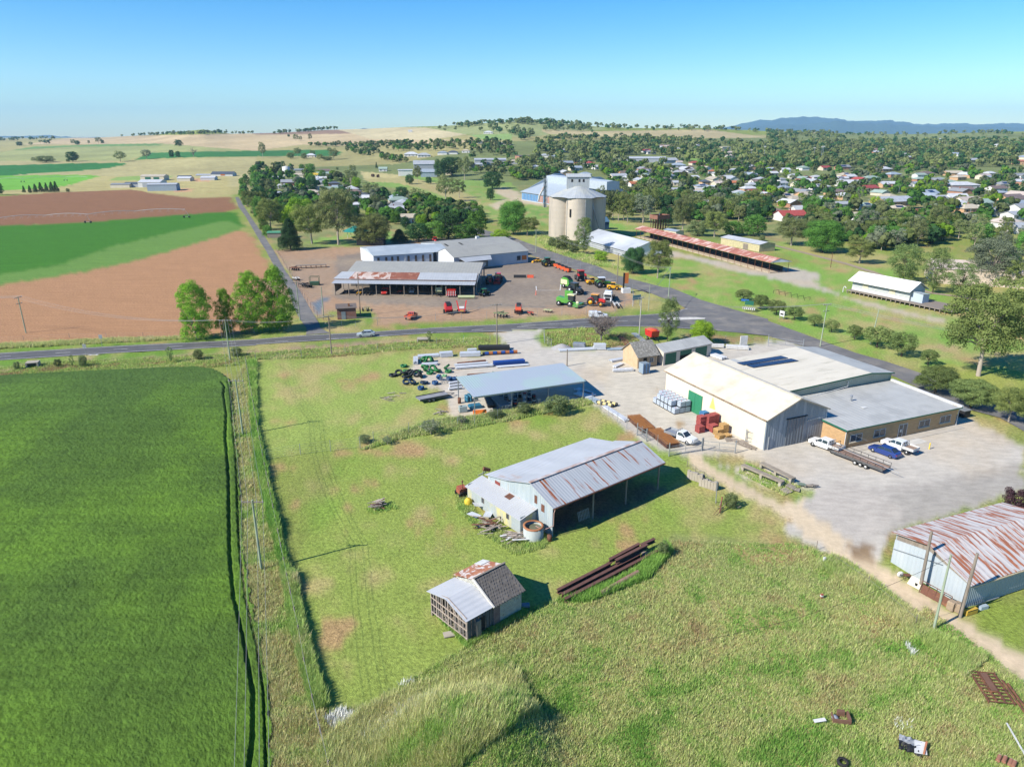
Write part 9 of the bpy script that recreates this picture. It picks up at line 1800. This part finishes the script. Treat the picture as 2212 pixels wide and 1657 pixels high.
# ---------------------------------------------------------------- long grass, weeds and flowers as loose blades
def tufts(spec,name,label,cat,seed,kind='stuff'):
 rg=np.random.default_rng(seed);Vs=[];Cs=[]
 for ps,n,h0,h1,cols,spread,nb,bw in spec:
  P_=pl(ps);a=np.array(P_);X_=[];
  while len(X_)<n:
   q=rg.uniform(a.min(0),a.max(0),(n*2,2));q=q[inpoly(q[:,0],q[:,1],P_)];X_+=list(q)
  q=np.array(X_[:n]);u_=q[:,0]-CX;v_=q[:,1]-CY;ry_=F*math.cos(PIT)-v_*math.sin(PIT);rz_=-(F*math.sin(PIT)+v_*math.cos(PIT));t=-CH/rz_;gx=u_*t;gy=ry_*t;gz=terrain(gx,gy)
  t=(gz-CH)/rz_;gx=u_*t;gy=ry_*t;gz=terrain(gx,gy)
  cl_=fbm(gx,gy,4,3);hs_=(h0+(h1-h0)*rg.uniform(0,1,n)**1.5)*(.55+.9*cl_)
  for b in range(nb):
   an=rg.uniform(0,6.28,n);le=rg.uniform(.15,.6,n);rad=rg.uniform(0,spread,n);a2=rg.uniform(0,6.28,n)
   bx=gx+np.cos(a2)*rad;by=gy+np.sin(a2)*rad;h=hs_*rg.uniform(.6,1.1,n);w=bw*rg.uniform(.6,1.4,n)
   p0=np.stack([bx-np.sin(an)*w,by+np.cos(an)*w,gz-.02],-1);p1=np.stack([bx+np.sin(an)*w,by-np.cos(an)*w,gz-.02],-1)
   p2=np.stack([bx+np.cos(an)*h*le+.08*h,by+np.sin(an)*h*le,gz+h],-1);Vs.append(np.stack([p0,p1,p2],1).reshape(-1,3))
   mixn=.45*fbm((gx*.88+gy*.47)/3.2,-gx*.47+gy*.88,3.2,4)+.35*fbm(gx-60,gy+8,2.6,4)+.2*fbm(gx,gy+44,.8,2);k=np.clip(((mixn-.34)/.34+rg.uniform(-.3,.3,n))*(len(cols)-1),0,len(cols)-1.001);k0=k.astype(int);f=(k-k0)[:,None];ca=np.array(cols);cc_=ca[k0]*(1-f)+ca[np.minimum(k0+1,len(cols)-1)]*f
   cc_=cc_*rg.uniform(.65,1.3,(n,1));Cs.append(np.repeat(cc_,3,0))
 V_=np.concatenate(Vs);o=npmesh(name,V_,np.arange(len(V_)).reshape(-1,3),[GRASSM],col=np.concatenate(Cs),nv=3);return tag(o,label,cat,None,kind)
g1,g2,g3,g4,g5=(al(112,150,68)*1.7,al(136,168,84)*1.7,al(166,178,108)*1.65,al(196,188,142)*1.6,al(172,150,112)*1.5)
LG='N 900,1160 1300,1130 1700,900 K 440,1060 600,940 900,770 1300,620 1600,560 2080,260 2209,160 L 300,600 560,700 900,950 1340,1200 M 1340,260 1900,680 2209,930 2209,1800 -4800,1800 N 700,1657 640,1300'
tufts([(LG,70000,.1,.42,[g1,g2,g3,g3,g4,g3,g5],.3,6,.026),('N 900,1500 1250,1200 1800,950 K 700,1200 850,1300 1050,1657 N 1700,1800 900,1800',24000,.5,1.2,[g2,g3,g4,g3,g4],.25,6,.035),('L 560,700 700,760 1500,1400 M 1900,700 1700,900 1000,300 L 700,950 400,800',9000,.35,.9,[g3,g2,g4,g3,g4],.25,6,.03)],'long_grass','tall uneven green and straw grass across the lower right foreground','grass',41)
tufts([('E 1990,840 2120,640 2170,720 2209,1000 Q 60,1500 60,1657 N 700,80 760,500 830,800 930,1160 1000,1300 1050,1800 520,1800 480,1050 410,760 330,420 250,60 E 2060,1657 2015,1250',26000,.2,.7,[g2,g3,g4,g3,g4,g5,g3],.3,7,.04),('N 600,0 700,0 780,500 870,800 960,1150 870,1180 760,800 660,420',7000,.5,1.2,[g2,g3,g2,g4],.3,8,.045),('E 2130,640 2209,640 Q 10,1200 70,1500 N 640,0 600,0 Q 20,1657 -30,1300',5000,.6,1.3,[g1,g2,g3],.3,7,.045)],'fence_weeds','rank weeds crowding the old fence beside the crop','weeds',42)
tufts([('E -400,760 0,690 500,640 1400,600 2209,560 Q 0,560 900,500 1400,460 2000,430 2010,510 1350,530 640,600 0,620 E 2209,650 1800,690 1000,710 300,750 -400,800',12000,.2,.6,[g4,g3,g2,g3,g5],.5,5,.06),('G 300,395 600,350 1200,440 1000,490 850,510 300,500',4000,.3,.8,[g5,g3,g2,g5],.4,5,.06),('Q 900,1400 1200,1260 1500,1140 1850,1110 2209,1050 G 0,1030 640,960 700,1000 0,1140 Q 1850,1210 1300,1290 960,1390',6000,.25,.7,[g2,g3,g4,g1,g3],.4,6,.05),('E -300,500 0,490 900,445 1600,425 1600,445 0,525 -300,540',4000,.4,.9,[g4,g3,g4],.4,5,.07),('C 180,1120 320,1090 500,1240 800,1330 1000,1420 700,1370 300,1240',3000,.5,1.2,[g4,g3,g2],.6,5,.1)],'roadside_weeds','dry weeds along the drain, fences and road edges','weeds',43)
tufts([('I 480,800 620,830 650,1000 1000,1180 1300,1190 1230,1280 1000,1340 700,1150 500,950',3000,.15,.55,[g2,g3,g3,g4],.35,5,.03),('K 1250,680 1600,560 1900,400 2100,230 2150,170 2209,260 2000,480 1500,680',5000,.3,.9,[g1,g2,g2],.25,6,.035),('K 140,760 200,760 460,1010 600,930 900,740 960,780 620,980 440,1080',2500,.2,.6,[g2,g2,g3],.25,6,.035),('J 1380,1120 1850,1330 1700,1400 1300,1200',1200,.2,.5,[g2,g3,g4],.2,5,.03),('d 790,1100 850,1085 858,1100 800,1112',160,.2,.5,[g2,g3],.4,5,.03)],'weed_clumps','green weeds around the barn, hut and rusty beams','weeds',44)
fl=np.array([.75,.75,.7])
tufts([('N 960,1250 1100,1160 1300,1230 1200,1330 1000,1330',700,.5,.8,[fl,fl],.1,1,.06),('N 1150,1480 1250,1380 1500,1240 1700,1120 1900,1080 1900,1160 1650,1300 1400,1480',2600,.5,.9,[fl,fl],.1,1,.07),('N 1600,950 1700,890 1750,930 1650,960',70,.4,.7,[fl,fl],.1,1,.04),('M 1080,1220 1260,1230 1250,1340 1090,1330',70,.3,.5,[fl,fl],.1,1,.04),('M 1170,580 1280,690 1230,700',60,.4,.6,[fl,fl],.1,2,.05)],'white_flowers','patches of small white wildflowers in the long grass','flowers',45)
for(r,x,y,w,t,lab)in(('a',1830,1500,300,1370,'dark green shrub behind the yard fence, left of the two rounder ones'),('G',105,1085,150,990,'small rounded shrub under the front of the open steel shed'),('G',385,1080,255,930,'largest rounded shrub under the right corner of the open steel shed'),('a',1250,1600,200,1480,'greyish shrub at the yard fence beside the dry grass'),('Q',1510,1260,170,1150,'pale bushy clump on the paddock fence'),('Q',935,1335,110,1268,'dark low bush on the paddock fence'),('Q',1135,1350,80,1282,'dead brown thistle bush on the paddock fence'),('E',1475,645,70,505,'slender upright sapling by the dry drain'),('E',720,680,80,580,'green bush near the second road sign'),('E',630,690,45,575,'thin sapling left of the green bush'),('E',505,685,65,610,'small round bush beside the old culvert'),('E',150,705,55,635,'small bush at the far left of the drain'),('E',1715,620,90,530,'bush on the drain bank'),('E',2040,590,110,510,'pair-like bush beside the roadside pole'),('Q',1495,470,60,368,'small sapling beside the concrete culvert'),('J',1240,1500,130,1380,'weedy green bush tangled in the scrap gate'),('K',2130,290,110,160,'vivid green bush at the far end of the rusty beams'),('L',2110,330,230,115,'dark purple shrub behind the rusty iron shed')):
 ptree(r,x,y,t,w,'plum' if 'purple' in lab else('grey' if 'pale' in lab or 'dead' in lab or 'greyish' in lab else('wispy' if 'sapling' in lab else 'bush')),lab,None,1,'shrub' if 'sapling' not in lab else 'sapling')
o=MB().box(-1.2,-.9,0,-.9,.9,1).box(.9,-.9,0,1.2,.9,1).box(-.899,.6,0,.899,.9,1).box(-1.2,-.9,1.01,1.2,.9,1.15).build('culvert',M_conc);o.location=V2('E',290,680);o.rotation_euler=(0,0,.3);tag(o,'old concrete culvert box in the dry drain on the left','culvert')
o=MB().box(-1.5,-.9,0,-1.2,.9,.6).box(1.2,-.9,0,1.5,.9,.6).box(-1.5,-.9,.61,1.5,.9,.8).build('culvert',M_conc);o.location=V2('a',590,185);tag(o,'low concrete culvert under brown weeds south of the road','culvert')
# ---------------------------------------------------------------- air
hb=MB().box(-16500,-60,-35,16500,17500,640).build('haze',None if False else mat('haze_tmp',(1,1,1)))
hm=bpy.data.materials.new('haze_air');hm.use_nodes=True;t=hm.node_tree;t.nodes.clear();pv=nd(t,'ShaderNodeVolumePrincipled');pv.inputs['Density'].default_value=5.5e-5;pv.inputs['Color'].default_value=(.42,.72,1.0,1);pv.inputs['Anisotropy'].default_value=0.0
mo=nd(t,'ShaderNodeOutputMaterial');t.links.new(pv.outputs[0],mo.inputs['Volume']);hb.data.materials.clear();hb.data.materials.append(hm);tag(hb,kind='stuff')
